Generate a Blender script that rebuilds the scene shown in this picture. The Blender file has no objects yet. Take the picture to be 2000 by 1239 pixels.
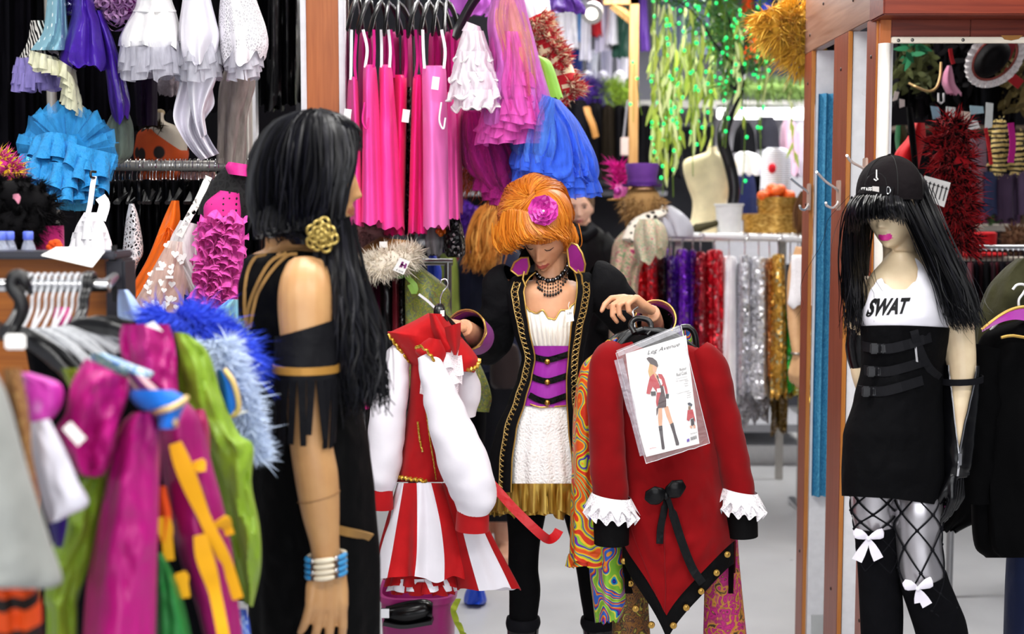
import bpy, bmesh, math, random
from math import sin, cos, pi, radians, exp, sqrt
from mathutils import Vector, Matrix, noise
from mathutils.bvhtree import BVHTree
V = Vector
sc = bpy.context.scene
col = sc.collection
# ------------------------------------------------------------------ camera, world, light, exposure
F, CAMZ, PITCH = 2600.0, 1.60, radians(4.6)
cam = bpy.data.cameras.new('camera')
cam.sensor_width = 36.0
cam.lens = F * 36.0 / 2000.0
cam.clip_start = 0.05
cam.dof.use_dof = True
cam.dof.focus_distance = 3.66
cam.dof.aperture_fstop = 2.7
cam.dof.aperture_blades = 0
cam_o = bpy.data.objects.new('camera', cam)
cam_o.location = (0, 0, CAMZ)
cam_o.rotation_euler = (pi / 2 - PITCH, 0, 0)
col.objects.link(cam_o)
sc.camera = cam_o
world = bpy.data.worlds.new('world')
world.use_nodes = True
world.node_tree.nodes['Background'].inputs[0].default_value = (0.9, 0.95, 1.0, 1)
world.node_tree.nodes['Background'].inputs[1].default_value = 0.1
sc.world = world
sc.view_settings.view_transform = 'Standard'
sc.view_settings.look = 'None'
sc.view_settings.exposure = 0.0
sc.view_settings.gamma = 1.0
sc.view_settings.use_curve_mapping = False
def area(name, loc, rot, sx, sy, power, colr=(1, 0.98, 0.95)):
 l = bpy.data.lights.new(name, 'AREA')
 l.shape = 'RECTANGLE'
 l.size, l.size_y = sx, sy
 l.energy = power
 l.color = colr
 o = bpy.data.objects.new(name, l)
 o.location, o.rotation_euler = loc, rot
 col.objects.link(o)
 return o
# rows of fluorescent ceiling fittings, all hanging under the ceiling above the frame
for (lx, ly, lp) in ((-1.3, 0.6, 50), (0.9, 0.9, 55), (-0.2, 2.6, 52), (-2.3, 3.4, 22), (1.9, 3.2, 30),
                     (0.6, 5.2, 56), (-1.2, 5.2, 28), (2.9, 5.6, 16), (0.3, 7.6, 66), (2.2, 7.9, 62), (1.2, 9.6, 66)):
 area('ceiling_fitting_light', (lx, ly, 3.05), (0, 0, 0), 1.5, 0.35, lp)
# unseen frontal fill light, added behind the camera to brighten what faces it
area('front_fill_light', (0.2, -1.5, 1.9), (pi / 2, 0, 0), 4.2, 1.9, 95, (0.95, 0.97, 1.0))
# ------------------------------------------------------------------ pixel <-> world
_cp, _sp = cos(PITCH), sin(PITCH)
def P(px, py, D):
 x, y = (px - 1000.0) / F, -(py - 619.5) / F
 dy = _cp + y * _sp
 k = D / dy
 return V((x * k, D, CAMZ + (-_sp + y * _cp) * k))
def zpx(z, D):
 """row at which a point of height z at depth D is seen"""
 t = (z - CAMZ) / D
 y = (t * _cp + _sp) / (_cp - t * _sp)
 return 619.5 - y * F
def lerp(a, b, t): return a + (b - a) * t
def clamp(x, a=0.0, b=1.0): return max(a, min(b, x))
def sstep(a, b, x):
 t = clamp((x - a) / (b - a)); return t * t * (3 - 2 * t)
def gs(x, s): return exp(-(x / s) ** 2)
def nz(x, y=0.0, z=0.0): return noise.noise(V((x, y, z)))
def cat(pts, n):
 """Catmull-Rom through equal-length tuples / vectors, n samples"""
 pts = [tuple(p) for p in pts]
 if len(pts) == 1: return [pts[0]] * n
 out, m = [], len(pts) - 1
 for i in range(n):
  u = i / (n - 1) * m
  k = min(int(u), m - 1)
  t = u - k
  p1, p2 = pts[k], pts[k + 1]
  p0 = pts[k - 1] if k > 0 else tuple(2 * a - b for a, b in zip(p1, p2))
  p3 = pts[k + 2] if k + 2 <= m else tuple(2 * b - a for a, b in zip(p1, p2))
  out.append(tuple(0.5 * (2 * b + (c - a) * t + (2 * a - 5 * b + 4 * c - d) * t * t + (3 * b - a - 3 * c + d) * t ** 3)
                         for a, b, c, d in zip(p0, p1, p2, p3)))
 return out
def resamp(r, m):
 """m radii / widths from one number or a list of any length"""
 if not isinstance(r, (list, tuple)): return [r] * m
 k = len(r)
 if k == m: return list(r)
 return [lerp(r[min(int(i / (m - 1) * (k - 1)), k - 2)], r[min(int(i / (m - 1) * (k - 1)), k - 2) + 1], i / (m - 1) * (k - 1) - min(int(i / (m - 1) * (k - 1)), k - 2)) for i in range(m)]
# ------------------------------------------------------------------ mesh builder
class MB:
 def __init__(s): s.v, s.f, s.m = [], [], []
 def add(s, vs, fs, mi=0):
  b = len(s.v)
  s.v.extend(vs)
  for k, f in enumerate(fs):
   s.f.append(tuple(i + b for i in f))
   s.m.append(mi if isinstance(mi, int) else mi[k])
  return s
 def grid(s, rows, wrap=False, mi=0, mif=None):
  nr, nc = len(rows), len(rows[0])
  vs = [p for r in rows for p in r]
  fs, ms = [], []
  for i in range(nr - 1):
   for j in range(nc if wrap else nc - 1):
    j2 = (j + 1) % nc
    fs.append((i * nc + j, i * nc + j2, (i + 1) * nc + j2, (i + 1) * nc + j))
    ms.append(mif(i / (nr - 1), j / nc) if mif else mi)
  return s.add(vs, fs, ms)
 def cap(s, ring, mi=0):
  c = sum(ring, V()) / len(ring)
  n = len(ring)
  return s.add(list(ring) + [c], [(i, (i + 1) % n, n) for i in range(n)], mi)
 def tube(s, pts, rad, n=8, caps=True, mi=0, flat=None, up=None):
  """pts: Vectors; rad: number or list; flat=(a,b): ellipse factors along side / up"""
  pts = [V(p) for p in pts]
  m = len(pts)
  rad = resamp(rad, m)
  fa, fb = flat or (1, 1)
  side, rings = None, []
  for i in range(m):
   t = (pts[min(i + 1, m - 1)] - pts[max(i - 1, 0)])
   if t.length < 1e-9: t = V((0, 0, 1))
   t.normalize()
   if side is None:
    u = V(up) if up else (V((0, 0, 1)) if abs(t.z) < .9 else V((0, 1, 0)))
    side = t.cross(u).normalized()
   else:
    side = (side - t * side.dot(t))
    if side.length < 1e-6: side = t.orthogonal()
    side.normalize()
   u = side.cross(t)
   rings.append([pts[i] + side * (cos(2 * pi * k / n) * rad[i] * fa) + u * (sin(2 * pi * k / n) * rad[i] * fb) for k in range(n)])
  s.grid(rings, True, mi)
  if caps and n > 2:
   s.cap(rings[0][::-1], mi); s.cap(rings[-1], mi)
  return s
 def box(s, lo, hi, mi=0, bev=0.0):
  x0, y0, z0 = lo; x1, y1, z1 = hi
  vs = [V((x, y, z)) for z in (z0, z1) for y in (y0, y1) for x in (x0, x1)]
  if bev:
   b = bmesh.new()
   bv = [b.verts.new(p) for p in vs]
   for f in ((0, 2, 3, 1), (4, 5, 7, 6), (0, 1, 5, 4), (2, 6, 7, 3), (0, 4, 6, 2), (1, 3, 7, 5)):
    b.faces.new([bv[i] for i in f])
   bmesh.ops.bevel(b, geom=list(b.edges), offset=bev, segments=2, affect='EDGES')
   b.verts.index_update()
   s.add([v.co.copy() for v in b.verts], [tuple(v.index for v in f.verts) for f in b.faces], mi)
   b.free()
   return s
  return s.add(vs, [(0, 2, 3, 1), (4, 5, 7, 6), (0, 1, 5, 4), (2, 6, 7, 3), (0, 4, 6, 2), (1, 3, 7, 5)], mi)
 def ell(s, c, r, n=20, m=14, R=None, mi=0):
  rows = []
  for i in range(m + 1):
   th = pi * i / m
   rows.append([])
   for j in range(n):
    ph = 2 * pi * j / n
    p = V((r[0] * sin(th) * cos(ph), r[1] * sin(th) * sin(ph), r[2] * cos(th)))
    rows[-1].append(V(c) + (R @ p if R else p))
  return s.grid(rows, True, mi)
 def lathe(s, prof, c, n=24, mi=0, R=None):
  rows = []
  for (r, z) in prof:
   rows.append([])
   for j in range(n):
    p = V((r * cos(2 * pi * j / n), r * sin(2 * pi * j / n), z))
    rows[-1].append(V(c) + (R @ p if R else p))
  return s.grid(rows, True, mi)
 def strip(s, pts, wid, nrm, thick=0.0015, mi=0):
  """flat band of real thickness along pts; wid number/list; nrm: facing direction (Vector or list)"""
  pts = [V(p) for p in pts]
  m = len(pts)
  wid = resamp(wid, m)
  rows = []
  for i in range(m):
   t = (pts[min(i + 1, m - 1)] - pts[max(i - 1, 0)]).normalized()
   n = V(nrm[min(i, len(nrm) - 1)] if isinstance(nrm, list) else nrm)
   sd = t.cross(n).normalized()
   n = sd.cross(t).normalized()
   w = wid[i] / 2
   rows.append([pts[i] - sd * w - n * thick, pts[i] + sd * w - n * thick, pts[i] + sd * w + n * thick, pts[i] - sd * w + n * thick])
  s.grid(rows, True, mi)
  s.add(rows[0], [(0, 1, 2, 3)], mi); s.add(rows[-1], [(3, 2, 1, 0)], mi)
  return s
 def poly(s, pts, thick, nrm, mi=0):
  """extruded polygon"""
  n = V(nrm).normalized() * thick
  k = len(pts)
  a = [V(p) for p in pts]
  b = [p - n for p in a]
  s.add(a + b, [tuple(range(k)), tuple(range(2 * k - 1, k - 1, -1))] + [(i, i + k, (i + 1) % k + k, (i + 1) % k) for i in range(k)], mi)
  return s
 def bvh(s): return BVHTree.FromPolygons(s.v, s.f)
 def mesh(s, name, mats, loc=V((0, 0, 0)), smooth=True):
  me = bpy.data.meshes.new(name)
  me.from_pydata([v - loc for v in s.v], [], s.f)
  for m_ in (mats if isinstance(mats, (list, tuple)) else [mats]): me.materials.append(m_)
  me.polygons.foreach_set('use_smooth', [smooth] * len(s.f))
  if max(s.m, default=0): me.polygons.foreach_set('material_index', s.m)
  me.update()
  if smooth: me.set_sharp_from_angle(angle=.85)
  return me
def hit(bv, px, py, eps=0.004, fallback=None):
 """point where the sight line through px,py meets a surface, lifted off it"""
 o = V((0, 0, CAMZ))
 d = (P(px, py, 5.0) - o).normalized()
 p, n, i, dist = bv.ray_cast(o, d)
 if p is None:
  return P(px, py, fallback) if fallback else None
 return p - d * eps
def wloc(o):
 l = V((0, 0, 0))
 while o is not None:
  l += V(o.location); o = o.parent
 return l
def link(name, me, parent=None, loc=None):
 o = bpy.data.objects.new(name, me)
 if loc is not None: o.location = loc
 if parent is not None: o.parent = parent
 col.objects.link(o)
 return o
def tag(o, label=None, cat_=None, group=None, kind=None):
 for k, v_ in (('label', label), ('category', cat_), ('group', group), ('kind', kind)):
  if v_: o[k] = v_
 return o
def thing(name, label, cat_, loc, group=None):
 o = link(name, None, None, loc)
 o.empty_display_size = 0.05
 return tag(o, label, cat_, group)
def part(name, mb, mats, parent, label=None, kind=None, smooth=True):
 me = mb.mesh(name, mats, wloc(parent), smooth)
 return tag(link(name, me, parent), label, None, None, kind)
def single(name, mb, mats, label, cat_, group=None, kind=None, smooth=True):
 lo = V((min(v.x for v in mb.v), min(v.y for v in mb.v), min(v.z for v in mb.v)))
 hi = V((max(v.x for v in mb.v), max(v.y for v in mb.v), max(v.z for v in mb.v)))
 loc = V(((lo.x + hi.x) / 2, (lo.y + hi.y) / 2, lo.z))
 return tag(link(name, mb.mesh(name, mats, loc, smooth), None, loc), label, cat_, group, kind)
def struct(name, mb, mats, parent=None, smooth=False):
 if parent is not None: return part(name, mb, mats, parent, smooth=smooth)
 return tag(link(name, mb.mesh(name, mats, V((0, 0, 0)), smooth)), kind='structure')
def copytree(o, delta, label=None, parent=None):
 c = o.copy(); col.objects.link(c)
 if parent is not None: c.parent = parent
 else:
  c.location = V(o.location) + V(delta)
  if label: c['label'] = label
 for ch in o.children: copytree(ch, (0, 0, 0), None, c)
 return c
# ------------------------------------------------------------------ cloth forms
def rows_at(rows, m):
 rr = []
 for r in rows:
  r = tuple(r)
  if len(r) == 3: r = (r[1], r[0], r[2], r[0], 0.0, 1.0)
  elif len(r) == 4: r = r + (0.0, 1.0)
  elif len(r) == 5: r = r + (1.0,)
  rr.append(r)
 return cat(rr, m)
def loft(mb, rows, D, th, n=56, m=36, a0=-pi, a1=pi, folds=0, amp=(0.0, 0.0), seed=0, wr=0.0, hem=0.0, mi=0, mif=None, caps=False, lean=0.0, twist=0.6):
 """closed (or part-open) cloth or body form.  rows: (y,xl,xr) or (xl,yl,xr,yr[,dD[,thickness factor]]) in photo pixels at depth D"""
 R = rows_at(rows, m)
 full = (a1 - a0) > 2 * pi - 1e-3
 rings = []
 rnd = random.Random(seed)
 ph = rnd.uniform(0, 6.28); ph2 = rnd.uniform(0, 6.28)
 for i, (xl, yl, xr, yr, dD, tf) in enumerate(R):
  t = i / (m - 1)
  A = lerp(amp[0], amp[1], t)
  ring = []
  for j in range(n):
   a = a0 + (a1 - a0) * j / (n if full else n - 1)
   s_, c_ = sin(a), cos(a)
   w = 0.0
   if folds:
    aw = a + twist * nz(cos(a) * 1.3 + seed, sin(a) * 1.3, t * 1.2)
    w = A * (0.72 * sin(folds * aw + ph) + 0.38 * sin((folds * 2 - 3) * aw + ph2 + t * 1.5))
   u = (s_ * (1 + w) + 1) / 2
   px, py = lerp(xl, xr, u), lerp(yl, yr, u)
   DD = D + dD - th * tf * c_ * (1 + w * 1.6) + lean * t
   if wr:
    DD += wr * (nz(px * .018 + seed * 3.1, py * .010, a) + .5 * nz(px * .05, py * .03 + seed, a * 2))
   if hem: py += hem * t * t * nz(a * 2.3 + seed, seed * 1.7)
   ring.append(P(px, py, DD))
  rings.append(ring)
 mb.grid(rings, full, mi, mif)
 if caps and full:
  mb.cap(rings[0][::-1], mi); mb.cap(rings[-1], mi)
 return mb
def sheet(mb, Lp, Rp, D, waves, amp, seed=0, n=44, m=40, skew=1.2):
 """hanging cloth panel between two edge lines (px,py), rippling in depth"""
 A, B = cat(Lp, m), cat(Rp, m)
 fr = [[P(lerp(a[0], b[0], j / (n - 1)), lerp(a[1], b[1], j / (n - 1)), D + amp * (.3 + .7 * i / (m - 1)) * sin(waves * 2 * pi * j / (n - 1) + skew * i / m * 3 + seed) + .3 * amp * nz(i * .09, j * .09, seed)) for j in range(n)] for i, (a, b) in enumerate(zip(A, B))]
 mb.grid(fr); mb.grid([[p + V((0, .003, 0)) for p in r] for r in fr])
 return mb
def limb(mb, pts, n=16, m=None, mi=0, caps=True, flat=None, wr=0.0, seed=0):
 """tapered tube through (px,py,D,radius in metres)"""
 q = cat(pts, m or max(8, 5 * len(pts)))
 w = [P(a, b, c) for a, b, c, r in q]
 b0 = len(mb.v)
 mb.tube(w, [r for *_, r in q], n, caps, mi, flat)
 if wr:
  for k in range(b0, len(mb.v)):
   v = mb.v[k]
   mb.v[k] = v + V((nz(v.x * 16 + seed, v.y * 16, v.z * 22), nz(v.x * 16, v.y * 16 + seed, v.z * 20 + 7), 0)) * wr
 return mb
def wpath(pts, n):
 """smooth world path through (px,py,D)"""
 return [V(P(*p)) for p in cat(pts, n)]
def frill(mb, path, drop, h, amp, freq, seed=0, rows=4, mi=0, out=None):
 """gathered strip hanging along a world path.  drop: direction of its height"""
 drop = V(drop).normalized()
 n = len(path)
 L = 0.0
 Rw = [[] for _ in range(rows)]
 for j in range(n):
  if j: L += (path[j] - path[j - 1]).length
  t = (path[min(j + 1, n - 1)] - path[max(j - 1, 0)]).normalized()
  o = V(out) if out is not None else t.cross(drop)
  if o.length < 1e-6: o = V((0, -1, 0))
  o.normalize()
  for i in range(rows):
   k = i / (rows - 1)
   w = sin(L * freq + seed) * .7 + .6 * nz(L * freq * .35, seed, k)
   hh = h * (1 + .25 * nz(L * freq * .3, seed * 2.1))
   Rw[i].append(path[j] + drop * (hh * k) + o * (amp * (k ** .7) * w) + t * (amp * .5 * k * cos(L * freq + seed)))
 mb.grid(Rw, False, mi)
 return mb
def ring_path(rows, k, D, th, n=70, a0=-pi, a1=pi, grow=1.0):
 """world ring at fraction k down a set of loft rows"""
 R = rows_at(rows, 41)
 xl, yl, xr, yr, dD, tf = R[int(round(k * 40))]
 out = []
 for j in range(n):
  a = a0 + (a1 - a0) * j / (n - 1)
  u = (sin(a) * grow + 1) / 2
  out.append(P(lerp(xl, xr, u), lerp(yl, yr, u), D + dD - th * tf * cos(a) * grow))
 return out
def fluff(mb, pts, L, w, n, rnd, bend=.5, mi=0, grav=0.0, seg=3):
 """n tapering hairs / barbs rooted on (point, normal) pairs"""
 for _ in range(n):
  p, nr = rnd.choice(pts)
  d = (nr + V((rnd.gauss(0, .5), rnd.gauss(0, .5), rnd.gauss(0, .5))) * bend)
  if d.length < 1e-5: continue
  d.normalize()
  l = L * rnd.uniform(.6, 1.25)
  sd = d.cross(V((rnd.gauss(0, 1), rnd.gauss(0, 1), rnd.gauss(0, 1)))).normalized() * (w * rnd.uniform(.6, 1.3))
  cv = V((rnd.gauss(0, .3), rnd.gauss(0, .3), rnd.gauss(0, .3) - grav))
  vs = []
  for i in range(seg):
   k = i / seg
   q = p + d * (l * k) + cv * (l * k * k)
   vs += [q - sd * (1 - k * .75), q + sd * (1 - k * .75)]
  vs.append(p + d * l + cv * l)
  fs = [(2 * i, 2 * i + 1, 2 * i + 3, 2 * i + 2) for i in range(seg - 1)] + [(2 * seg - 2, 2 * seg - 1, 2 * seg)]
  mb.add(vs, fs, mi)
 return mb
def surf_pts(mb, n, rnd):
 """random (point, normal) pairs of a builder"""
 out = []
 for _ in range(n):
  f = rnd.choice(mb.f)
  a, b, c = mb.v[f[0]], mb.v[f[1]], mb.v[f[2]]
  nr = (b - a).cross(c - a)
  if nr.length < 1e-12: continue
  u, w = rnd.random(), rnd.random()
  q = a.lerp(b, u).lerp(mb.v[f[-1]].lerp(c, u), w)
  out.append((q, nr.normalized()))
 return out
def outward(pairs, c):
 return [(p, n if n.dot(p - c) > 0 else -n) for p, n in pairs]
def fused(mb, voxel, it=4):
 """one continuous skin out of overlapping closed forms"""
 me = mb.mesh('temp', [], V((0, 0, 0)))
 o = bpy.data.objects.new('temp', me)
 col.objects.link(o)
 r = o.modifiers.new('r', 'REMESH'); r.mode = 'VOXEL'; r.voxel_size = voxel
 s = o.modifiers.new('s', 'SMOOTH'); s.factor = .5; s.iterations = it
 bpy.context.view_layer.update()
 dg = bpy.context.evaluated_depsgraph_get()
 e = o.evaluated_get(dg)
 m2 = e.to_mesh()
 out = MB()
 out.v = [v.co.copy() for v in m2.vertices]
 out.f = [tuple(p.vertices) for p in m2.polygons]
 out.m = [0] * len(out.f)
 e.to_mesh_clear()
 bpy.data.objects.remove(o)
 bpy.data.meshes.remove(me)
 return out
def frame3(fwd, up):
 """columns: x = subject's left, y = forward, z = up"""
 f = V(fwd).normalized()
 u = V(up); u = (u - f * u.dot(f)).normalized()
 x = f.cross(u)
 return Matrix((x, f, u)).transposed()
def head(mb, c, R, s=1.0, n=110, m=84, nose=1.0, lids=0.0):
 """sculpted head; c at ear height"""
 rows = []
 for i in range(m + 1):
  th = pi * i / m
  row = []
  for j in range(n):
   q = j / n * 2 * pi
   ph = q + .55 * sin(q)
   ph = ph + pi
   x, y, z = .0745 * sin(th) * sin(ph), -.096 * sin(th) * cos(ph), .116 * cos(th)
   y = -y
   jt = clamp((-z - .012) / .104)
   x *= 1 - .40 * jt ** 1.4
   if y < 0: y *= 1 - .62 * jt
   else: y = y * (1 + .02 * jt)
   fr = sstep(.02, .06, y + .35 * max(0, .0 - z) * 0)
   if y > 0:
    ax = abs(x)
    y += .030 * sstep(-.02, -.105, z) * gs(x, .040) * fr
    rise = clamp((.016 - z) / .052)
    drop = 1 - sstep(-.040, -.050, z) if z < -.036 else 1
    if z < .016: y += nose * .023 * gs(x, .0085 + .003 * rise) * (rise ** 1.2) * (1 - sstep(.036, .050, -z))
    y += nose * .007 * gs(ax - .011, .006) * gs(z + .040, .007)
    y -= .0085 * gs(ax - .031, .015) * gs(z - .003, .012)
    y += lids * .0055 * gs(ax - .031, .012) * gs(z - .001, .0075)
    y += .0045 * gs(ax - .028, .02) * gs(z - .022, .008)
    y += .0072 * gs(x, .018) * (gs(z + .0635, .0042) * (1 - .18 * gs(x, .004)) + 1.05 * gs(z + .0745, .0048))
    y -= .0040 * gs(x, .022) * gs(z + .0690, .0017)
    y -= .0050 * gs(x, .022) * gs(z + .0860, .0055)
    y += .0065 * gs(x, .017) * gs(z + .101, .011)
    y += .0045 * gs(ax - .040, .018) * gs(z + .022, .020)
    y -= .002 * gs(x, .006) * gs(z + .055, .005)
   row.append(V(c) + R @ (V((x, y, z)) * s))
  rows.append(row)
 mb.grid(rows, True)
 for sx in (-1, 1):
  e = V(c) + R @ (V((sx * .074, -.008, -.012)) * s)
  mb.ell(e, (.007 * s, .017 * s, .030 * s), 10, 8, R)
 return mb
def lip_faces(body, c, R, s, mat_i=1, hw=.024):
 """give the lips their own material slot"""
 Ri = R.transposed()
 for k, f in enumerate(body.f):
  p = Ri @ (body.v[f[0]] - V(c)) / s
  if p.y > .05 and abs(p.x) < hw:
   top = -.0595 - .0022 * gs(p.x, .004) - .2 * max(0, abs(p.x) - .008)
   bot = -.0795 + 14 * p.x * p.x
   if bot < p.z < top: body.m[k] = mat_i
def hand(mb, wrist, fdir, pnorm, thumb_side, s=1.0, curl=(.5, .5, .5, .5), spread=.07, thumb=(.55, .35)):
 """palm, four unequal fingers and a thumb. fdir: to the knuckles, pnorm: out of the palm (fingers curl to it), thumb_side: lateral"""
 f = V(fdir).normalized()
 p = V(pnorm); p = (p - f * p.dot(f)).normalized()
 l = f.cross(p).normalized()
 if l.dot(V(thumb_side)) < 0: l = -l
 W = V(wrist)
 ln = (.044, .049, .045, .034)
 for k in range(4):
  off = (1.5 - k) * .0205
  base = W + f * (.088 - .006 * abs(k - 1.2)) * s + l * off * s - p * (.004 * abs(k - 1.3)) * s
  mb.tube([W + l * off * .55 * s + f * .0 * s, W + f * .045 * s + l * off * .85 * s, base], [.0135 * s, .0145 * s, .0112 * s], 10)
  ang = 0.0
  q, d = base, f
  pts, rs = [base - f * .01 * s, base], [.0105 * s, .0104 * s]
  sp = (1.5 - k) * spread
  for seg, (fr, ck) in enumerate(((1.0, 1.0), (.62, 1.15), (.48, .7))):
   ang += curl[k] * ck
   d = (f * cos(ang) + p * sin(ang) + l * sp * cos(ang)).normalized()
   q = q + d * ln[k] * fr * s
   pts.append(q); rs.append((.0094, .0086, .0066)[seg] * s)
  mb.tube(pts, rs, 10)
  mb.ell(pts[-1], (.0066 * s,) * 3, 8, 6)
 a, b = thumb
 t0 = W + f * .018 * s + l * .020 * s
 d1 = (f * cos(a) + l * sin(a) + p * .35).normalized()
 t1 = t0 + d1 * .046 * s
 d2 = (d1 * cos(b) + (f * .7 - l * .5 + p * .5).normalized() * sin(b)).normalized()
 t2 = t1 + d2 * .034 * s
 t3 = t2 + (d2 + p * .2).normalized() * .025 * s
 mb.tube([t0, t1, t2, t3], [.0165 * s, .0125 * s, .0105 * s, .0075 * s], 10)
 mb.ell(t3, (.0076 * s,) * 3, 8, 6)
 return mb
def txt(body, size, shear=0.0, extr=0.0004, bold=0.0):
 """flat lettering as 2-D mesh data: (verts (x,y), faces), origin at its lower left, height = size"""
 cu = bpy.data.curves.new('txt', 'FONT')
 cu.body = body; cu.size = 1.0; cu.shear = shear; cu.offset = bold
 cu.resolution_u = 3
 o = bpy.data.objects.new('txt', cu)
 col.objects.link(o)
 bpy.context.view_layer.update()
 e = o.evaluated_get(bpy.context.evaluated_depsgraph_get())
 me = e.to_mesh()
 b = bmesh.new(); b.from_mesh(me)
 bmesh.ops.triangulate(b, faces=b.faces[:])
 b.verts.index_update()
 vs = [(v.co.x, v.co.y) for v in b.verts]
 fs = [tuple(v.index for v in f.verts) for f in b.faces]
 b.free(); e.to_mesh_clear()
 bpy.data.objects.remove(o); bpy.data.curves.remove(cu)
 x0 = min(v[0] for v in vs); x1 = max(v[0] for v in vs)
 y0 = min(v[1] for v in vs); y1 = max(v[1] for v in vs)
 return [((x - x0) / (x1 - x0), (y - y0) / (y1 - y0)) for x, y in vs], fs
def lettering(mb, body, quad, shear=0.0, mi=0, bold=0.0):
 """words filling a 3-D quad (lower-left, lower-right, upper-right, upper-left) or a callable (u,v)->point"""
 vs, fs = txt(body, 1.0, shear, bold=bold)
 if callable(quad): pts = [quad(u, w) for u, w in vs]
 else:
  a, b, c, d = [V(q) for q in quad]
  pts = [a.lerp(b, u).lerp(d.lerp(c, u), w) for u, w in vs]
 mb.add(pts, fs, mi)
 return mb
# ------------------------------------------------------------------ materials (all procedural)
_mc = {}
def lin(h):
 h = h.lstrip('#')
 c = [int(h[i:i + 2], 16) / 255 for i in (0, 2, 4)]
 return tuple(x / 12.92 if x <= .04045 else ((x + .055) / 1.055) ** 2.4 for x in c) + (1,)
class NT:
 def __init__(s, name):
  s.mat = bpy.data.materials.new(name); s.mat.use_nodes = True
  s.t = s.mat.node_tree; s.n = s.t.nodes
  s.b = s.n['Principled BSDF']; s.out = s.n['Material Output']
 def new(s, typ, **kw):
  n = s.n.new(typ)
  for k, v_ in kw.items():
   if k.startswith('i_'):
    n.inputs[k[2:].replace('_', ' ')].default_value = v_
   else: setattr(n, k, v_)
  return n
 def l(s, a, b): s.t.links.new(a, b)
 def coord(s, scale=(1, 1, 1), rot=(0, 0, 0)):
  c = s.new('ShaderNodeTexCoord'); m = s.new('ShaderNodeMapping')
  m.inputs['Scale'].default_value = scale; m.inputs['Rotation'].default_value = rot
  s.l(c.outputs['Object'], m.inputs['Vector'])
  return m.outputs[0]
 def ramp(s, fac, stops, interp='LINEAR'):
  r = s.new('ShaderNodeValToRGB'); cr = r.color_ramp; cr.interpolation = interp
  while len(cr.elements) < len(stops): cr.elements.new(.5)
  for e, (p, c) in zip(cr.elements, stops):
   e.position = p; e.color = lin(c) if isinstance(c, str) else c
  s.l(fac, r.inputs[0])
  return r.outputs[0]
 def bump(s, h, strength=.3, dist=.002):
  b = s.new('ShaderNodeBump'); b.inputs['Strength'].default_value = strength; b.inputs['Distance'].default_value = dist
  s.l(h, b.inputs['Height']); s.l(b.outputs[0], s.b.inputs['Normal'])
 def alpha(s, sock):
  """let a pattern cut real holes in thin cloth"""
  s.l(sock, s.b.inputs['Alpha'])
def setp(t, **kw):
 for k, v_ in kw.items(): t.b.inputs[k].default_value = v_
def fab(c, rough=.8, sheen=0.15, spec=.25, bump=.25, bscale=14.0, var=.10):
 """woven cloth: slight tone drift and creases"""
 key = ('fab', c, rough, sheen, spec, bump, bscale)
 if key in _mc: return _mc[key]
 t = NT('cloth_' + c.strip('#'))
 v = t.coord()
 n = t.new('ShaderNodeTexNoise', i_Scale=bscale, i_Detail=4.0)
 t.l(v, n.inputs['Vector'])
 L = lin(c)
 lo = tuple(x * (1 - var) for x in L[:3]) + (1,)
 hi = tuple(min(1, x * (1 + var)) for x in L[:3]) + (1,)
 t.l(t.ramp(n.outputs[0], [(.3, lo), (.7, hi)]), t.b.inputs['Base Color'])
 setp(t, Roughness=rough)
 dk = max(L[:3]) < .02
 t.b.inputs['Sheen Weight'].default_value = 0 if dk else sheen * .25
 t.b.inputs['Specular IOR Level'].default_value = spec * (.35 if dk else .7)
 if bump: t.bump(n.outputs[0], bump, .02)
 _mc[key] = t.mat
 return t.mat
def satin(c, rough=.32, bump=.5): return fab(c, rough, .05, .55, bump, 9.0, .06)
def plain(c, rough=.5, metal=0.0, spec=.5, coat=0.0):
 key = ('plain', c, rough, metal, spec, coat)
 if key in _mc: return _mc[key]
 t = NT('plain_' + c.strip('#'))
 v = t.coord()
 n = t.new('ShaderNodeTexNoise', i_Scale=35.0, i_Detail=3.0)
 t.l(v, n.inputs['Vector'])
 L = lin(c)
 t.l(t.ramp(n.outputs[0], [(.3, tuple(x * .95 for x in L[:3]) + (1,)), (.7, tuple(min(1, x * 1.04) for x in L[:3]) + (1,))]), t.b.inputs['Base Color'])
 setp(t, Roughness=rough, Metallic=metal)
 t.b.inputs['Specular IOR Level'].default_value = spec
 t.b.inputs['Coat Weight'].default_value = coat
 _mc[key] = t.mat
 return t.mat
def skin(c, rough=.5, sss=.0):
 key = ('skin', c, rough)
 if key in _mc: return _mc[key]
 t = NT('skin_' + c.strip('#'))
 v = t.coord()
 n = t.new('ShaderNodeTexNoise', i_Scale=22.0, i_Detail=5.0)
 t.l(v, n.inputs['Vector'])
 L = lin(c)
 t.l(t.ramp(n.outputs[0], [(.35, (L[0] * .94, L[1] * .88, L[2] * .86, 1)), (.68, (min(1, L[0] * 1.05), L[1] * 1.04, L[2] * 1.04, 1))]), t.b.inputs['Base Color'])
 setp(t, Roughness=rough)
 t.b.inputs['Subsurface Weight'].default_value = sss
 t.b.inputs['Subsurface Radius'].default_value = (.01, .004, .002)
 _mc[key] = t.mat
 return t.mat
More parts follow.
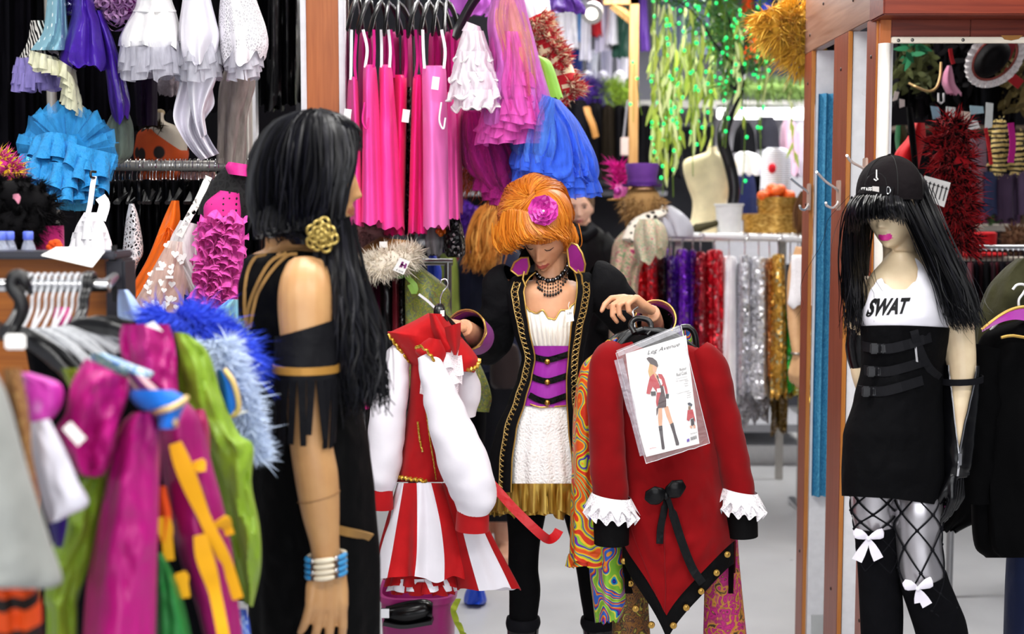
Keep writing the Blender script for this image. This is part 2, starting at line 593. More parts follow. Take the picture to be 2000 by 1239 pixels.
def sequin(c, scale=150.0, rough=.3, metal=.5, c2=None):
 key = ('seq', c, scale)
 if key in _mc: return _mc[key]
 t = NT('sequin_' + c.strip('#'))
 v = t.coord()
 vo = t.new('ShaderNodeTexVoronoi', i_Scale=scale)
 t.l(v, vo.inputs['Vector'])
 sub = t.new('ShaderNodeVectorMath', operation='SUBTRACT'); sub.inputs[1].default_value = (.5, .5, .5)
 t.l(vo.outputs['Color'], sub.inputs[0])
 scl = t.new('ShaderNodeVectorMath', operation='SCALE'); scl.inputs['Scale'].default_value = 1.6
 t.l(sub.outputs[0], scl.inputs[0])
 g = t.new('ShaderNodeNewGeometry')
 add = t.new('ShaderNodeVectorMath', operation='ADD')
 t.l(scl.outputs[0], add.inputs[0]); t.l(g.outputs['Normal'], add.inputs[1])
 nm = t.new('ShaderNodeVectorMath', operation='NORMALIZE')
 t.l(add.outputs[0], nm.inputs[0]); t.l(nm.outputs[0], t.b.inputs['Normal'])
 L = lin(c)
 sep = t.new('ShaderNodeSeparateColor'); t.l(vo.outputs['Color'], sep.inputs[0])
 t.l(t.ramp(sep.outputs[1], [(.0, tuple(x * .7 for x in L[:3]) + (1,)), (.75, L), (.84, tuple(min(1, x * 1.4 + .04) for x in L[:3]) + (1,)), (.88, tuple(min(1, x * 1.6 + .55) for x in L[:3]) + (1,))]), t.b.inputs['Base Color'])  # near-white cells are sparkle glints painted into the base colour
 setp(t, Roughness=rough, Metallic=metal)
 _mc[key] = t.mat
 return t.mat
def sheer(c, a=.45, rough=.9, vein=0.0, fscale=60.0):
 """tulle / organza: thin see-through net"""
 key = ('sheer', c, a, vein)
 if key in _mc: return _mc[key]
 t = NT('tulle_' + c.strip('#'))
 v = t.coord((1, 1, .25))
 n = t.new('ShaderNodeTexNoise', i_Scale=fscale, i_Detail=3.0)
 t.l(v, n.inputs['Vector'])
 L = lin(c)
 t.l(t.ramp(n.outputs[0], [(.3, tuple(x * .9 for x in L[:3]) + (1,)), (.7, tuple(min(1, x * 1.1) for x in L[:3]) + (1,))]), t.b.inputs['Base Color'])
 al = t.new('ShaderNodeMapRange'); al.inputs['From Min'].default_value = .25; al.inputs['From Max'].default_value = .75
 al.inputs['To Min'].default_value = a * .75; al.inputs['To Max'].default_value = min(1, a * 1.25)
 t.l(n.outputs[0], al.inputs['Value'])
 t.alpha(al.outputs[0])
 setp(t, Roughness=rough)
 t.b.inputs['Sheen Weight'].default_value = .05
 _mc[key] = t.mat
 return t.mat
def lace(c, scale=110.0, back=.25, edge=.12):
 """flower net: voronoi cells with open eyes"""
 key = ('lace', c, scale, back)
 if key in _mc: return _mc[key]
 t = NT('lace_' + c.strip('#'))
 v = t.coord()
 nd = t.new('ShaderNodeTexNoise', i_Scale=scale * .12, i_Detail=2.0)
 t.l(v, nd.inputs['Vector'])
 vo = t.new('ShaderNodeTexVoronoi', feature='DISTANCE_TO_EDGE', i_Scale=scale)
 t.l(v, vo.inputs['Vector'])
 mr = t.new('ShaderNodeMapRange'); mr.inputs['From Min'].default_value = edge; mr.inputs['From Max'].default_value = edge + .06
 mr.inputs['To Min'].default_value = 1.0; mr.inputs['To Max'].default_value = back
 t.l(vo.outputs['Distance'], mr.inputs['Value'])
 fl = t.new('ShaderNodeMapRange'); fl.inputs['From Min'].default_value = .52; fl.inputs['From Max'].default_value = .60
 t.l(nd.outputs[0], fl.inputs['Value'])
 mx = t.new('ShaderNodeMath', operation='MAXIMUM')
 t.l(mr.outputs[0], mx.inputs[0]); t.l(fl.outputs[0], mx.inputs[1])
 t.alpha(mx.outputs[0])
 t.b.inputs['Base Color'].default_value = lin(c)
 setp(t, Roughness=.85)
 _mc[key] = t.mat
 return t.mat
def bands(name, stops, scale=9.0, dist=6.0, det=1.5, interp='CONSTANT', rot=(0, 0, 0), rough=.55, stretch=(1, 1, 1), dscale=1.0, spec=.3):
 """marbled or striped print: a distorted wave through a colour ramp"""
 if name in _mc: return _mc[name]
 t = NT(name)
 v = t.coord(stretch, rot)
 w = t.new('ShaderNodeTexWave', i_Scale=scale, i_Distortion=dist, i_Detail=det)
 w.inputs['Detail Scale'].default_value = dscale
 t.l(v, w.inputs['Vector'])
 t.l(t.ramp(w.outputs['Fac'], stops, interp), t.b.inputs['Base Color'])
 setp(t, Roughness=rough)
 t.b.inputs['Specular IOR Level'].default_value = spec
 _mc[name] = t.mat
 return t.mat
def cells(name, stops, scale=40.0, feature='F1', interp='LINEAR', rough=.7, rand=1.0, stretch=(1, 1, 1), metal=0.0, out='Distance', warp=0.0):
 """spots, rosettes, paisley: voronoi distance through a ramp"""
 if name in _mc: return _mc[name]
 t = NT(name)
 v = t.coord(stretch)
 if warp:
  nd = t.new('ShaderNodeTexNoise', i_Scale=scale * .5, i_Detail=2.0)
  t.l(v, nd.inputs['Vector'])
  mx = t.new('ShaderNodeMix', data_type='VECTOR'); mx.inputs[0].default_value = warp
  t.l(v, mx.inputs[4]); t.l(nd.outputs['Color'], mx.inputs[5])
  v = mx.outputs[1]
 vo = t.new('ShaderNodeTexVoronoi', feature=feature, i_Scale=scale, i_Randomness=rand)
 t.l(v, vo.inputs['Vector'])
 t.l(t.ramp(vo.outputs[out], stops, interp), t.b.inputs['Base Color'])
 setp(t, Roughness=rough, Metallic=metal)
 _mc[name] = t.mat
 return t.mat
def wood(name, c1, c2, rough=.4, scale=6.0, axis='z', spec=.4):
 if name in _mc: return _mc[name]
 t = NT(name)
 st = {'z': (14, 14, .7), 'x': (.7, 14, 14), 'y': (14, .7, 14)}[axis]
 v = t.coord(st)
 n = t.new('ShaderNodeTexNoise', i_Scale=scale, i_Detail=6.0, i_Distortion=.6)
 t.l(v, n.inputs['Vector'])
 t.l(t.ramp(n.outputs[0], [(.3, c1), (.7, c2)]), t.b.inputs['Base Color'])
 setp(t, Roughness=rough)
 t.b.inputs['Specular IOR Level'].default_value = spec
 t.bump(n.outputs[0], .05, .003)
 _mc[name] = t.mat
 return t.mat
def clear(name='clear_plastic', c='#ffffff', a=.09, rough=.12):
 """thin clear film: mostly open, with a gloss and small creases"""
 key = ('clear', name)
 if key in _mc: return _mc[key]
 t = NT(name)
 v = t.coord()
 n = t.new('ShaderNodeTexNoise', i_Scale=38.0, i_Detail=3.0, i_Distortion=.8)
 t.l(v, n.inputs['Vector'])
 t.bump(n.outputs[0], .55, .02)
 t.b.inputs['Base Color'].default_value = lin(c)
 setp(t, Roughness=rough, Alpha=a)
 t.b.inputs['Specular IOR Level'].default_value = .5
 t.b.inputs['Coat Weight'].default_value = .15
 _mc[key] = t.mat
 return t.mat
def glow(name, c, e):
 key = ('glow', name)
 if key in _mc: return _mc[key]
 t = NT(name)
 t.b.inputs['Base Color'].default_value = lin(c)
 t.b.inputs['Emission Color'].default_value = lin(c)
 t.b.inputs['Emission Strength'].default_value = e
 _mc[key] = t.mat
 return t.mat
BLACK = fab('#0b0b0e', .9, .05, .15, .3, 20)
BLACK2 = fab('#121216', .75, .1, .2, .3, 12)
BLKSATIN = satin('#08080b', .35)
BLKLEATHER = plain('#060608', .22, 0, .35)
BLKPLASTIC = plain('#0d0d0f', .3, 0, .5)
CHROME = plain('#d8d8da', .16, 1.0)
STEEL = plain('#9a9a9c', .3, 1.0)
GOLDTHREAD = plain('#c09a4e', .38, .75)
GOLDBTN = plain('#b08a45', .28, 1.0)
WHITE = fab('#f2f1f5', .8, .1, .2, .15, 12, .03)
WHITESATIN = satin('#f3f2f0', .35)
PAPER = plain('#f4f3f0', .6, 0, .3)
WHITEPAINT = plain('#eceef2', .45)
CLEARHANGER = clear('clear_hanger_plastic', '#d6d8dc', .55, .1)
HAIRBLK = plain('#060608', .36, 0, .3)
HAIRBLK2 = plain('#0e0e14', .34, 0, .38)
INKBLK = plain('#101012', .7, 0, .2)
# ================================================================== the setting
rnd = random.Random(4)
XL, XR, YF, YB, ZC = -3.6, 5.6, -1.6, 10.8, 3.75
def floor_mat():
 t = NT('vinyl_floor')
 v = t.coord((1, 1, 1))
 n = t.new('ShaderNodeTexNoise', i_Scale=2.2, i_Detail=6.0)
 t.l(v, n.inputs['Vector'])
 t.l(t.ramp(n.outputs[0], [(.3, '#b4b5b9'), (.7, '#c4c5c8')]), t.b.inputs['Base Color'])
 r = t.new('ShaderNodeMapRange'); r.inputs['To Min'].default_value = .22; r.inputs['To Max'].default_value = .4
 t.l(n.outputs[0], r.inputs['Value']); t.l(r.outputs[0], t.b.inputs['Roughness'])
 return t.mat
struct('floor', MB().box((XL, YF, -.08), (XR, YB, 0)), floor_mat())
struct('ceiling', MB().box((XL, YF, ZC), (XR, YB, ZC + .1)), plain('#c9c9c9', .9))
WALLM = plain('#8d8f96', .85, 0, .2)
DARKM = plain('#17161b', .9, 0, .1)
struct('wall_left', MB().box((XL - .1, YF, 0), (XL, YB, ZC)), WALLM)
struct('wall_right', MB().box((XR, YF, 0), (XR + .1, YB, ZC)), WALLM)
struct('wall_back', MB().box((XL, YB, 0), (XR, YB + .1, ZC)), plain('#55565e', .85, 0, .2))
struct('wall_front', MB().box((XL, YF - .1, 0), (XR, YF, ZC)), WALLM)
struct('partition_wall', MB().box((XL, 5.35, 0), (-.86, 5.45, 3.3)), DARKM)
WOODO = wood('orange_cherry_wood', '#a85a26', '#c06e36', .42, 5)
WOODR = wood('red_cherry_wood', '#7c3a24', '#954c36', .38, 5)
WOODRX = wood('red_cherry_header_wood', '#5e1c0c', '#7c2f18', .38, 5, 'x')
WOODE = wood('orange_wood_edge', '#b8702a', '#c88442', .4, 5)
WOODB = wood('brown_shop_wood', '#8a4a12', '#a8621f', .45, 4, 'x')
WOODSIDE = wood('grained_side_wood', '#7f5a4c', '#a07c6c', .3, 4, 'y')
def pbox(mb, x0, y0, x1, y1, D0, D1, mi=0, bev=0.0):
 """upright block whose front face fills a photo rectangle at depth D0 and runs back to D1"""
 a, b = P(x0, y1, D0), P(x1, y0, D0)
 return mb.box((a.x, D0, a.z), (b.x, D1, b.z), mi, bev)
# wood end panel of the left shelving, with its two white edge trims
D = 4.5
p0, p1 = P(597, 0, D), P(661, 0, D)
t = thing('shelf_end_panel', 'upright orange wood end panel with white edge trims beside the hot pink slips', 'panel', V(((p0.x + p1.x) / 2, D, 0)))
part('board', MB().box((p0.x, D, 0), (p1.x, D + .03, 3.2), 0, .003), WOODO, t, smooth=False)
e0 = P(586, 0, D).x; e1 = P(673, 0, D).x
part('edge_trim', MB().box((e0, D - .008, 0), (p0.x, D + .036, 3.2), 0, .004), WHITEPAINT, t, smooth=False)
part('edge_trim', MB().box((p1.x, D - .008, 0), (e1, D + .036, 3.2), 0, .004), WHITEPAINT, t, smooth=False)
# ------------------------------------------------------------------ fitting cabin at the right
bx = 1.06
t = thing('fitting_cabin', 'wooden fitting cabin with white panels, hooks and a cream framed opening', 'cabin', V((1.9, 4.3, 0)))
ztop = 3.1
def post(ya, yb, x=bx, nm='post'):
 o = part(nm, MB().box((x, ya, 0), (x + .0135, yb, 2.16), 0, .002), WOODR, t, smooth=False)
 part('edge_band', MB().box((x + .001, ya - .006, 0), (x + .0135, ya - .0002, 2.16)), WOODE, o, smooth=False)
 for z_ in (2.05, 1.62, .35):
  part('screw', MB().ell((x - .0005, ya + (yb - ya) * .45, z_), (.003, .006, .006), 10, 6), plain('#241208', .5), o)
post(3.93, 4.03)
post(4.24, 4.42, bx - .004)
post(4.76, 4.87, bx - .002)
part('side_header', MB().box((bx, 3.93, 2.161), (bx + .035, 4.88, ztop), 0, .002), WOODSIDE, t, smooth=False)
for (yy, zz) in ((4.2, 2.25), (4.6, 2.3), (4.8, 2.22), (4.05, 2.4)):
 part('screw', MB().ell((bx - .0005, yy, zz), (.003, .006, .006), 10, 6), plain('#241208', .5), t)
part('white_panel', MB().box((bx + .0145, 4.245, 0), (bx + .14, 4.262, 2.16)), WHITEPAINT, t, smooth=False)
part('white_panel', MB().box((bx + .0145, 4.745, 0), (bx + .22, 4.762, 2.16)), WHITEPAINT, t, smooth=False)
part('knob', MB().lathe([(.0, .03), (.019, .03), (.022, .022), (.011, .018), (.010, 0)], P(1690, 181, 4.244), 20, 0, Matrix.Rotation(-pi / 2, 3, 'X')), plain('#c9c9c6', .3, .4), t)
part('base_board', MB().box((bx + .03, 4.735, 0), (bx + .22, 4.7445, .13)), plain('#c2c6c6', .5), t, smooth=False)
# front: corner stile, header, cream mirror frame
x0 = P(1703, 0, 3.9).x
part('corner_stile', MB().box((bx + .036, 3.9, 0), (P(1721, 0, 3.9).x, 3.93, 2.19), 0, .002), WOODO, t, smooth=False)
zt, zb = P(1850, 37, 3.9).z, P(1850, 71, 3.9).z
for (a, b) in ((bx + .036, P(1897, 0, 3.9).x - .0008), (P(1897, 0, 3.9).x + .0008, 2.5)):
 part('header_board', MB().box((a, 3.9, zb), (b, 3.93, zt + .03), 0, .002), WOODRX, t, smooth=False)
part('top_box', MB().box((P(1726, 0, 3.8).x, 3.8, P(0, 29, 3.8).z), (2.5, 3.95, 2.9), 0, .004), WOODRX, t, smooth=False)
part('painted_shade_strip', MB().box((bx + .036, 3.88, zt + .031), (2.5, 3.93, ztop)), plain('#160b06', .7), t, smooth=False)  # solid dark strip, coloured as the shade between header and top box
CREAM = plain('#e6dccb', .45)
za, zc_ = P(0, 72, 3.885).z, P(0, 84, 3.885).z
part('frame_top', MB().box((P(1744, 0, 3.885).x, 3.885, zc_), (2.5, 3.9, za), 0, .002), CREAM, t, smooth=False)
ring = []
mbf = MB()
xa, xb = P(1720, 0, 3.885).x, P(1744, 0, 3.885).x
for i in range(2):
 z_ = (0.02, P(0, 84, 3.885).z)[i]
 ring.append([V((lerp(xa, xb, .5) + (xb - xa) / 2 * cos(pi * k / 12), 3.9 - .02 * sin(pi * k / 12), z_)) for k in range(13)])
part('frame_side', mbf.grid(ring), plain('#efe9e0', .4), t)
for px_ in (1755, 1782, 1881):
 part('screw', MB().ell(P(px_, 78 + (px_ == 1755), 3.884), (.005, .002, .005), 12, 6), plain('#6d6a66', .4, .8), t)
mbc = MB().poly([P(1955, 69, 3.883), P(1962, 77, 3.883), P(1975, 79, 3.883), (P(1990, 76, 3.883)), P(1998, 69, 3.883)], .001, (0, -1, 0))
part('torn_corner', mbc, plain('#9a6a35', .9), t, smooth=False)
# right-hand back side of the cabin inside
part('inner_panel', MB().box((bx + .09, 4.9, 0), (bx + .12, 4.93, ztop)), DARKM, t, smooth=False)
def wall_hook(pts, lbl, r=.0042):
 h = thing('coat_hook', lbl, 'hook', P(*pts[2]), None)
 q = wpath(pts, 30)
 part('wire', MB().tube(q, r, 8), plain('#dcdcdc', .25, .5), h)
 b = P(*pts[2])
 part('plate', MB().box((b.x - .004, b.y - .02, b.z - .06), (b.x + .003, b.y + .02, b.z + .035), 0, .002), plain('#b99c8d', .3, 0, .6), h, smooth=False)
wall_hook([(1595, 336, 4.05), (1613, 355, 4.13), (1638, 374, 4.23), (1637, 396, 4.22), (1627, 406, 4.12), (1615, 402, 4.05), (1613, 396, 4.03)], 'silver wire hook on the wooden post before the blue curtain')
wall_hook([(1654, 304, 3.78), (1664, 317, 3.84), (1690, 332, 3.93), (1700, 352, 3.925), (1694, 365, 3.86), (1686, 360, 3.82), (1684, 355, 3.8)], 'silver wire hook beside the black cap, on the white cabin panel')
wall_hook([(1543, 348, 4.62), (1560, 362, 4.68), (1580, 378, 4.74), (1580, 398, 4.735), (1572, 410, 4.66), (1564, 408, 4.62), (1562, 402, 4.6)], 'silver wire hook on the farthest cabin post')
# blue velvet curtain in the cabin's far opening
CURT = cells('blue_crushed_velvet', [(.0, '#1c5f8a'), (.3, '#2f84b0'), (.7, '#5aaed2')], 60, 'SMOOTH_F1', rough=.7, stretch=(1, 1, .45), warp=.4)
zc0, zc1 = P(1612, 182, 4.7).z, P(1612, 972, 4.7).z
rows = []
for i in range(30):
 z_ = lerp(zc0, zc1, i / 29)
 rows.append([V((bx + .017 + .15 * j / 40, 4.715 + .014 * sin(j * .8 + .5 * nz(i * .1, j * .1)), z_)) for j in range(41)])
m_ = MB().grid(rows)
rows2 = [[p + V((0, .008, 0)) for p in r] for r in rows]
m_.grid(rows2)
single('blue_curtain', m_, CURT, 'blue crushed velvet curtain hanging in the fitting cabin doorway', 'curtain')
# ================================================================== far background
def gar(name, label, rows, D, th, mat, cat_='garment', group=None, folds=7, amp=(.02, .10), seed=None, wr=.006, hem=8, n=56, m=30, mif=None, lean=0.0, parts=None):
 """a hanging garment: one cloth form, plus optional parts [(name, builder, material)]"""
 seed = rnd.randint(0, 9999) if seed is None else seed
 mb = loft(MB(), rows, D, th, n, m, folds=folds, amp=amp, seed=seed, wr=wr, hem=hem, mif=mif, lean=lean)
 if not parts:
  return single(name, mb, mat, label, cat_, group)
 c = rows_at(rows, 3)[2]
 t = thing(name, label, cat_, P((c[0] + c[2]) / 2, c[1], D), group)
 part('cloth', mb, mat, t)
 for p in parts: part(p[0], p[1], p[2], t)
 return t
# shelf unit along the back wall
SHELFM = plain('#b9b6b4', .5)
t = thing('back_shelf', 'long pale wall shelf carrying the shoes, feather boas and gear at the back', 'shelf', V((.9, 9.5, 0)))
for (pa, pb, yy) in ((1060, 1235, 160), (1235, 1590, 196)):
 a, b = P(pa, yy, 9.1), P(pb, yy, 9.1)
 part('board', MB().box((a.x, 9.1, a.z - .05), (b.x, 10.7, a.z)), SHELFM, t, smooth=False)
for px_ in (1068, 1238, 1588):
 a = P(px_, 0, 9.12)
 part('upright', MB().box((a.x - .02, 9.12, 0), (a.x + .02, 9.17, 3.3)), plain('#9c9794', .5), t, smooth=False)
part('back_board', MB().box((P(1060, 0, 10).x, 10.0, 0), (P(1235, 0, 10).x, 10.05, P(0, 170, 10).z)), DARKM, t, smooth=False)
part('base_plinth', MB().box((P(1195, 0, 8.3).x, 8.3, 0), (P(1600, 0, 8.3).x, 9.0, .12)), plain('#e8e8e8', .5), t, smooth=False)
part('base_shelf', MB().box((P(1195, 0, 8.2).x, 8.2, .22), (P(1600, 0, 8.2).x, 9.0, .27)), plain('#9d9ea4', .5), t, smooth=False)
part('lit_panel', MB().box((P(1400, 0, 9.9).x, 9.9, 1.2), (P(1600, 0, 9.9).x, 9.95, P(0, 205, 9.9).z)), plain('#c9c9d2', .6), t, smooth=False)
ltube = MB()
pbox(ltube, 1402, 212, 1578, 232, 8.9, 8.96, 0, .01)
t = thing('shelf_lamp', 'bright fluorescent strip lamp glowing under the shelf behind the light tree', 'lamp', P(1490, 232, 8.9))
part('diffuser', ltube, glow('fluorescent_diffuser', '#ffffff', 3.0), t)
h_ = MB(); pbox(h_, 1400, 204, 1580, 211, 8.88, 8.99)
part('housing', h_, WHITEPAINT, t, smooth=False)
area('shelf_lamp_light', P(1490, 240, 9.1), (0, 0, 0), 1.0, .25, 14)
# clothes hanging high at the back
top = [('#e9e7f0', 1078, 1108, 108, 'white'), ('#f0eef6', 1100, 1128, 96, 'white'), ('#3a86c8', 1118, 1142, 82, 'sky blue'), ('#d5d3e2', 1136, 1152, 118, 'lilac white'),
       ('#b5121f', 1150, 1174, 70, 'red'), ('#c9c3dc', 1166, 1196, 100, 'pale lilac'), ('#e4e1ee', 1186, 1204, 88, 'white'), ('#1d4a3c', 1200, 1232, 112, 'dark green')]
for i, (c, a, b, y1, nm) in enumerate(top):
 w = (b - a)
 gar('dress', f'{nm} dress number hanging high against the back wall'.replace(' number', ', ' + ('first', 'second', 'third', 'fourth', 'fifth', 'sixth', 'seventh', 'eighth')[i] + ' in the far row,'),
  [(-40, a + w * .3, b - w * .3), (10, a, b), (y1 * .6, a - 3, b + 3), (y1, a - 5, b + 4)], 8.9 + .05 * (i % 3), .10, satin(c, .4), 'dress', 'dresses hanging high on the back wall', 6, (.03, .16), i, hem=10, n=36, m=16)
shoes = [(1085, 130, '#e9e9ef', 'white'), (1120, 128, '#1e3c8c', 'royal blue'), (1150, 132, '#eef0f4', 'pale'), (1178, 130, '#b9b6c6', 'grey lilac'), (1210, 134, '#d9d7e0', 'silver white')]
for i, (px_, py_, c, nm) in enumerate(shoes):
 m_ = MB()
 z_ = P(px_, 158, 9.2).z
 x_ = P(px_, 158, 9.2).x
 m_.tube([V((x_ + .02, 9.3, z_ + .03)), V((x_, 9.2, z_ + .035)), V((x_ - .03, 9.1, z_ + .026))], [.032, .038, .022], 12)
 m_.tube([V((x_ + .03, 9.31, z_ + .03)), V((x_ + .03, 9.31, z_ + .13)), V((x_ + .03, 9.3, z_ + .22))], [.034, .036, .045], 12)
 m_.box((x_ + .018, 9.29, z_ + .0), (x_ + .042, 9.325, z_ + .04))
 single('boot', m_, satin(c, .3), f'{nm} costume boot on the high back shelf above the feather boas', 'boot', 'boots on the back shelf')
# feather boas on the shelf edge
def boa(name, label, path, r, L, n, c, c2=None, group=None, w=.006, grav=.2):
 mb = MB(); n = int(n * 1.9); w *= .5; L *= .8
 base = MB().tube(path, r, 8)
 mb.tube(path, r * .8, 8)
 pr = []
 for k in range(len(path) - 1):
  d = (path[k + 1] - path[k]).normalized()
  for _ in range(10):
   a = rnd.uniform(0, 6.28)
   u = d.orthogonal().normalized(); w_ = d.cross(u)
   nn = u * cos(a) + w_ * sin(a)
   pr.append((path[k].lerp(path[k + 1], rnd.random()) + nn * r * .7, nn))
 fluff(mb, pr, L, w, n, rnd, .55, 0, grav)
 mats = [fab(c, .8, .3)]
 if c2:
  mats.append(fab(c2, .8, .3))
  mb.m = [1 if (k // 3) % 2 and rnd.random() < .8 else 0 for k in range(len(mb.f))]
 return single(name, mb, mats, label, 'boa', group)
boa('feather_boa', 'purple feather boa draped along the far shelf edge', wpath([(1116, 188, 8.8), (1135, 172, 8.8), (1165, 180, 8.8), (1178, 172, 8.8)], 14), .05, .11, 700, '#4a2f8e')
boa('feather_boa', 'lime green feather boa draped on the far shelf beside the purple one', wpath([(1178, 186, 8.8), (1200, 178, 8.8), (1235, 182, 8.8)], 14), .045, .09, 700, '#8fae3a')
boa('feather_boa', 'olive green garland along the shelf behind the hanging light strands', wpath([(1300, 178, 8.7), (1400, 172, 8.7), (1500, 172, 8.7), (1578, 176, 8.7)], 24), .045, .08, 1100, '#7e9c55')
boa('feather_boa', 'big golden yellow feather boa hanging from above beside the cabin', wpath([(1505, 20, 5.0), (1530, 60, 4.98), (1562, 30, 5.0), (1556, 85, 4.98), (1572, 108, 4.98), (1574, 40, 5.0)], 30), .045, .085, 2600, '#dcae3c', None, None, .008)
# black bags, belts and jackets hanging under the purple boa
for i, (a, b, y0, y1, c) in enumerate(((1112, 1150, 195, 285, '#100f14'), (1146, 1178, 200, 330, '#131114'), (1176, 1200, 205, 350, '#1d1710'), (1198, 1222, 205, 365, '#0e0d11'), (1220, 1246, 205, 345, '#17151a'), (1245, 1275, 205, 360, '#0d0c10'), (1272, 1300, 210, 350, '#121016'), (1296, 1330, 210, 345, '#0b0a0e'))):
 nm = ('short black', 'long black', 'brown black', 'narrow black', 'grey black', 'slim black', 'charcoal', 'deep black')[i]
 gar('jacket', f'{nm} jacket in the dark row beneath the far boas, {("first","second","third","fourth","fifth","sixth","seventh","last")[i]} along', [(y0, a + 8, b - 8), (y0 + 20, a, b), (y1, a - 2, b + 3)], 8.7 + .06 * (i % 2), .1, fab(c, .7, .1), 'jacket', 'dark jackets under the back shelf', 5, (.02, .12), i, n=36, m=14)
m_ = MB()
m_.tube(wpath([(1146, 210, 8.5), (1150, 225, 8.48), (1158, 245, 8.48), (1164, 268, 8.5)], 12), .025, 8, flat=(1, .5))
single('wooden_sandal', m_, plain('#b07a3c', .6), 'tan curved shoe sole hanging among the black bags', 'shoe')
# the paper bag on a cord
t = thing('gift_bag', 'small pale paper bag hanging by long cords from the shelf', 'bag', P(1228, 305, 8.2))
m_ = MB(); pbox(m_, 1213, 268, 1240, 304, 8.2, 8.26, 0, .004)
part('bag', m_, plain('#cdb9b4', .8), t, smooth=False)
part('cord', MB().tube(wpath([(1218, 268, 8.21), (1222, 230, 8.21), (1226, 196, 8.21)], 8), .006, 6), plain('#8b8890', .6), t)
part('cord', MB().tube(wpath([(1236, 268, 8.21), (1232, 230, 8.21), (1228, 196, 8.21)], 8), .006, 6), plain('#8b8890', .6), t)
# raw timber post with a brace
t = thing('timber_frame', 'raw pine timber post with a diagonal brace in the middle distance', 'post', V((P(1240, 0, 8.0).x, 8.0, 0)))
PINE = wood('raw_pine', '#a9773f', '#c49a66', .7, 4)
a, b = P(1231, 0, 8.0).x, P(1248, 0, 8.0).x
part('post', MB().box((a, 8.0, 0), (b, 8.06, 3.3)), PINE, t, smooth=False)
part('beam', MB().box((P(1180, 0, 8).x, 8.0, P(0, 8, 8).z), (b, 8.06, P(0, -12, 8).z)), PINE, t, smooth=False)
part('brace', MB().tube([P(1195, 8, 8.03), P(1238, 42, 8.03)], .028, 4, flat=(1, 1)), PINE, t, smooth=False)
# spotlight
t = thing('spotlight', 'white clip spotlight pointing down above the blue dress', 'lamp', P(1150, 40, 7.4))
d_ = (P(1145, 42, 7.2) - P(1166, 12, 7.4)).normalized()
part('housing', MB().tube([P(1166, 12, 7.4), P(1166, 12, 7.4) + d_ * .06, P(1166, 12, 7.4) + d_ * .12], [.02, .05, .06], 16), plain('#c9c9cc', .3, .3), t)
part('bulb', MB().ell(P(1166, 12, 7.4) + d_ * .115, (.034, .034, .034), 14, 10), glow('spot_bulb', '#fff6e8', 3.0), t)
gar('dress', 'short dark purple ruffled skirt hem hanging at the top near the spotlight', [(-60, 1080, 1110), (-20, 1072, 1118), (10, 1062, 1138), (24, 1066, 1138)], 5.6, .09, satin('#3a1a63', .4), 'skirt', None, 9, (.04, .14), 5, n=70, m=14)
gar('costume', 'grey blue pinstripe gown hanging behind the strands of the light tree', [(-60, 1310, 1370), (0, 1290, 1395), (60, 1284, 1402), (112, 1278, 1404)], 9.0, .13, bands('pinstripe_blue', [(0, '#76809e'), (.5, '#8d98b6'), (.8, '#5c6684')], 30, 1.5, rot=(0, 0, .2)), 'dress', None, 8, (.03, .1), 9)
gar('costume', 'bright orange ruffled costume hanging behind the tree crown', [(-50, 1455, 1480), (10, 1450, 1482), (60, 1446, 1490), (118, 1440, 1498)], 8.9, .1, satin('#e4561b', .5), 'dress', None, 9, (.05, .2), 3)
gar('costume', 'royal blue costume hanging by the orange one at the back', [(-40, 1478, 1500), (0, 1474, 1506), (42, 1476, 1510)], 8.8, .09, satin('#1b35b8', .5), 'dress', None, 7, (.05, .14), 4)
gar('costume', 'purple sash hanging beside the pine post', [(-40, 1250, 1262), (40, 1248, 1266), (100, 1252, 1270)], 8.6, .05, satin('#5a2c98', .5), 'sash', None, 5, (.05, .14), 6)
gar('costume', 'deep green sparkle dress behind the pine post', [(-40, 1404, 1430), (10, 1400, 1440), (70, 1396, 1444)], 8.9, .08, fab('#4c6e1e'), 'dress', None, 7, (.05, .14), 8)
# under the strip lamp: lit alcove with clothes
alc = [('tee', 'grey and white striped tee with a red lip print', [(288, 1500, 1530), (300, 1490, 1545), (340, 1488, 1546), (372, 1486, 1544)], bands('grey_stripe_tee', [(0, '#e9e9f0'), (.55, '#9a9bb0')], 26, 0, rot=(0, pi / 2, 0)), 7.9),
       ('dress', 'pale pink dress in the lit alcove', [(232, 1534, 1546), (250, 1526, 1556), (300, 1522, 1560), (342, 1524, 1560)], satin('#e3b5cf', .6), 8.6),
       ('top', 'white ruffled top in the lit alcove', [(296, 1445, 1462), (306, 1436, 1484), (340, 1440, 1490)], WHITE, 8.0),
       ('dress', 'navy blue dress beneath the white ruffled top', [(332, 1440, 1470), (370, 1436, 1476), (430, 1434, 1480)], fab('#1c2350'), 8.2),
       ('top', 'black cape in the lit alcove beside the tree trunk', [(238, 1448, 1464), (260, 1436, 1474), (300, 1432, 1480)], BLACK2, 8.5),
       ('top', 'dark grey jacket in the lit alcove', [(228, 1486, 1510), (250, 1478, 1520), (292, 1480, 1522)], fab('#2a2a34'), 8.5),
       ('dress', 'silver grey dress at the bright alcove edge', [(240, 1558, 1570), (290, 1552, 1576), (345, 1552, 1578)], satin('#cfcad8', .5), 8.7),
       ('top', 'black sequinned jacket beside the gold boxes', [(330, 1478, 1500), (350, 1470, 1512), (400, 1470, 1514)], BLACK2, 8.3)]
for i, (nm, lb, rw, mt, D_) in enumerate(alc):
 gar(nm, lb + ', under the strip lamp' if 'alcove' not in lb else lb, rw, D_, .08, mt, nm, None, 5, (.02, .1), i + 40, n=36, m=14)
m_ = MB().ell(P(1508, 329, 7.8), (.024, .012, .03), 12, 8)
single('rosette', m_, fab('#c41f2e'), 'small red rosette on the striped tee', 'rosette')
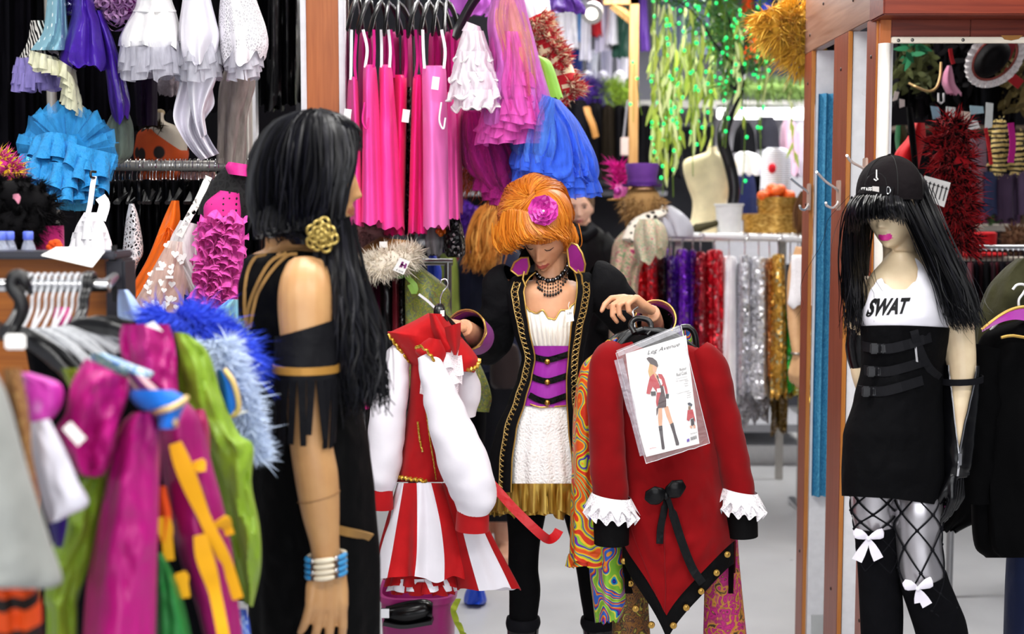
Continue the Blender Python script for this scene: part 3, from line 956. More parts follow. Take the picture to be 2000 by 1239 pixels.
# dark partition with shop gear behind the women
t = thing('grey_gondola', 'dark grey display gondola behind the shoppers and top hat', 'shelf', V((.1, 9.6, 0)))
part('back_board', MB().box((P(820, 0, 9.6).x, 9.6, 0), (P(1300, 0, 9.6).x, 9.65, P(0, 330, 9.6).z)), plain('#34343b', .8), t, smooth=False)
for yy in (374, 470, 560):
 a, b = P(820, yy, 9.3), P(1300, yy, 9.3)
 part('shelf', MB().box((a.x, 9.2, a.z - .03), (b.x, 9.6, a.z)), plain('#8e8f96', .5), t, smooth=False)
hats = [(925, 440, '#14131a', 'black'), (965, 470, '#2a3a6a', 'navy'), (905, 540, '#3a1a30', 'plum'), (1145, 350, '#15141b', 'tall black'), (1100, 452, '#202028', 'charcoal')]
for i, (px_, py_, c, nm) in enumerate(hats):
 m_ = MB(); z_ = P(px_, py_ + 16, 9.3)
 m_.lathe([(.0, .15), (.08, .15), (.095, .1), (.09, .02), (.17, .0), (.17, -.01), (0, -.01)], z_, 20)
 single('hat', m_, fab(c), f'{nm} felt hat on the grey gondola behind the shoppers', 'hat', 'hats on the grey gondola')
boa('feather_boa', 'purple feather boa hanging behind the blonde shopper', wpath([(925, 402, 6.9), (915, 430, 6.9), (905, 465, 6.9), (912, 500, 6.9)], 18), .035, .075, 900, '#5a1ea0')
m_ = MB().tube(wpath([(936, 432, 6.7), (944, 424, 6.7), (948, 436, 6.7), (942, 448, 6.7), (938, 462, 6.7)], 20), .012, 8)
single('gold_tinsel', m_, plain('#d3a12a', .5), 'curled yellow gold cord by the purple boa', 'cord')
gar('cloth', 'silver blue satin sash hanging beside the purple boa', [(402, 955, 962), (430, 952, 966), (450, 950, 964)], 7.2, .03, satin('#8fb2d8'), 'sash', None, 4, (.02, .1), 3, n=30, m=12)
gar('gown', 'olive green satin gown behind the paisley dress', [(495, 860, 890), (530, 858, 896), (600, 850, 900), (720, 846, 908)], 5.9, .1, satin('#7a8a3c', .5), 'dress', None, 6, (.03, .12), 12)
gar('gown', 'crimson velvet gown behind the blonde shopper', [(485, 890, 912), (540, 884, 916), (600, 882, 916), (740, 878, 920)], 6.2, .1, fab('#8a1536'), 'dress', None, 6, (.03, .12), 13)
# ------------------------------------------------------------------ light tree
t = thing('light_tree', 'black artificial tree with yellow green strands of green lights in a pot', 'tree', P(1424, 456, 7.35))
TD = 7.3
part('pot', MB().lathe([(0, 0), (.062, 0), (.075, .15), (.082, .155), (.082, .165), (.07, .165), (.068, .13), (0, .13)], P(1423, 457, TD), 24), plain('#dcdcdf', .5), t, 'white plastic pot')
BARK = plain('#17171a', .25, 0, .6)
trunk = [(1427, 420, TD, .030), (1434, 370, TD, .032), (1425, 320, TD, .033), (1412, 275, TD - .03, .034), (1420, 235, TD, .033), (1438, 195, TD, .030), (1446, 160, TD, .026)]
part('trunk', limb(MB(), trunk, 12), BARK, t)
brs = [[(1444, 165, TD, .022), (1432, 120, TD + .1, .016), (1400, 70, TD + .1, .009), (1340, 40, TD, .004)],
       [(1446, 160, TD, .022), (1440, 100, TD - .1, .015), (1425, 40, TD - .1, .008), (1405, -20, TD - .2, .003)],
       [(1446, 160, TD, .020), (1442, 90, TD, .014), (1440, 20, TD, .008)],
       [(1446, 165, TD, .018), (1460, 130, TD + .1, .010), (1480, 110, TD, .006), (1505, 100, TD, .003)],
       [(1446, 162, TD, .018), (1448, 110, TD - .2, .012), (1465, 50, TD - .2, .006), (1480, 10, TD - .2, .003)],
       [(1436, 130, TD, .012), (1400, 90, TD - .15, .008), (1350, 20, TD - .2, .004), (1290, -10, TD - .2, .003)],
       [(1444, 175, TD, .016), (1425, 165, TD, .010), (1410, 120, TD + .15, .006), (1385, 60, TD + .2, .003)],
       [(1441, 110, TD, .012), (1410, 40, TD, .006), (1370, 0, TD + .1, .003)]]
for b in brs: part('branch', limb(MB(), b, 7), BARK, t)
LEAFM = plain('#bccf52', .5); LEAFM2 = plain('#e4eda6', .5)
GREENLED = glow('green_bulb', '#10e070', 1.6)
bulb_me = MB().ell((0, 0, 0), (.0085, .0085, .010), 8, 6).mesh('bulb', GREENLED)
lf = MB(); lf.strip([V((0, 0, 0)), V((.004, 0, -.035)), V((0, 0, -.075)), V((-.003, 0, -.115))], [.006, .022, .018, .003], (0, -1, 0), .001)
leaf_me = [lf.mesh('leaf', LEAFM, smooth=False), lf.mesh('leaf', LEAFM2, smooth=False)]
tl = wloc(t)
wires = MB(); nleaf = nbulb = 0
strands = []
for k in range(50):
 if k < 32: px_ = rnd.choice([rnd.uniform(1275, 1330), rnd.uniform(1335, 1400), rnd.uniform(1270, 1405)])
 else: px_ = rnd.uniform(1400, 1540)
 y0 = rnd.uniform(-20, 60)
 if px_ < 1330: y1 = rnd.uniform(230, 350)
 elif px_ < 1400: y1 = rnd.uniform(180, 300)
 else: y1 = rnd.uniform(90, 200) if rnd.random() < .6 else rnd.uniform(200, 340)
 strands.append((px_, y0, y1))
strands += [(1238, 120, 240), (1245, 150, 225), (1545, 150, 215), (1505, 110, 200), (1312, 60, 385), (1300, 60, 380), (1350, 60, 345), (1457, 150, 380), (1478, 180, 270), (1530, 100, 190)]
for (px_, y0, y1) in strands:
 dd = TD + rnd.uniform(-.45, .3)
 sl = rnd.uniform(-14, 14)
 q = [P(px_ + sl * (k / 6) ** 2, lerp(y0, y1, k / 6), dd) for k in range(7)]
 wires.tube(q, .0022, 4, False)
 L = int((y1 - y0) / 26)
 for k in range(L):
  f = (k + rnd.random() * .6) / L
  if f < .22 and rnd.random() < .5: continue
  p = P(px_ + sl * f * f, lerp(y0, y1, f), dd)
  if nleaf < 298:
   o = link('leaf', rnd.choice(leaf_me), t, p - tl); nleaf += 1
   o.rotation_euler = (rnd.uniform(-.3, .3), rnd.uniform(-.35, .35), rnd.uniform(-.6, .6))
   s_ = rnd.uniform(.6, 1.1); o.scale = (s_, s_, s_)
  if rnd.random() < .36 and nbulb < 200:
   link('bulb', bulb_me, t, p + V((rnd.uniform(-.02, .02), -.03, .02)) - tl); nbulb += 1
for _ in range(60):
 b = cat(rnd.choice(brs), 12)[rnd.randint(3, 11)]
 if nbulb < 299:
  link('bulb', bulb_me, t, P(b[0] + rnd.uniform(-16, 16), b[1] + rnd.uniform(-14, 22), b[2] - .06) - tl); nbulb += 1
part('wire', wires, plain('#6d8a2a', .5), t, kind='stuff')
needles = MB()
for _ in range(520):
 b = cat(rnd.choice(brs), 16)[rnd.randint(4, 15)]
 p = P(b[0] + rnd.uniform(-14, 14), b[1] + rnd.uniform(-12, 14), b[2] + rnd.uniform(-.1, .1))
 d = V((rnd.gauss(0, 1), rnd.gauss(0, 1), rnd.gauss(-.3, 1))).normalized() * rnd.uniform(.05, .1)
 needles.strip([p, p + d * .5, p + d], [.005, .010, .002], (0, -1, .1), .0006)
part('foliage', needles, plain('#3d6b2c', .6), t, kind='stuff', smooth=False)
# ------------------------------------------------------------------ sequin rail with display top
t = thing('garment_rail', 'chrome garment rail holding the row of sequinned dresses', 'rail', V((P(1440, 0, 7.0).x, 7.0, 0)))
RD = 7.0
part('bar', MB().tube(wpath([(1300, 474, RD), (1301, 462, RD), (1308, 458, RD), (1330, 460, RD), (1450, 463, RD), (1572, 468, RD)], 40), .018, 12), plain('#e8e8ec', .25, .2), t)
for px_ in (1300, 1571):
 a = P(px_, 470, RD)
 part('upright', MB().tube([a, V((a.x, a.y, .03))], .014, 10), CHROME, t)
 part('foot', MB().box((a.x - .02, a.y - .22, 0), (a.x + .02, a.y + .22, .03), 0, .005), CHROME, t, smooth=False)
t = thing('display_table', 'pale display table behind the sequin rail carrying bust, pot and gold boxes', 'table', V((P(1440, 0, 7.6).x, 7.6, 0)))
a, b = P(1310, 457, 7.2), P(1590, 457, 7.2)
part('top', MB().box((a.x, 7.18, a.z - .04), (b.x, 7.9, a.z), 0, .006), plain('#d8d4cc', .5), t, smooth=False)
for (xx, yy) in ((a.x + .03, 7.22), (b.x - .06, 7.22), (a.x + .03, 7.82), (b.x - .06, 7.82)):
 part('leg', MB().box((xx, yy, 0), (xx + .04, yy + .04, a.z - .04)), plain('#bdb9b2', .5), t, smooth=False)
# dress form
bust = MB()
loft(bust, [(286, 1382, 1400), (296, 1380, 1402), (302, 1366, 1414), (312, 1338, 1434), (330, 1334, 1440), (360, 1341, 1432), (392, 1352, 1420), (425, 1350, 1422), (448, 1343, 1432), (456, 1343, 1432)], 7.55, .13, 40, 34, caps=True)
single('dress_form', bust, fab('#e6d8b4', .7, .1), 'cream armless dress form standing on the display table', 'mannequin')
GOLDBOX = cells('gold_basket', [(.0, '#6d4a18'), (.5, '#b98d3f'), (1.0, '#e0bd72')], 42, 'F1', rough=.35, metal=.7, stretch=(1, 1, 2.4))
for i, (a, b, y0, y1, lb) in enumerate(((1480, 1555, 386, 440, 'upper round gold box with orange fruit heaped on its lid'), (1452, 1580, 418, 457, 'lower wide gold round box under the smaller one'))):
 m_ = MB(); c = P((a + b) / 2, y1, 7.5); r = (b - a) / 2 / F * 7.5; h = (y1 - y0) / F * 7.5
 m_.lathe([(0, 0), (r, 0), (r, h * .7), (r * 1.05, h * .7), (r * 1.05, h), (0, h + .005)], c + V((0, 0, .0)), 32)
 single('gold_box', m_, GOLDBOX, lb, 'box')
for i, (px_, py_) in enumerate(((1490, 382), (1502, 376), (1516, 374), (1530, 378), (1542, 382), (1508, 368), (1524, 370))):
 m_ = MB().ell(P(px_, py_, 7.45 + .05 * (i % 2)), (.034, .034, .028), 14, 10)
 single('orange_fruit', m_, plain('#e8611f', .45), 'orange artificial fruit heaped on the upper gold box', 'fruit', 'orange fruit on the gold box')
m_ = MB(); m_.tube(wpath([(1350, 452, 7.3), (1370, 444, 7.3), (1400, 436, 7.3), (1412, 428, 7.3)], 10), [.02, .04, .05, .04, .035, .03, .03, .025, .02, .01], 10, flat=(1, .6))
single('fur_scrap', m_, fab('#3b3520'), 'dark brown fur scrap at the foot of the dress form', 'scrap')
SQ = [('red', '#e01424', 1226, 1256, 488, 640, 1), ('bright red', '#ee2030', 1254, 1284, 486, 650, 1), ('black sequinned', '#16121c', 1284, 1306, 500, 780, 1), ('dark violet', '#4c1a92', 1300, 1322, 500, 700, 1),
      ('purple', '#8a2ee0', 1318, 1346, 486, 745, 1), ('deep purple', '#6a1cb4', 1344, 1362, 488, 690, 1), ('dark red', '#a41028', 1356, 1380, 492, 740, 1), ('ruby red', '#e0142c', 1378, 1414, 488, 764, 1),
      ('snow white', '#faf4fc', 1408, 1440, 500, 782, 0), ('silver', '#dcdce6', 1442, 1468, 498, 770, 1), ('pale silver', '#ecebf2', 1464, 1500, 502, 778, 1), ('copper', '#c07c46', 1494, 1512, 504, 740, 1),
      ('antique gold', '#dca440', 1506, 1534, 496, 778, 1), ('emerald green', '#1fa233', 1534, 1554, 600, 768, 1), ('yellow gold', '#cfb43a', 1546, 1572, 560, 776, 1)]
hang_me = None
for i, (nm, c, a, b, y0, y1, sq) in enumerate(SQ):
 w = b - a
 D_ = RD + .03 * ((i * 7) % 3 - 1)
 mat = sequin(c, 70) if sq else fab(c, .6, .4)
 gar('sequin_dress', f'{nm} {"sequin" if sq else "fluffy"} dress on the far chrome rail', [(y0, a + w * .25, b - w * .25), (y0 + 14, a + 1, b - 1), (lerp(y0, y1, .4), a - 1, b + 2), (lerp(y0, y1, .8), a - 4, b + 4), (y1, a - 4, b + 4)],
  D_, .17, mat, 'dress', 'sequin dresses on the far rail', 6, (.04, .12), i + 60, hem=14, n=60, m=36, wr=.012)
 c0 = P((a + b) / 2, y0 + 2, D_)
 hk = P((a + b) / 2, 463, D_)
 h = thing('hanger', 'chrome hook hanger on the far sequin rail', 'hanger', c0, 'hangers on the sequin rail')
 pts = [c0, c0.lerp(hk, .5), hk + V((0, 0, -.02)), hk + V((.02, -.005, .0)), hk + V((.008, -.005, .018)), hk + V((-.012, -.005, .012))]
 part('hook', MB().tube([V(p) for p in cat(pts, 16)], .0035, 6), CHROME, h)
 if y0 < 510:
  part('arm', MB().tube([c0 + V((-.02, -.1, -.05)), c0, c0 + V((.02, .1, -.05))], .009, 6), CLEARHANGER if i % 2 else BLKPLASTIC, h)
# fringe ends trailing below the sequin dresses
low = [('#1a1512', 1402, 1430, 780, 850, 'black and gold'), ('#c9c6cc', 1436, 1500, 768, 824, 'silver white'), ('#8a6a2a', 1506, 1538, 770, 842, 'old gold'), ('#d6d2d8', 1400, 1440, 770, 812, 'white frilled')]
for i, (c, a, b, y0, y1, nm) in enumerate(low):
 gar('fringed_skirt', f'{nm} ragged hem trailing under the sequin dresses', [(y0 - 20, a + 6, b - 6), (y0, a, b), (y1, a + 2, b - 2)], RD + .2, .1, sequin(c, 90) if i != 3 else WHITE, 'skirt', 'hems under the sequin rail', 8, (.06, .2), i, hem=26, n=50, m=14)
# ------------------------------------------------------------------ top hat figure at the middle distance
D = 6.4
t = thing('hat_mannequin', 'mannequin in purple top hat and flowery robe turned away', 'mannequin', V((P(1255, 0, D).x, D, 0)))
bm = MB()
loft(bm, [(428, 1238, 1272), (445, 1236, 1276), (462, 1216, 1286), (490, 1202, 1268), (560, 1206, 1240), (640, 1206, 1238), (760, 1200, 1240), (1046, 1200, 1240)], D, .12, 36, 30, caps=True)
bm.ell(P(1255, 400, D), (.075, .09, .12), 20, 14)
bm.tube([P(1255, 420, D), P(1255, 455, D)], .05, 14)
part('body', fused(bm, .012, 3), skin('#c79a72'), t)
hr = MB()
bc = P(1255, 398, D)
hr.ell(bc + V((0, 0, -.005)), (.092, .10, .10), 24, 16)
prs = outward(surf_pts(MB().ell(bc, (.10, .105, .10), 24, 16), 900, rnd), bc)
fluff(hr, [q for q in prs if q[0].z < bc.z + .03], .028, .003, 1200, rnd, .6, 0, .5)
part('hair', hr, fab('#9a7648', .7, .2), t)
part('robe', loft(MB(), [(428, 1240, 1275), (444, 1226, 1290), (470, 1202, 1292), (505, 1194, 1262), (560, 1192, 1246), (760, 1188, 1246), (1044, 1184, 1250)], D, .17, 60, 30, folds=7, amp=(.01, .1), seed=3, wr=.01), cells('flower_robe', [(.0, '#c2356e'), (.25, '#dcb2a0'), (.45, '#4f8a5a'), (.6, '#e0b9a0'), (.85, '#9a2a58')], 20, 'F1', warp=.5), t)
sc_ = wpath([(1226, 470, D - .16), (1240, 440, D - .13), (1262, 425, D - .11), (1285, 418, D - .08), (1292, 410, D)], 16)
part('scarf', MB().tube(sc_, .035, 10, flat=(1, .6)), cells('leopard_scarf', [(.0, '#120e0c'), (.28, '#120e0c'), (.34, '#e0d6c8'), (1, '#e8e0d4')], 26), t)
t = thing('top_hat', 'purple felt top hat on the turned-away mannequin with curly hair', 'hat', P(1254, 366, D))
hc = P(1254, 364, D)
k_ = D / F
part('crown', MB().lathe([(0, 44 * k_), (31 * k_, 44 * k_), (33 * k_, 41 * k_), (29 * k_, 18 * k_), (29 * k_, 2 * k_), (30 * k_, 0)], hc, 32), fab('#5a2f7d', .7, .2), t)
rows_ = []
for (r_, z_) in ((29, 1.5), (34, .2), (39, 1.5), (40, 5), (39, 1.2), (34, -1.2), (29, 0)):
 rows_.append([hc + V((cos(a_) * r_ * k_, sin(a_) * r_ * k_ * 1.1, (z_ * (abs(cos(a_)) ** 1.2) - (0 if abs(cos(a_)) > .5 else 1)) * k_)) for a_ in [2 * pi * q / 32 for q in range(32)]])
part('brim', MB().grid(rows_, True), fab('#56297a', .7, .2), t)
part('band', MB().lathe([(29.6 * k_, 2 * k_), (29.8 * k_, 8 * k_), (29.2 * k_, 8.2 * k_)], hc, 32), fab('#4a2570', .6), t)
# little hat with magenta plume beside it
t = thing('mini_hat', 'small gold brimmed hat with a magenta feather plume beside the top hat', 'hat', P(1212, 392, 6.6))
c = P(1212, 392, 6.6)
part('brim', MB().lathe([(0, 0), (.065, 0), (.068, .006), (.03, .012)], c, 24), plain('#b98a3a', .5, .3), t)
part('crown', MB().lathe([(.035, .008), (.032, .07), (.02, .08), (0, .082)], c, 20), plain('#d35ca8', .4), t)
fm = MB()
for k in range(60):
 a_ = rnd.uniform(0, 6.28); r_ = rnd.uniform(.0, .02)
 b0 = P(1207, 376 - rnd.uniform(0, 50), 6.6)
 fluff(fm, [(b0, V((cos(a_), sin(a_) * .6, .5)))], .06, .006, 3, rnd, .3)
fm.tube(wpath([(1207, 385, 6.6), (1205, 350, 6.6), (1210, 320, 6.6)], 8), .005, 6)
part('plume', fm, fab('#d4178e', .7, .3), t)
part('bead', MB().ell(P(1206, 374, 6.5), (.02, .02, .02), 12, 8), plain('#c03aa0', .2, .3), t)
m_ = loft(MB(), [(402, 1290, 1312), (418, 1276, 1336), (440, 1280, 1352), (462, 1296, 1352)], 6.9, .1, 40, 12, folds=6, amp=(.03, .1), seed=2)
single('silver_cape', m_, satin('#c9c8d4', .35), 'silver satin cape beside the leopard scarf', 'cape')
m_ = loft(MB(), [(428, 1250, 1284), (444, 1242, 1300), (474, 1238, 1306), (502, 1246, 1300)], 6.0, .1, 60, 18, folds=6, amp=(.03, .16), seed=8, hem=26)
single('flower_blouse', m_, cells('flower_blouse_print', [(.0, '#d06a4a'), (.3, '#e8c9ae'), (.55, '#6fa07a'), (.7, '#efd8c2'), (.9, '#c04a6a')], 34, warp=.5), 'pastel flower print blouse hung on a clear hanger before the sequins', 'blouse')
# ================================================================== figures
def y_at(rows, y):
 """row values at height y of plain (y,xl,xr[,dD[,tf]]) rows"""
 R = [tuple(r) + (0.0, 1.0)[len(r) - 3:] if len(r) < 5 else tuple(r) for r in rows]
 if y <= R[0][0]: return R[0][1:]
 for a, b in zip(R, R[1:]):
  if y <= b[0]:
   t = (y - a[0]) / (b[0] - a[0])
   t = t * t * (3 - 2 * t) * .5 + t * .5
   return tuple(lerp(p, q, t) for p, q in zip(a[1:], b[1:]))
 return R[-1][1:]
def tab(pts, x):
 if x <= pts[0][0]: return pts[0][1]
 for a, b in zip(pts, pts[1:]):
  if x <= b[0]:
   t = (x - a[0]) / (b[0] - a[0]); t = t * t * (3 - 2 * t)
   return lerp(a[1], b[1], t)
 return pts[-1][1]
def wrap(mb, rows, D, th, topf, botf, grow=.006, n=72, m=24, a0=-pi, a1=pi, mi=0, folds=0, amp=0.0, seed=0, wr=0.0):
 """cloth lying on a body given by the same rows, cut to the edges topf(u, front) and botf(u, front)"""
 rings = [[] for _ in range(m)]
 full = a1 - a0 > 2 * pi - .01
 for j in range(n):
  a = a0 + (a1 - a0) * j / (n if full else n - 1)
  u, c = sin(a), cos(a)
  y0, y1 = topf(u, c > 0), botf(u, c > 0)
  for i in range(m):
   t = i / (m - 1)
   y = lerp(y0, y1, t)
   xl, xr, dD, tf = y_at(rows, y)
   w = folds and amp * t * sin(folds * a + seed + nz(a, t)) or 0
   g = grow * F / D
   cx, hw = (xl + xr) / 2, (xr - xl) / 2
   q = wr and wr * (nz(u * 5 + seed, y * .03, c * 3) + .5 * nz(u * 11, y * .06, seed))
   rings[i].append(P(cx + u * (hw * (1 + w) + g), y, D + dD - c * (th * tf * (1 + w) + grow + q)))
 mb.grid(rings, full, mi)
 return mb
def simple_rows(rows): return [(r[0], r[1], r[2]) + tuple(r[3:]) for r in rows]
def bow(mb, c, size, up=V((0, 0, 1)), rt=V((1, 0, 0)), tails=((-.7, -1.7), (.9, -1.6)), tw=.42, mi=0):
 """ribbon bow: two loops, a knot and two tails"""
 nrm = V((0, -1, 0))
 for sx in (-1, 1):
  pts = [c + (rt * sx * x + up * y) * size + nrm * z * size for x, y, z in ((0, 0, 0), (.3, .16, .12), (.65, .32, .18), (.95, .40, .12), (1.05, .36, .02))]
  mb.tube(pts, [size * r for r in (.08, .24, .36, .34, .14)], 12, flat=(1, .35), up=nrm, mi=mi)
 mb.ell(c + nrm * size * .1, (size * .16, size * .14, size * .17), 12, 8, mi=mi)
 for (tx, ty) in tails:
  pts = [c + (rt * tx * k + up * ty * k) * size + nrm * (.05 * size * sin(k * 5)) for k in (0, .33, .66, 1)]
  mb.strip(pts, [size * .15, size * tw * .8, size * tw * 1.1, size * tw * 1.2], nrm, .001, mi)
 return mb
def strands(mb, guides, n, w, rnd, spread, seg=14, wave=0.0, frizz=.0, tip=.25, sides=3, mat2=.25):
 """hair: tubes following interpolated guide paths [(px,py,D)...]; spread metres at (root, tip)"""
 G = [[V(P(*q)) for q in cat(g, seg)] for g in guides]
 for _ in range(n):
  if len(G) > 1:
   k = rnd.uniform(0, len(G) - 1.001); i = int(k); f = k - i
   g = [a.lerp(b, f) for a, b in zip(G[i], G[i + 1])]
  else: g = G[0]
  off = V((rnd.gauss(0, 1), rnd.gauss(0, 1), rnd.gauss(0, .5)))
  s = rnd.uniform(0, 100); cut = rnd.uniform(.82, 1.0)
  pts = []
  for i, p in enumerate(g):
   t = i / (seg - 1) * cut
   q = G and g[min(seg - 1, int(t * (seg - 1)))].lerp(g[min(seg - 1, int(t * (seg - 1)) + 1)], t * (seg - 1) % 1)
   a = lerp(spread[0], spread[1], t)
   pts.append(q + off * a * .5 + V((sin(t * 9 + s), cos(t * 8 + s), 0)) * wave * t + V((nz(s, t * 4), nz(t * 4, s), nz(s, s, t * 4))) * frizz * t)
  ww = w * rnd.uniform(.6, 1.5)
  mb.tube(pts, [ww * (1 if i < seg * .6 else lerp(1, tip, (i / (seg - 1) - .6) / .4)) for i in range(seg)], sides, False, 1 if rnd.random() < mat2 else 0)
 return mb
def outline(bv, pts, n, eps=.004): return [q for q in (hit(bv, a, b, eps) for a, b in [(p[0], p[1]) for p in cat(pts, n)]) if q is not None]
def lattice(mb, path, w, nrm=V((0, -1, 0)), r=.0013, pitch=.016):
 """gold braid: two crossing waves and two edges along a path"""
 L = [0.0]
 for a, b in zip(path, path[1:]): L.append(L[-1] + (b - a).length)
 n = int(L[-1] / pitch * 6)
 def at(s):
  for i in range(len(path) - 1):
   if s <= L[i + 1]:
    t = (s - L[i]) / max(1e-9, L[i + 1] - L[i])
    d = (path[i + 1] - path[i]).normalized()
    return path[i].lerp(path[i + 1], t), d.cross(nrm).normalized()
  return path[-1], (path[-1] - path[-2]).normalized().cross(nrm).normalized()
 for ph in (0, pi):
  q = []
  for k in range(n + 1):
   p, sd = at(L[-1] * k / n)
   q.append(p + sd * (w / 2 * sin(k / 6 * 2 * pi / 2 * 1.0 + ph)))
  mb.tube(q, r, 4, False)
 for sg in (-1, 1):
  q = []
  for k in range(0, n + 1, 3):
   p, sd = at(L[-1] * k / n); q.append(p + sd * sg * w * .56)
  mb.tube(q, r * 1.1, 4, False)
 return mb
# ------------------------------------------------------------------ mannequin in the white and black SWAT dress
SD = 3.35
t = thing('mannequin', 'mannequin with long straight black wig in white and black SWAT dress by the cabin', 'mannequin', V((P(1770, 0, SD).x, SD, 0)))
TR = [(492, 1736, 1786, 0, .5), (512, 1722, 1812, 0, .6), (540, 1698, 1842, 0, .8), (575, 1689, 1855, 0, 1), (620, 1686, 1853, -.015, 1.08), (650, 1688, 1850, -.01, 1.05), (720, 1688, 1838, 0, .92), (780, 1674, 1838, 0, .95),
      (850, 1653, 1845, .0, 1.05), (920, 1650, 1847, 0, 1.08), (990, 1651, 1842, 0, 1.02)]
bm = MB()
loft(bm, [(r[1], r[0], r[2], r[0], r[3], r[4]) for r in TR[:-1]] + [(1662, 945, 1838, 945, 0, .95)], SD, .110, 48, 50, caps=True)
hc = P(1747, 396, SD)
hR = frame3((-.56, -.80, -.20), (-.06, 0, 1))
head(bm, hc, hR, .98, nose=1.2)
limb(bm, [(1750, 440, SD + .015, .046), (1754, 475, SD + .012, .039), (1758, 510, SD + .005, .044), (1763, 545, SD, .062)], 18)
limb(bm, [(1820, 545, SD, .05), (1848, 568, SD, .050), (1868, 640, SD - .01, .043), (1878, 720, SD - .02, .036), (1874, 800, SD - .03, .036), (1872, 900, SD - .05, .027), (1870, 925, SD - .05, .026)], 16)
limb(bm, [(1712, 560, SD + .02, .045), (1692, 590, SD + .04, .042), (1684, 690, SD + .07, .033), (1690, 740, SD + .06, .032), (1712, 800, SD + .09, .028)], 16)
lL = [(1708, 925, SD, .056), (1707, 990, SD, .053), (1711, 1040, SD, .047), (1716, 1110, SD, .045), (1721, 1180, SD, .047), (1722, 1260, SD, .044), (1720, 1420, SD + .01, .034), (1719, 1600, SD + .02, .028)]
lR = [(1786, 925, SD - .01, .046), (1792, 990, SD - .03, .058), (1793, 1050, SD - .04, .052), (1803, 1130, SD - .05, .052), (1824, 1190, SD - .04, .055), (1842, 1250, SD - .03, .056), (1866, 1420, SD, .04), (1884, 1600, SD + .02, .03)]
limb(bm, lL, 16); limb(bm, lR, 16)
for lx in (1719, 1884):
 a = P(lx, 1600, SD); bm.tube([V((a.x, SD + .02, a.z)), V((a.x - .01, SD + .02, .06)), V((a.x - .03, SD - .07, .03)), V((a.x - .05, SD - .17, .025))], [.03, .04, .035, .02], 12)
body = fused(bm, .0042, 3)
lip_faces(body, hc, hR, .98, 1, .019)
part('body', body, [skin('#d9c6a4', .38), plain('#d02a8c', .35)], t)
# leggings, socks
LEG = NT('silver_leggings')
setp(LEG, Roughness=.3, Metallic=.85); LEG.b.inputs['Base Color'].default_value = lin('#bfbcc0')
lg = MB()
def sub(l, i0, i1, g): return [(a, b, c, r + g) for a, b, c, r in l[i0:i1]]
limb(lg, sub(lL, 0, 4, .004), 24, 30); limb(lg, sub(lR, 0, 5, .004), 24, 30)
part('leggings', lg, LEG.mat, t)
fn = MB()
for l, nl, yend in ((lL, 4, 1112), (lR, 5, 1165)):
 q = cat(sub(l, 0, nl, .0065), 60)
 C = [P(a, b, c) for a, b, c, r in q]
 for sg in (1, -1):
  for k in range(5):
   pts = []
   for i in range(60):
    if q[i][1] < 955: continue
    a = 2 * pi * k / 5 + sg * i * (.085 if l is lL else .078)
    pts.append(C[i] + V((cos(a), sin(a), 0)) * q[i][3])
   fn.tube(pts, .0022, 5, False)
   for i in range(0, len(pts), 1): pass
 for k in range(5):
  for j in range(5):
   w_ = (.085 if l is lL else .078)
   for wrp in range(-4, 5):
    i = (2 * pi * (j - k) / 5 + 2 * pi * wrp) / (2 * w_)
    if 0 <= i < 59:
     a = 2 * pi * k / 5 + i * w_
     i0 = int(i)
     c_ = C[i0].lerp(C[i0 + 1], i - i0)
     fn.ell(c_ + V((cos(a), sin(a), 0)) * q[i0][3], (.0055, .0055, .0045), 6, 4)
part('fishnet', fn, BLACK2, t, 'black wide fishnet over silver leggings')
for l, i0, ytop, lb in ((lL, 2, 1024, 'sock'), (lR, 3, 1120, 'sock')):
 q = [p for p in cat(l, 60) if p[1] > ytop]
 part('sock', limb(MB(), [(a, b, c, r + .0075) for a, b, c, r in q[::3]], 24, 40, wr=.0), BLACK, t)
for (px_, py_, sz, tl_, lb) in ((1696, 1052, .036, ((-.75, -1.6), (.75, -1.5)), 0), (1792, 1150, .037, ((.2, -1.0), (.75, -1.25)), 0)):
 b_ = MB()
 r_ = V((1, 0, .0)) if px_ < 1750 else V((.93, 0, .1))
 bow(b_, P(px_, py_, SD - .068 if px_ < 1750 else SD - .118), sz, tails=tl_, tw=.6, rt=r_)
 part('bow', b_, satin('#e9e4ef', .45), t, 'white satin bow on black sock top')
# dress: white yoke with scoop neck, black skirt
TOPF = [(-1, 612), (-.95, 600), (-.80, 560), (-.72, 546), (-.62, 543), (-.52, 555), (-.3, 566), (-.05, 566), (.2, 551), (.38, 527), (.46, 508), (.52, 503), (.60, 509), (.68, 530), (.78, 562), (.9, 595), (1, 612)]
tp = MB()
wrap(tp, TR, SD, .115, lambda u, f: tab(TOPF, u) if f else 560, lambda u, f: 637 + 3 * u * u + 2 * u, .006, 110, 26)
dk = MB()
wrap(dk, TR, SD, .115, lambda u, f: 636 + 3 * u * u + 2 * u, lambda u, f: 975 + 10 * u + 4 * abs(u) - (0 if f else 6), .009, 90, 50, seed=3, wr=.006)
part('yoke', tp, fab('#eceaf2', .6, .1, .3, .1, 10, .02), t, 'white stretch yoke with scoop neck')
tb = tp.bvh()
part('lettering', lettering(MB(), 'SWAT', lambda u, v: hit(tb, lerp(lerp(1689, 1769, u), lerp(1703, 1779, u), v), lerp(lerp(620, 613, u), lerp(583, 581, u), v), .002, SD - .12), .0, bold=.05), INKBLK, t, smooth=False)
dress = part('skirt', dk, fab('#08080a', .85, .2, .2, .4, 16), t)
db = dk.bvh()
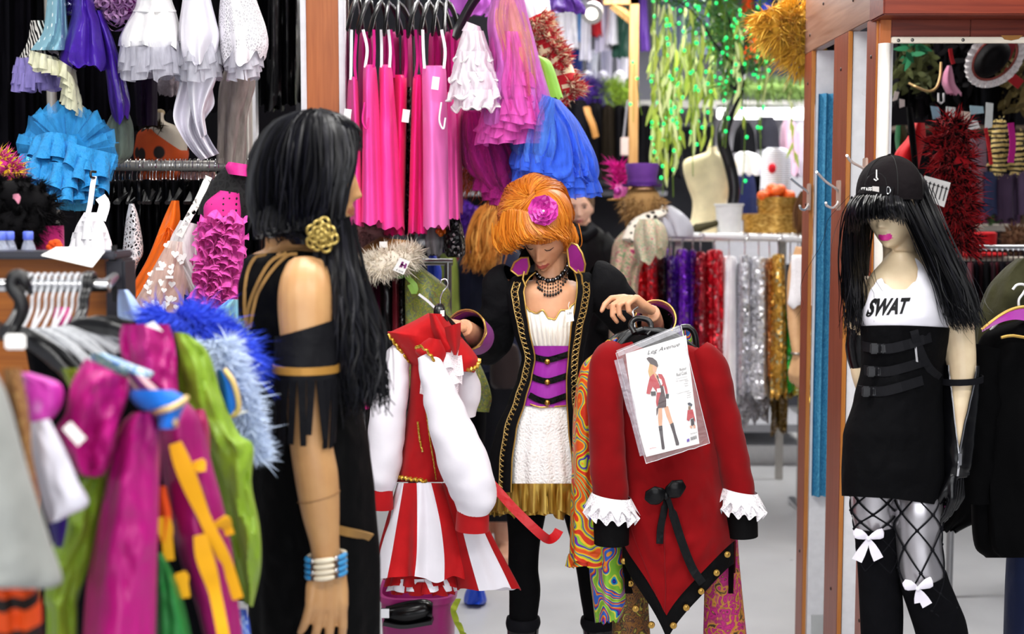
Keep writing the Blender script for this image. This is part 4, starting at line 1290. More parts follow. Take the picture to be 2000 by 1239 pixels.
for k, (bx_, by_) in enumerate(((1718, 681), (1712, 726), (1702, 765))):
 st = outline(db, [(bx_ - 42, by_ - 6), (bx_ - 12, by_ - 1), (bx_ + 20, by_), (bx_ + 55, by_ - 8), (bx_ + 100, by_ - 22)], 14)
 s_ = part('strap', MB().strip(st, .024, (0, -1, 0), .0015), fab('#17171a', .7), t, smooth=False)
 c_ = hit(db, bx_, by_, .007, SD - .13)
 bk = MB()
 for (ox, w_, h_) in ((-.014, .020, .026), (.016, .024, .024)):
  bk.box((c_.x + ox - w_ / 2, c_.y - .006, c_.z - h_ / 2), (c_.x + ox + w_ / 2, c_.y + .004, c_.z + h_ / 2), 0, .003)
 for sg in (-1, 1): bk.box((c_.x + .002, c_.y - .004, c_.z + sg * .008 - .002), (c_.x + .012, c_.y + .002, c_.z + sg * .008 + .002))
 bk.box((c_.x - .022, c_.y - .009, c_.z - .008), (c_.x - .008, c_.y - .005, c_.z + .008))
 part('buckle', bk, plain('#1c1c1f', .3, 0, .6), s_, smooth=False)
part('strap', MB().strip(outline(db, [(1785, 646), (1792, 672), (1812, 715), (1835, 738)], 12), .02, (0, -1, 0), .002), fab('#17171a', .7), t, smooth=False)
part('zip_pull', MB().strip(outline(db, [(1788, 676), (1789, 690), (1791, 708)], 6), .005, (0, -1, 0), .0015), CHROME, t, smooth=False)
# long gloves
gv = MB()
gl = [(1878, 712, SD - .02, .044), (1876, 760, SD - .025, .047), (1872, 830, SD - .035, .043), (1870, 900, SD - .05, .036), (1868, 925, SD - .05, .033)]
q = cat(gl, 40)
rws = []
for i, (a, b, c, r) in enumerate(q):
 gap = .85 * clamp(1 - (i / 26.0)) + .03
 ce = P(a, b, c)
 rws.append([ce + V((sin(an) * r, -cos(an) * r, 0)) * (1 + .05 * nz(an * 2, i * .35)) for an in [lerp(-.25 + gap, 2 * pi - .25 - gap, k / 36) for k in range(37)]])
gv.grid(rws)
g_ = part('glove', gv, BLKLEATHER, t, 'shiny black zipped gauntlet')
for sd in (0, 36):
 part('zip', MB().tube([r[sd] for r in rws], .0028, 6), CHROME, g_)
zp = rws[26][0]
part('zip_pull', MB().box((zp.x - .004, zp.y - .008, zp.z - .03), (zp.x + .004, zp.y - .004, zp.z), 0, .001), CHROME, g_)
part('cuff_strap', MB().strip([P(1877, 742, SD - .025) + V((sin(an) * .052, -cos(an) * .052, .004 * sin(an))) for an in [2 * pi * k / 30 for k in range(31)]], .016, [V((sin(2 * pi * k / 30), -cos(2 * pi * k / 30), 0)) for k in range(31)], .0015), BLACK2, g_)
hb = MB()
hand(hb, P(1868, 915, SD - .05), (-.06, -.05, -1), (-.6, .5, 0), (-.3, -1, 0), .95, (.3, .35, .4, .45), .05, (.3, .2))
hb.tube([P(1869, 895, SD - .05), P(1868, 930, SD - .05)], [.031, .03], 14)
part('glove_hand', fused(hb, .0032, 2), BLKLEATHER, g_)
part('glove', limb(MB(), [(1686, 640, SD + .06, .040), (1683, 690, SD + .07, .040), (1688, 714, SD + .068, .038)], 16, 16, wr=.004), BLKLEATHER, t)
# hair and cap
wg = MB()
r2 = random.Random(12)
hd = SD - .01
fr = [[(1678, 386, hd - .07), (1666, 400, hd - .10), (1660, 428, hd - .10), (1660, 462, hd - .085)],
      [(1690, 386, hd - .095), (1680, 402, hd - .125), (1678, 422, hd - .13), (1680, 436, hd - .125)],
      [(1708, 386, hd - .11), (1702, 404, hd - .14), (1702, 420, hd - .14), (1704, 428, hd - .13)],
      [(1728, 386, hd - .11), (1728, 404, hd - .135), (1732, 418, hd - .13), (1738, 426, hd - .12)],
      [(1752, 386, hd - .10), (1756, 404, hd - .12), (1762, 420, hd - .11), (1766, 440, hd - .09)]]
strands(wg, fr, 420, .0017, r2, (.012, .016), 10, 0, .006, .3, 3, .3)
lf_ = [[(1676, 384, hd - .05), (1656, 430, hd - .06), (1652, 520, hd - .06), (1656, 600, hd - .06), (1650, 668, hd - .07)],
       [(1680, 384, hd - .02), (1664, 440, hd - .04), (1662, 520, hd - .05), (1664, 600, hd - .05), (1666, 662, hd - .05)],
       [(1690, 384, hd + .04), (1676, 450, hd + .03), (1676, 530, hd + .03), (1674, 600, hd + .0), (1676, 660, hd + .0)],
       [(1710, 384, hd + .07), (1698, 450, hd + .08), (1690, 520, hd + .09), (1684, 580, hd + .09), (1680, 640, hd + .09)]]
strands(wg, lf_, 260, .0017, r2, (.012, .020), 16, .003, .02, .2, 3, .3)
rt_ = [[(1756, 384, hd - .085), (1782, 440, hd - .10), (1810, 500, hd - .105), (1836, 560, hd - .115), (1854, 620, hd - .12), (1868, 650, hd - .12)],
       [(1768, 382, hd - .06), (1792, 440, hd - .085), (1826, 500, hd - .09), (1852, 560, hd - .10), (1872, 615, hd - .10), (1888, 645, hd - .10)],
       [(1784, 380, hd - .02), (1812, 440, hd - .05), (1846, 500, hd - .06), (1872, 560, hd - .075), (1888, 610, hd - .085), (1906, 640, hd - .08)],
       [(1788, 380, hd + .04), (1818, 440, hd + .02), (1852, 500, hd + .0), (1884, 560, hd - .03), (1898, 600, hd - .05), (1912, 630, hd - .05)],
       [(1780, 380, hd + .09), (1800, 450, hd + .10), (1830, 510, hd + .08), (1860, 570, hd + .04), (1884, 620, hd + .0)]]
strands(wg, rt_, 560, .0017, r2, (.012, .022), 16, .003, .014, .2, 3, .3)
strands(wg, [[(1794, 372, hd - .01), (1818, 430, hd - .045), (1850, 500, hd - .055), (1878, 560, hd - .07), (1894, 610, hd - .08), (1908, 640, hd - .08)]], 130, .0018, r2, (.03, .024), 16, .003, .014, .2, 3, .3)
strands(wg, [lf_[0], lf_[1]], 14, .0006, r2, (.02, .13), 16, .006, .05, .3)
strands(wg, [rt_[1], rt_[2]], 18, .0006, r2, (.02, .09), 16, .006, .04, .3)
# scalp shell under the strands
wg.ell(P(1750, 384, hd + .025), (.080, .092, .082), 28, 18)
w_ = part('wig', wg, [HAIRBLK, HAIRBLK2], t)
w_['label'] = 'long straight black wig with a fringe'
cp = MB()
cc = P(1737, 381, SD - .002)
rws = []
ry = .108
for i in range(15):
 th = pi / 2 * i / 14
 rws.append([cc + V((.080 * sin(th) * cos(a), ry * sin(th) * sin(a), .098 * cos(th) ** .85)) for a in [2 * pi * k / 48 for k in range(48)]])
rws.append([p + V((0, 0, -.012)) for p in rws[-1]])
cp.grid(rws, True)
CAPM = fab('#141012', .8, .2, .2, .3, 22)
c_ = part('cap', cp, CAPM, t, 'black baseball cap worn back to front')
part('button', MB().ell(cc + V((0, 0, .098)), (.008, .008, .005), 12, 8), CAPM, c_)
for k in range(6):
 a = 2 * pi * k / 6 + .4
 part('seam', MB().tube([cc + V(((.0807) * sin(th) * cos(a), (ry + .0007) * sin(th) * sin(a), .0987 * cos(th) ** .85)) for th in [pi / 2 * i / 12 for i in range(13)]], .0011, 5), plain('#050505', .8), c_)
cb = cp.bvh()
def cpx(a, b, e=.003): return hit(cb, a, b, e, SD - .1)
part('half_moon_opening', MB().poly([cpx(x, y, .0015) for x, y in ((1690, 362), (1694, 346), (1706, 337), (1720, 338), (1730, 348), (1733, 362))], .001, (0, -1, .2)), HAIRBLK, c_)
part('band', MB().strip([cpx(x, y, .004) for x, y in ((1679, 371), (1690, 371), (1704, 371), (1718, 372), (1732, 373), (1745, 374))], .021, (0, -1, .1), .0012), fab('#0d0b0d', .7), c_, smooth=False)
part('lettering', lettering(MB(), 'STAFF', lambda u, v: cpx(lerp(1682, 1703, u), lerp(376, 366, v), .0062), bold=.02), PAPER, c_, 'white STAFF lettering', smooth=False)
b0 = [cpx(x, y, .0065) for x, y in ((1704, 377), (1717, 378), (1717, 365), (1704, 364))]
part('slide', MB().poly(b0, .002, (0, -1, 0)), plain('#e6e0dc', .25, .4), c_, smooth=False)
part('ring', MB().tube([cpx(1734 + 5 * cos(a) * (1 if cos(a) > 0 else .4), 372 + 7 * sin(a), .006) for a in [2 * pi * k / 16 for k in range(17)]], .0013, 6), CHROME, c_)
part('thread_hook', MB().tube([cpx(x, y, .004) for x, y in ((1712, 332), (1712, 340), (1712, 347), (1715, 351), (1711, 353), (1707, 350))], .0014, 6), PAPER, c_)
# ------------------------------------------------------------------ foreground mannequin, seen from behind
FD = 2.65
t = thing('mannequin', 'near mannequin in black fringed dress and curled black wig, seen from behind', 'mannequin', V((P(610, 0, FD).x, FD, 0)))
TR = [(462, 535, 622, 0, .42), (485, 520, 640, 0, .55), (505, 484, 664, 0, .8), (560, 471, 694, 0, 1), (640, 473, 706, 0, 1), (720, 487, 700, 0, .92), (800, 492, 700, 0, .92), (870, 502, 714, 0, 1), (960, 498, 724, 0, 1.1), (1100, 494, 734, 0, 1.1), (1500, 500, 730, 0, 1.1)]
bm = MB()
loft(bm, [(r[1], r[0], r[2], r[0], r[3], r[4]) for r in TR[1:8]], FD, .12, 44, 40, caps=True)
hc = P(598, 340, FD); hR = frame3((.93, .35, -.06), (.04, 0, 1))
head(bm, hc, hR, 1.0)
limb(bm, [(578, 400, FD, .056), (570, 450, FD, .052), (575, 490, FD, .060), (585, 530, FD, .075)], 16)
arm = [(600, 522, FD - .13, .040), (597, 560, FD - .155, .050), (596, 610, FD - .17, .051), (599, 700, FD - .185, .045), (606, 850, FD - .19, .040), (618, 930, FD - .19, .041), (626, 1000, FD - .19, .036), (634, 1060, FD - .19, .028), (638, 1105, FD - .19, .0265)]
limb(bm, arm, 18)
limb(bm, [(560, 540, FD + .12, .05), (530, 640, FD + .16, .045), (520, 800, FD + .15, .04), (530, 960, FD + .12, .035)], 14)
hand(bm, P(640, 1100, FD - .19), (-.05, -.06, -1), (-.35, .9, 0), (.9, .5, 0), 1.0, (.28, .26, .26, .30), .10, (.35, .2))
body = fused(bm, .0036, 3)
lip_faces(body, hc, hR, 1.0)
TANSKIN = skin('#b98d5c', .42)
part('body', body, [TANSKIN, plain('#a05a40', .4)], t)
q = cat(arm, 60)
i = 42
cj = P(*q[41][:3])
part('joint_seam', MB().tube([cj + V((cos(a) * (q[41][3] + .0005), sin(a) * (q[41][3] + .0005), .010 * cos(a))) for a in [2 * pi * k / 30 for k in range(31)]], .0009, 5), plain('#8a633c', .6), t)
eyb = MB().strip([hc + hR @ V(p) for p in ((-.018, .096, .024), (-.030, .092, .028), (-.044, .082, .022))], .006, hR @ V((-.2, 1, 0)), .001)
part('eyebrow', eyb, HAIRBLK, t)
ds = MB()
wrap(ds, TR, FD, .12, lambda u, f: (489 + 8 * abs(u)) if f else 500, lambda u, f: 1500, .007, 96, 90, seed=2, wr=.008, folds=9, amp=.05)
BLKDRESS = fab('#070708', .6, .1, .2, .35, 10)
part('dress', ds, BLKDRESS, t)
db = ds.bvh()
TANCORD = fab('#9a7440', .7)
for pts in ([(560, 494), (528, 512), (500, 560), (484, 610), (484, 660), (494, 760), (500, 870)], [(580, 496), (560, 500), (530, 530), (505, 570), (496, 600), (488, 640)], [(520, 498), (497, 505), (482, 540), (478, 600), (486, 670), (497, 730), (508, 800)]):
 part('shoulder_cord', MB().strip(outline(db, pts, 24, .004), .0065, (0, -1, 0), .002), TANCORD, t)
part('hem_band', MB().strip(outline(db, [(655, 1034), (680, 1040), (705, 1045), (724, 1050)], 12, .006), .017, (0, -1, 0), .002), TANCORD, t)
part('side_band', MB().strip(outline(db, [(716, 760), (716, 800), (717, 850)], 8, .006), .010, (0, -1, 0), .002), TANCORD, t)
# off-shoulder sleeve with gold band and cut fringe
sl = MB()
rws = []
for i in range(22):
 k = i / 21
 y = lerp(640, 736, k)
 rws.append([])
 for j in range(44):
  a = 2 * pi * j / 44
  r = (.0565 + .003 * k) * (1 + .025 * sin(5 * a + k * 3) * k)
  rws[-1].append(P(lerp(596, 599, k), y, FD - lerp(.172, .187, k)) + V((r * sin(a), -r * cos(a), .016 * (1 - k) * sin(a))))
sl.grid(rws, True)
o = part('sleeve', sl, fab('#0e0e12', .6, .1, .3, .5, 12), t)
ce = P(598, 719, FD - .184)
part('gold_band', MB().strip([ce + V((sin(a) * .0605, -cos(a) * .0605, 0)) for a in [2 * pi * k / 40 for k in range(41)]], .014, [V((sin(2 * pi * k / 40), -cos(2 * pi * k / 40), 0)) for k in range(41)], .002), plain('#b07f35', .5, .3), o)
r3 = random.Random(5)
for k in range(15):
 a = -2.0 + 4.0 * k / 14
 ce = P(599, 736, FD - .187)
 b0 = ce + V((sin(a) * .0595, -cos(a) * .0595, 0))
 ln = r3.uniform(.10, .138)
 sw = r3.uniform(-.010, .010)
 part('fringe_strip', MB().strip([b0, b0 + V((sw * .3, 0, -ln * .4)), b0 + V((sw, 0, -ln))], [.016, .013, .011], (sin(a), -cos(a), 0), .001), fab('#0e0e12', .6, .1, .3, .5, 12), o, smooth=False)
for k in range(6):
 b0 = P(492 + 5 * k, 792, FD + .0)
 part('fringe_strip', MB().strip([b0, b0 + V((.004, 0, -.03)), b0 + V((.004 * r3.uniform(-1, 2), 0, -.065))], [.012, .010, .009], (0, -1, 0), .001), BLACK2, t, smooth=False)
# bracelet of long bone beads and blue beads
bc = P(637, 1104, FD - .19)
br = thing('bracelet', 'beaded bracelet of bone and blue beads on the near mannequin wrist', 'bracelet', bc)
BONE = plain('#e0d3ba', .35); BLUEB = plain('#2f86bd', .3); DKB = plain('#3a2320', .4); SILB = plain('#c8c4c4', .2, .8)
for row in range(4):
 z = .0165 - row * .011
 segs = [(-2.9, -1.75, BONE), (-1.7, -.75, BLUEB), (-.52, .55, BONE), (.78, 1.7, BLUEB), (1.78, 2.9, BONE)]
 for (a0, a1, mt) in segs:
  pts = [bc + V((sin(a) * .036, -cos(a) * .033, z + .004 * sin(a))) for a in [lerp(a0, a1, k / 8) for k in range(9)]]
  part('bead', MB().tube(pts, [.0032, .0048, .0052, .0054, .0054, .0054, .0052, .0048, .0032], 8), mt, br)
 for a in (-.63, .66):
  p = bc + V((sin(a) * .036, -cos(a) * .033, z + .004 * sin(a)))
  part('spacer', MB().ell(p, (.0042, .0042, .0048), 8, 6), SILB if row % 2 == 0 else DKB, br)
# necklace and wig
nk = MB()
for k in range(26):
 a = 2 * pi * k / 26
 p = P(573, 462, FD) + V((sin(a) * .057, -cos(a) * .057, .012 * -sin(a)))
 nk.ell(p, (.0065, .0065, .0055), 8, 6)
part('choker', nk, plain('#b08a4a', .35, .6), t, 'gold beaded choker')
wg = MB()
r2 = random.Random(31)
base = MB().ell(P(590, 312, FD + .02), (.078, .095, .094), 36, 24)
wg.add(base.v, base.f)
loft(wg, [(330, 520, 636), (380, 520, 634), (420, 526, 632), (455, 540, 630), (478, 560, 625)], FD + .01, .09, 30, 14, caps=True)
guides = []
top = (618, 222, FD - .01)
for k in range(13):
 a = -2.6 + 5.2 * k / 12      # around the back: seen side first
 s_, c_ = sin(a), cos(a)
 ex = 604 + 100 * s_
 dd = FD - .118 * c_
 endy = 458 + 26 * nz(k * 1.7)
 guides.append([top, (610 + 62 * s_, 240, FD - .075 * c_), (606 + 98 * s_, 310, dd), (603 + 98 * s_, 385, dd), (598 + 76 * s_, 440, FD - .095 * c_), (588 + 66 * s_, endy, FD - .085 * c_)])
# let the face stay free at the far right: pull those guides back
for g in guides:
 for i in range(2, 6): g[i] = (min(g[i][0], (0, 0, 668, 648, 642, 636)[i]), g[i][1], g[i][2])
strands(wg, guides, 1150, .0024, r2, (.012, .026), 15, .006, .018, .35, 3, .4)
bang = [[(622, 224, FD - .02), (664, 232, FD - .06), (682, 256, FD - .05), (686, 290, FD - .05)], [(626, 222, FD + .02), (664, 234, FD + .01), (688, 258, FD + .02), (694, 294, FD + .02)], [(624, 222, FD + .05), (660, 236, FD + .07), (686, 266, FD + .08), (692, 296, FD + .08)]]
strands(wg, bang, 420, .0020, r2, (.010, .010), 12, .002, .010, .3, 3, .4)
tail = [[(644, 440, FD - .09), (648, 520, FD - .13), (652, 620, FD - .145), (664, 720, FD - .145), (676, 820, FD - .14)],
  [(660, 430, FD - .06), (672, 520, FD - .13), (690, 620, FD - .15), (704, 700, FD - .15), (716, 790, FD - .15)],
  [(670, 440, FD - .02), (684, 530, FD - .08), (708, 640, FD - .11), (728, 720, FD - .12), (736, 800, FD - .12)]]
strands(wg, tail, 800, .0024, r2, (.02, .035), 18, .011, .03, .35, 3, .4)
curl = []
for k in range(9):
 x_ = 528 + k * 13; y_ = 440 + 10 * nz(k * 2.3)
 curl.append([(x_ - 4, y_ - 30, FD - .09), (x_ - 10, y_, FD - .10), (x_, y_ + 18, FD - .105), (x_ + 12, y_ + 8, FD - .10), (x_ + 8, y_ - 8, FD - .09)])
for g in curl: strands(wg, [g], 24, .0018, r2, (.016, .02), 12, .0, .008, .3, 3, .4)
part('wig', wg, [plain('#07070b', .42, 0, .28), plain('#12121a', .4, 0, .35)], t, 'black wig with curled ends and a side tail')
fl = thing('hair_flower', 'gold filigree flower clip in the near mannequin wig', 'hair clip', P(628, 462, FD - .15))
GP = plain('#a8914a', .4, .5)
for k in range(14):
 a = 2.4 * k
 r_ = .002 + .0052 * sqrt(k)
 c_ = P(628, 460, FD - .155) + V((cos(a) * r_ * 1.05, -.010 + .0007 * k, sin(a) * r_ * 1.25))
 part('petal', MB().tube([c_ + V((cos(b) * .009, -.003 * sin(3 * b), sin(b) * .010)) for b in [2 * pi * j / 14 for j in range(15)]], .0028, 6), GP, fl)
part('centre', MB().ell(P(628, 460, FD - .165), (.006, .005, .006), 10, 8), GP, fl)
# ================================================================== the red-haired woman
WD = 4.08
t = thing('person', 'woman in ginger beehive wig and black jacket over purple corset, holding up costumes', 'person', V((P(1075, 0, WD).x, WD, 0)))
JR = [(530, 1020, 1150, 0, .6), (548, 992, 1165, 0, .8), (570, 984, 1168, 0, .95), (600, 990, 1162, 0, 1.05), (640, 1001, 1150, 0, 1.05), (700, 1019, 1139, 0, .95), (740, 1010, 1138, 0, .98), (780, 994, 1144, 0, 1.05), (840, 968, 1158, 0, 1.2), (900, 955, 1172, 0, 1.35), (962, 951, 1182, 0, 1.45)]
BR = [(548, 1030, 1118, 0, .55), (560, 1004, 1146, 0, .75), (580, 996, 1156, 0, .9), (640, 1008, 1142, 0, .95), (700, 1026, 1130, 0, .85), (760, 1022, 1130, 0, .88), (830, 1000, 1140, 0, 1.0), (930, 996, 1150, 0, 1.0), (990, 1002, 1150, 0, .9)]
bm = MB()
loft(bm, [(r[1], r[0], r[2], r[0], r[3], r[4]) for r in BR], WD, .105, 44, 40, caps=True)
hc = P(1068, 452, WD - .04)
hR = frame3((-.30, -.77, -.56), (-.10, -.45, .85))
HS = .95
head(bm, hc, hR, HS, lids=1.0)
limb(bm, [(1076, 470, WD + .0, .054), (1076, 510, WD + .005, .050), (1075, 545, WD + .01, .054), (1075, 580, WD, .075)], 18)
armR = [(1000, 558, WD + .01, .05), (982, 600, WD + .03, .047), (952, 684, WD + .08, .038), (928, 660, WD - .06, .036), (906, 640, WD - .20, .026)]
armL = [(1150, 556, WD + .01, .05), (1172, 580, WD + .02, .047), (1262, 668, WD + .06, .038), (1274, 640, WD - .09, .036), (1272, 612, WD - .23, .026)]
limb(bm, armR, 14); limb(bm, armL, 14)
hand(bm, P(903, 638, WD - .21), (-.80, -.50, .12), (-.25, .15, -.95), (-.1, -1, .3), .98, (.75, .85, .9, .95), .05, (.35, .2))
hand(bm, P(1270, 608, WD - .24), (-.72, -.30, .42), (-.45, -.25, -.85), (-.2, .6, .5), .98, (.55, .95, 1.0, 1.05), .05, (.35, .3))
body = fused(bm, .0032, 2)
lip_faces(body, hc, hR, HS)
part('body', body, [skin('#d9a27c', .45, .06), plain('#b4584e', .4)], t)
# brows and lash lines
for sx in (-1, 1):
 part('lash_line', MB().tube([hc + hR @ (V((sx * x, y, z)) * HS) for x, y, z in ((.017, .0905, -.0035), (.026, .0935, -.0070), (.036, .0905, -.0065), (.046, .080, -.002))], [.0010, .0017, .0018, .0010], 6), plain('#2a1712', .6), t)
 part('eyebrow', MB().tube([hc + hR @ (V((sx * x, y, z)) * HS) for x, y, z in ((.014, .1015, .0195), (.028, .1000, .0250), (.046, .0865, .0205))], [.0016, .0022, .001], 6, flat=(1, .5)), plain('#7a4a22', .8), t)
# jacket, open at the front
jk = MB()
rws = []
aR, aL = .53, .60
for i in range(46):
 y = lerp(532, 962, i / 45)
 xl, xr, dD, tf = y_at(JR, y)
 cx, hw = (xl + xr) / 2, (xr - xl) / 2
 k = i / 45
 rw = []
 gr_ = aR + .06 * sstep(.5, .0, k); gl_ = aL + .02 * sstep(.4, 0, k)
 for j in range(76):
  a = lerp(gr_, 2 * pi - gl_, j / 75)
  w_ = .05 * sstep(.5, 1, k) * sin(9 * a + 1.0)
  rw.append(P(cx + sin(a) * hw * (1 + w_), y, WD + dD - .13 * tf * cos(a) * (1 + w_) + .004 * nz(a * 3, y * .02)))
 rws.append(rw)
jk.grid(rws)
JM = fab('#141416', .85, .25, .2, .3, 30)
jo = part('jacket', jk, JM, t, 'black fitted jacket with gold braid')
jb = jk.bvh()
for edge, sg in ((0, 1), (-1, -1)):
 part('gold_edge', MB().tube([r[edge] + V((0, -.001, 0)) for r in rws], .0022, 6), GOLDTHREAD, jo)
GM = plain('#b39354', .42, .55)
pl = [r[-5] + V((0, -.004, 0)) for r in rws[2:]]
pr = [r[4] + V((0, -.004, 0)) for r in rws[2:]]
part('gold_braid', lattice(MB(), pl, .020, V((-.52, -.85, 0))), GM, jo)
part('gold_braid', lattice(MB(), pr, .020, V((.47, -.88, 0))), GM, jo)
# lapel inner facing behind the braid edge
# sleeves with puffed heads
slR = [(1004, 545, WD + .01, .052), (988, 560, WD + .02, .070), (976, 612, WD + .05, .066), (954, 678, WD + .08, .056), (934, 662, WD - .04, .052), (920, 650, WD - .12, .050)]
slL = [(1148, 545, WD + .01, .052), (1170, 556, WD + .01, .074), (1212, 606, WD + .04, .068), (1262, 664, WD + .06, .058), (1276, 644, WD - .07, .052), (1280, 630, WD - .14, .050)]
for s_ in (slR, slL):
 part('sleeve', limb(MB(), s_, 30, 44, wr=.012, seed=s_[0][0], caps=False), JM, jo)
PURP = fab('#8e1f8c', .5, .3, .4, .2, 14)
for c_, s_ in (([(932, 660, WD - .06, .054), (919, 651, WD - .12, .058), (908, 645, WD - .165, .061)], 0), ([(1278, 642, WD - .09, .053), (1281, 632, WD - .14, .056), (1280, 623, WD - .175, .059)], 0)):
 cf = part('cuff', limb(MB(), c_, 30, 14, caps=False), PURP, jo, 'purple turned-back cuff')
 q = cat(c_, 10); a_, b_ = P(*q[-2][:3]), P(*q[-1][:3]); ax = (b_ - a_).normalized()
 u = ax.orthogonal().normalized(); v_ = ax.cross(u)
 rg = [b_ + (u * cos(k) + v_ * sin(k)) * (c_[-1][3] + .001) - ax * .004 for k in [2 * pi * j / 30 for j in range(31)]]
 part('gold_edge', MB().tube(rg, .0028, 6), GOLDTHREAD, cf)
 rg = [b_ + (u * cos(k) + v_ * sin(k)) * (c_[-1][3] - .0005) - ax * (.018 + .004 * sin(9 * k)) for k in [2 * pi * j / 80 for j in range(81)]]
 part('gold_braid', MB().tube(rg, .0022, 6), GOLDTHREAD, cf)
# standing purple collar
for pts, dd in (([(1108, 486), (1116, 475), (1127, 479), (1137, 495), (1143, 516), (1141, 531), (1126, 533), (1112, 520)], WD - .13), ([(998, 528), (1005, 513), (1018, 504), (1031, 503), (1034, 520), (1029, 535), (1012, 539)], WD - .12)):
 q = [P(a, b, dd + .03 * abs(i - 3) / 3) for i, (a, b) in enumerate(pts)]
 co = part('collar', MB().poly(q, .006, (0, -1, 0)), fab('#8e1f7c', .4, .3, .5, .1, 14), jo, 'purple standing collar wing', smooth=False)
 part('gold_edge', MB().tube(q + [q[0]], .0032, 6), GOLDTHREAD, co)
 bk = [p + V((0, .012, 0)) for p in q]
 part('collar_back', MB().poly([p + V(((p.x - bk[0].x) * .06, 0, .003)) for p in bk], .006, (0, -1, 0)), JM, co, smooth=False)
part('collar_band', MB().strip([P(*p) for p in cat([(1126, 508, WD - .09), (1122, 500, WD + .0), (1104, 490, WD + .07), (1074, 488, WD + .09), (1044, 494, WD + .07), (1024, 508, WD + .0), (1014, 522, WD - .08)], 30)], .062, [V((sin(lerp(1.9, -1.9, i / 29)), cos(lerp(1.9, -1.9, i / 29)), 0)) for i in range(30)], .003), JM, jo, smooth=False)
for pts in ([(1024, 530), (1021, 545), (1027, 560)], [(1128, 527), (1136, 538), (1138, 556)]):
 part('lapel_cord', MB().tube([P(a, b, WD - .115) for a, b in pts], .003, 6), GOLDTHREAD, jo)
# underdress: gathered satin top, purple corset with black bands, lace skirt, gold hem
U = [(r[0], r[1] + 4, r[2] - 4) + tuple(r[3:]) for r in JR]
def under(y0f, y1f, grow, folds=0, amp=0., m=20, seed=0, wr=.0, n=110):
 return wrap(MB(), U, WD, .118, y0f, y1f, grow, n, m, -1.25, 1.25, folds=folds, amp=amp, seed=seed, wr=wr)
neck = [(-1, 588), (-.62, 596), (-.5, 608), (-.36, 612), (-.2, 606), (-.05, 622), (.1, 624), (.25, 606), (.4, 606), (.5, 596), (.62, 585), (1, 580)]
sat = MB()
rr = []
for i in range(24):
 k = i / 23; rw = []
 for j in range(120):
  a = lerp(-1.0, 1.0, j / 119); u = sin(a)
  y = lerp(tab(neck, u), 677, k)
  xl, xr, dD, tf = y_at(U, y)
  w_ = .0035 * sin(46 * a + 2 * nz(a * 4, k * 2)) * sin(pi * k) ** .5 + .010 * sin(pi * k)
  rw.append(P((xl + xr) / 2 + u * (xr - xl) / 2, y, WD - .118 * tf * cos(a) - w_))
 rr.append(rw)
sat.grid(rr)
part('satin_top', sat, satin('#eeebe2', .38, .2), t, 'gathered white satin bust panel')
part('gold_edge', MB().tube([p + V((0, -.003, 0)) for p in rr[0]], .0024, 6), GOLDTHREAD, t)
cs = under(lambda u, f: 676, lambda u, f: 797 - 8 * abs(u), .004, wr=.002, m=26)
co = part('corset', cs, fab('#93249a', .55, .3, .35, .15, 14), t, 'purple corset front')
cbv = cs.bvh()
for k, (yc, ye) in enumerate(((703, 692), (745, 733), (785, 772))):
 bd = part('band', MB().strip(outline(cbv, [(1034, ye), (1050, (yc + ye) / 2 + 2), (1070, yc), (1090, (yc + ye) / 2 + 1), (1116, ye - 2)], 22, .003), .018, (0, -1, 0), .002), fab('#0d0d0f', .7, .2, .3, 1.0, 60), co)
 bp = hit(cbv, 1069, yc + (2 if k else 4), .008, WD - .14)
 part('button', MB().lathe([(0, .005), (.005, .0045), (.0085, .002), (.009, 0)], bp, 20, 0, Matrix.Rotation(pi / 2, 3, 'X')), GOLDBTN, bd)
part('gold_edge', MB().tube(outline(cbv, [(1036, 790), (1052, 795), (1070, 797), (1090, 796), (1112, 791)], 20, .004), .0026, 6), GOLDTHREAD, co)
LACEW = NT('white_lace_cloth')
v_ = LACEW.coord(); n_ = LACEW.new('ShaderNodeTexVoronoi', feature='DISTANCE_TO_EDGE', i_Scale=90.0); LACEW.l(v_, n_.inputs['Vector'])
LACEW.l(LACEW.ramp(n_.outputs[0], [(0, '#f6f4f3'), (.5, '#eceae8')]), LACEW.b.inputs['Base Color']); LACEW.bump(n_.outputs[0], .8, .006); setp(LACEW, Roughness=.85)
lc = under(lambda u, f: 786, lambda u, f: 972 + 4 * sin(u * 40), .0, folds=22, amp=.035, m=34, seed=1)
part('lace_skirt', lc, LACEW.mat, t, 'white crushed lace skirt panel')
GOLDLAME = cells('gold_lame', [(.0, '#5e4410'), (.4, '#a57f2c'), (1, '#d8b75e')], 90, rough=.3, metal=.7, stretch=(1, 1, .12))
hm = MB()
ringp = []
for y in (945, 960):
 xl, xr, dD, tf = y_at(JR, y)
 ringp.append([P((xl + xr) / 2 + sin(a) * (xr - xl) / 2 * .985, y, WD - .128 * tf * cos(a)) for a in [2 * pi * k / 320 for k in range(321)]])
frill(hm, ringp[0], (0, 0, -1), .085, .010, 190, 1, 6)
frill(hm, [p + V((0, .01, 0)) for p in ringp[1]], (0, 0, -1), .078, .009, 170, 4, 6)
part('gold_hem', hm, GOLDLAME, t, 'pleated gold lame hem')
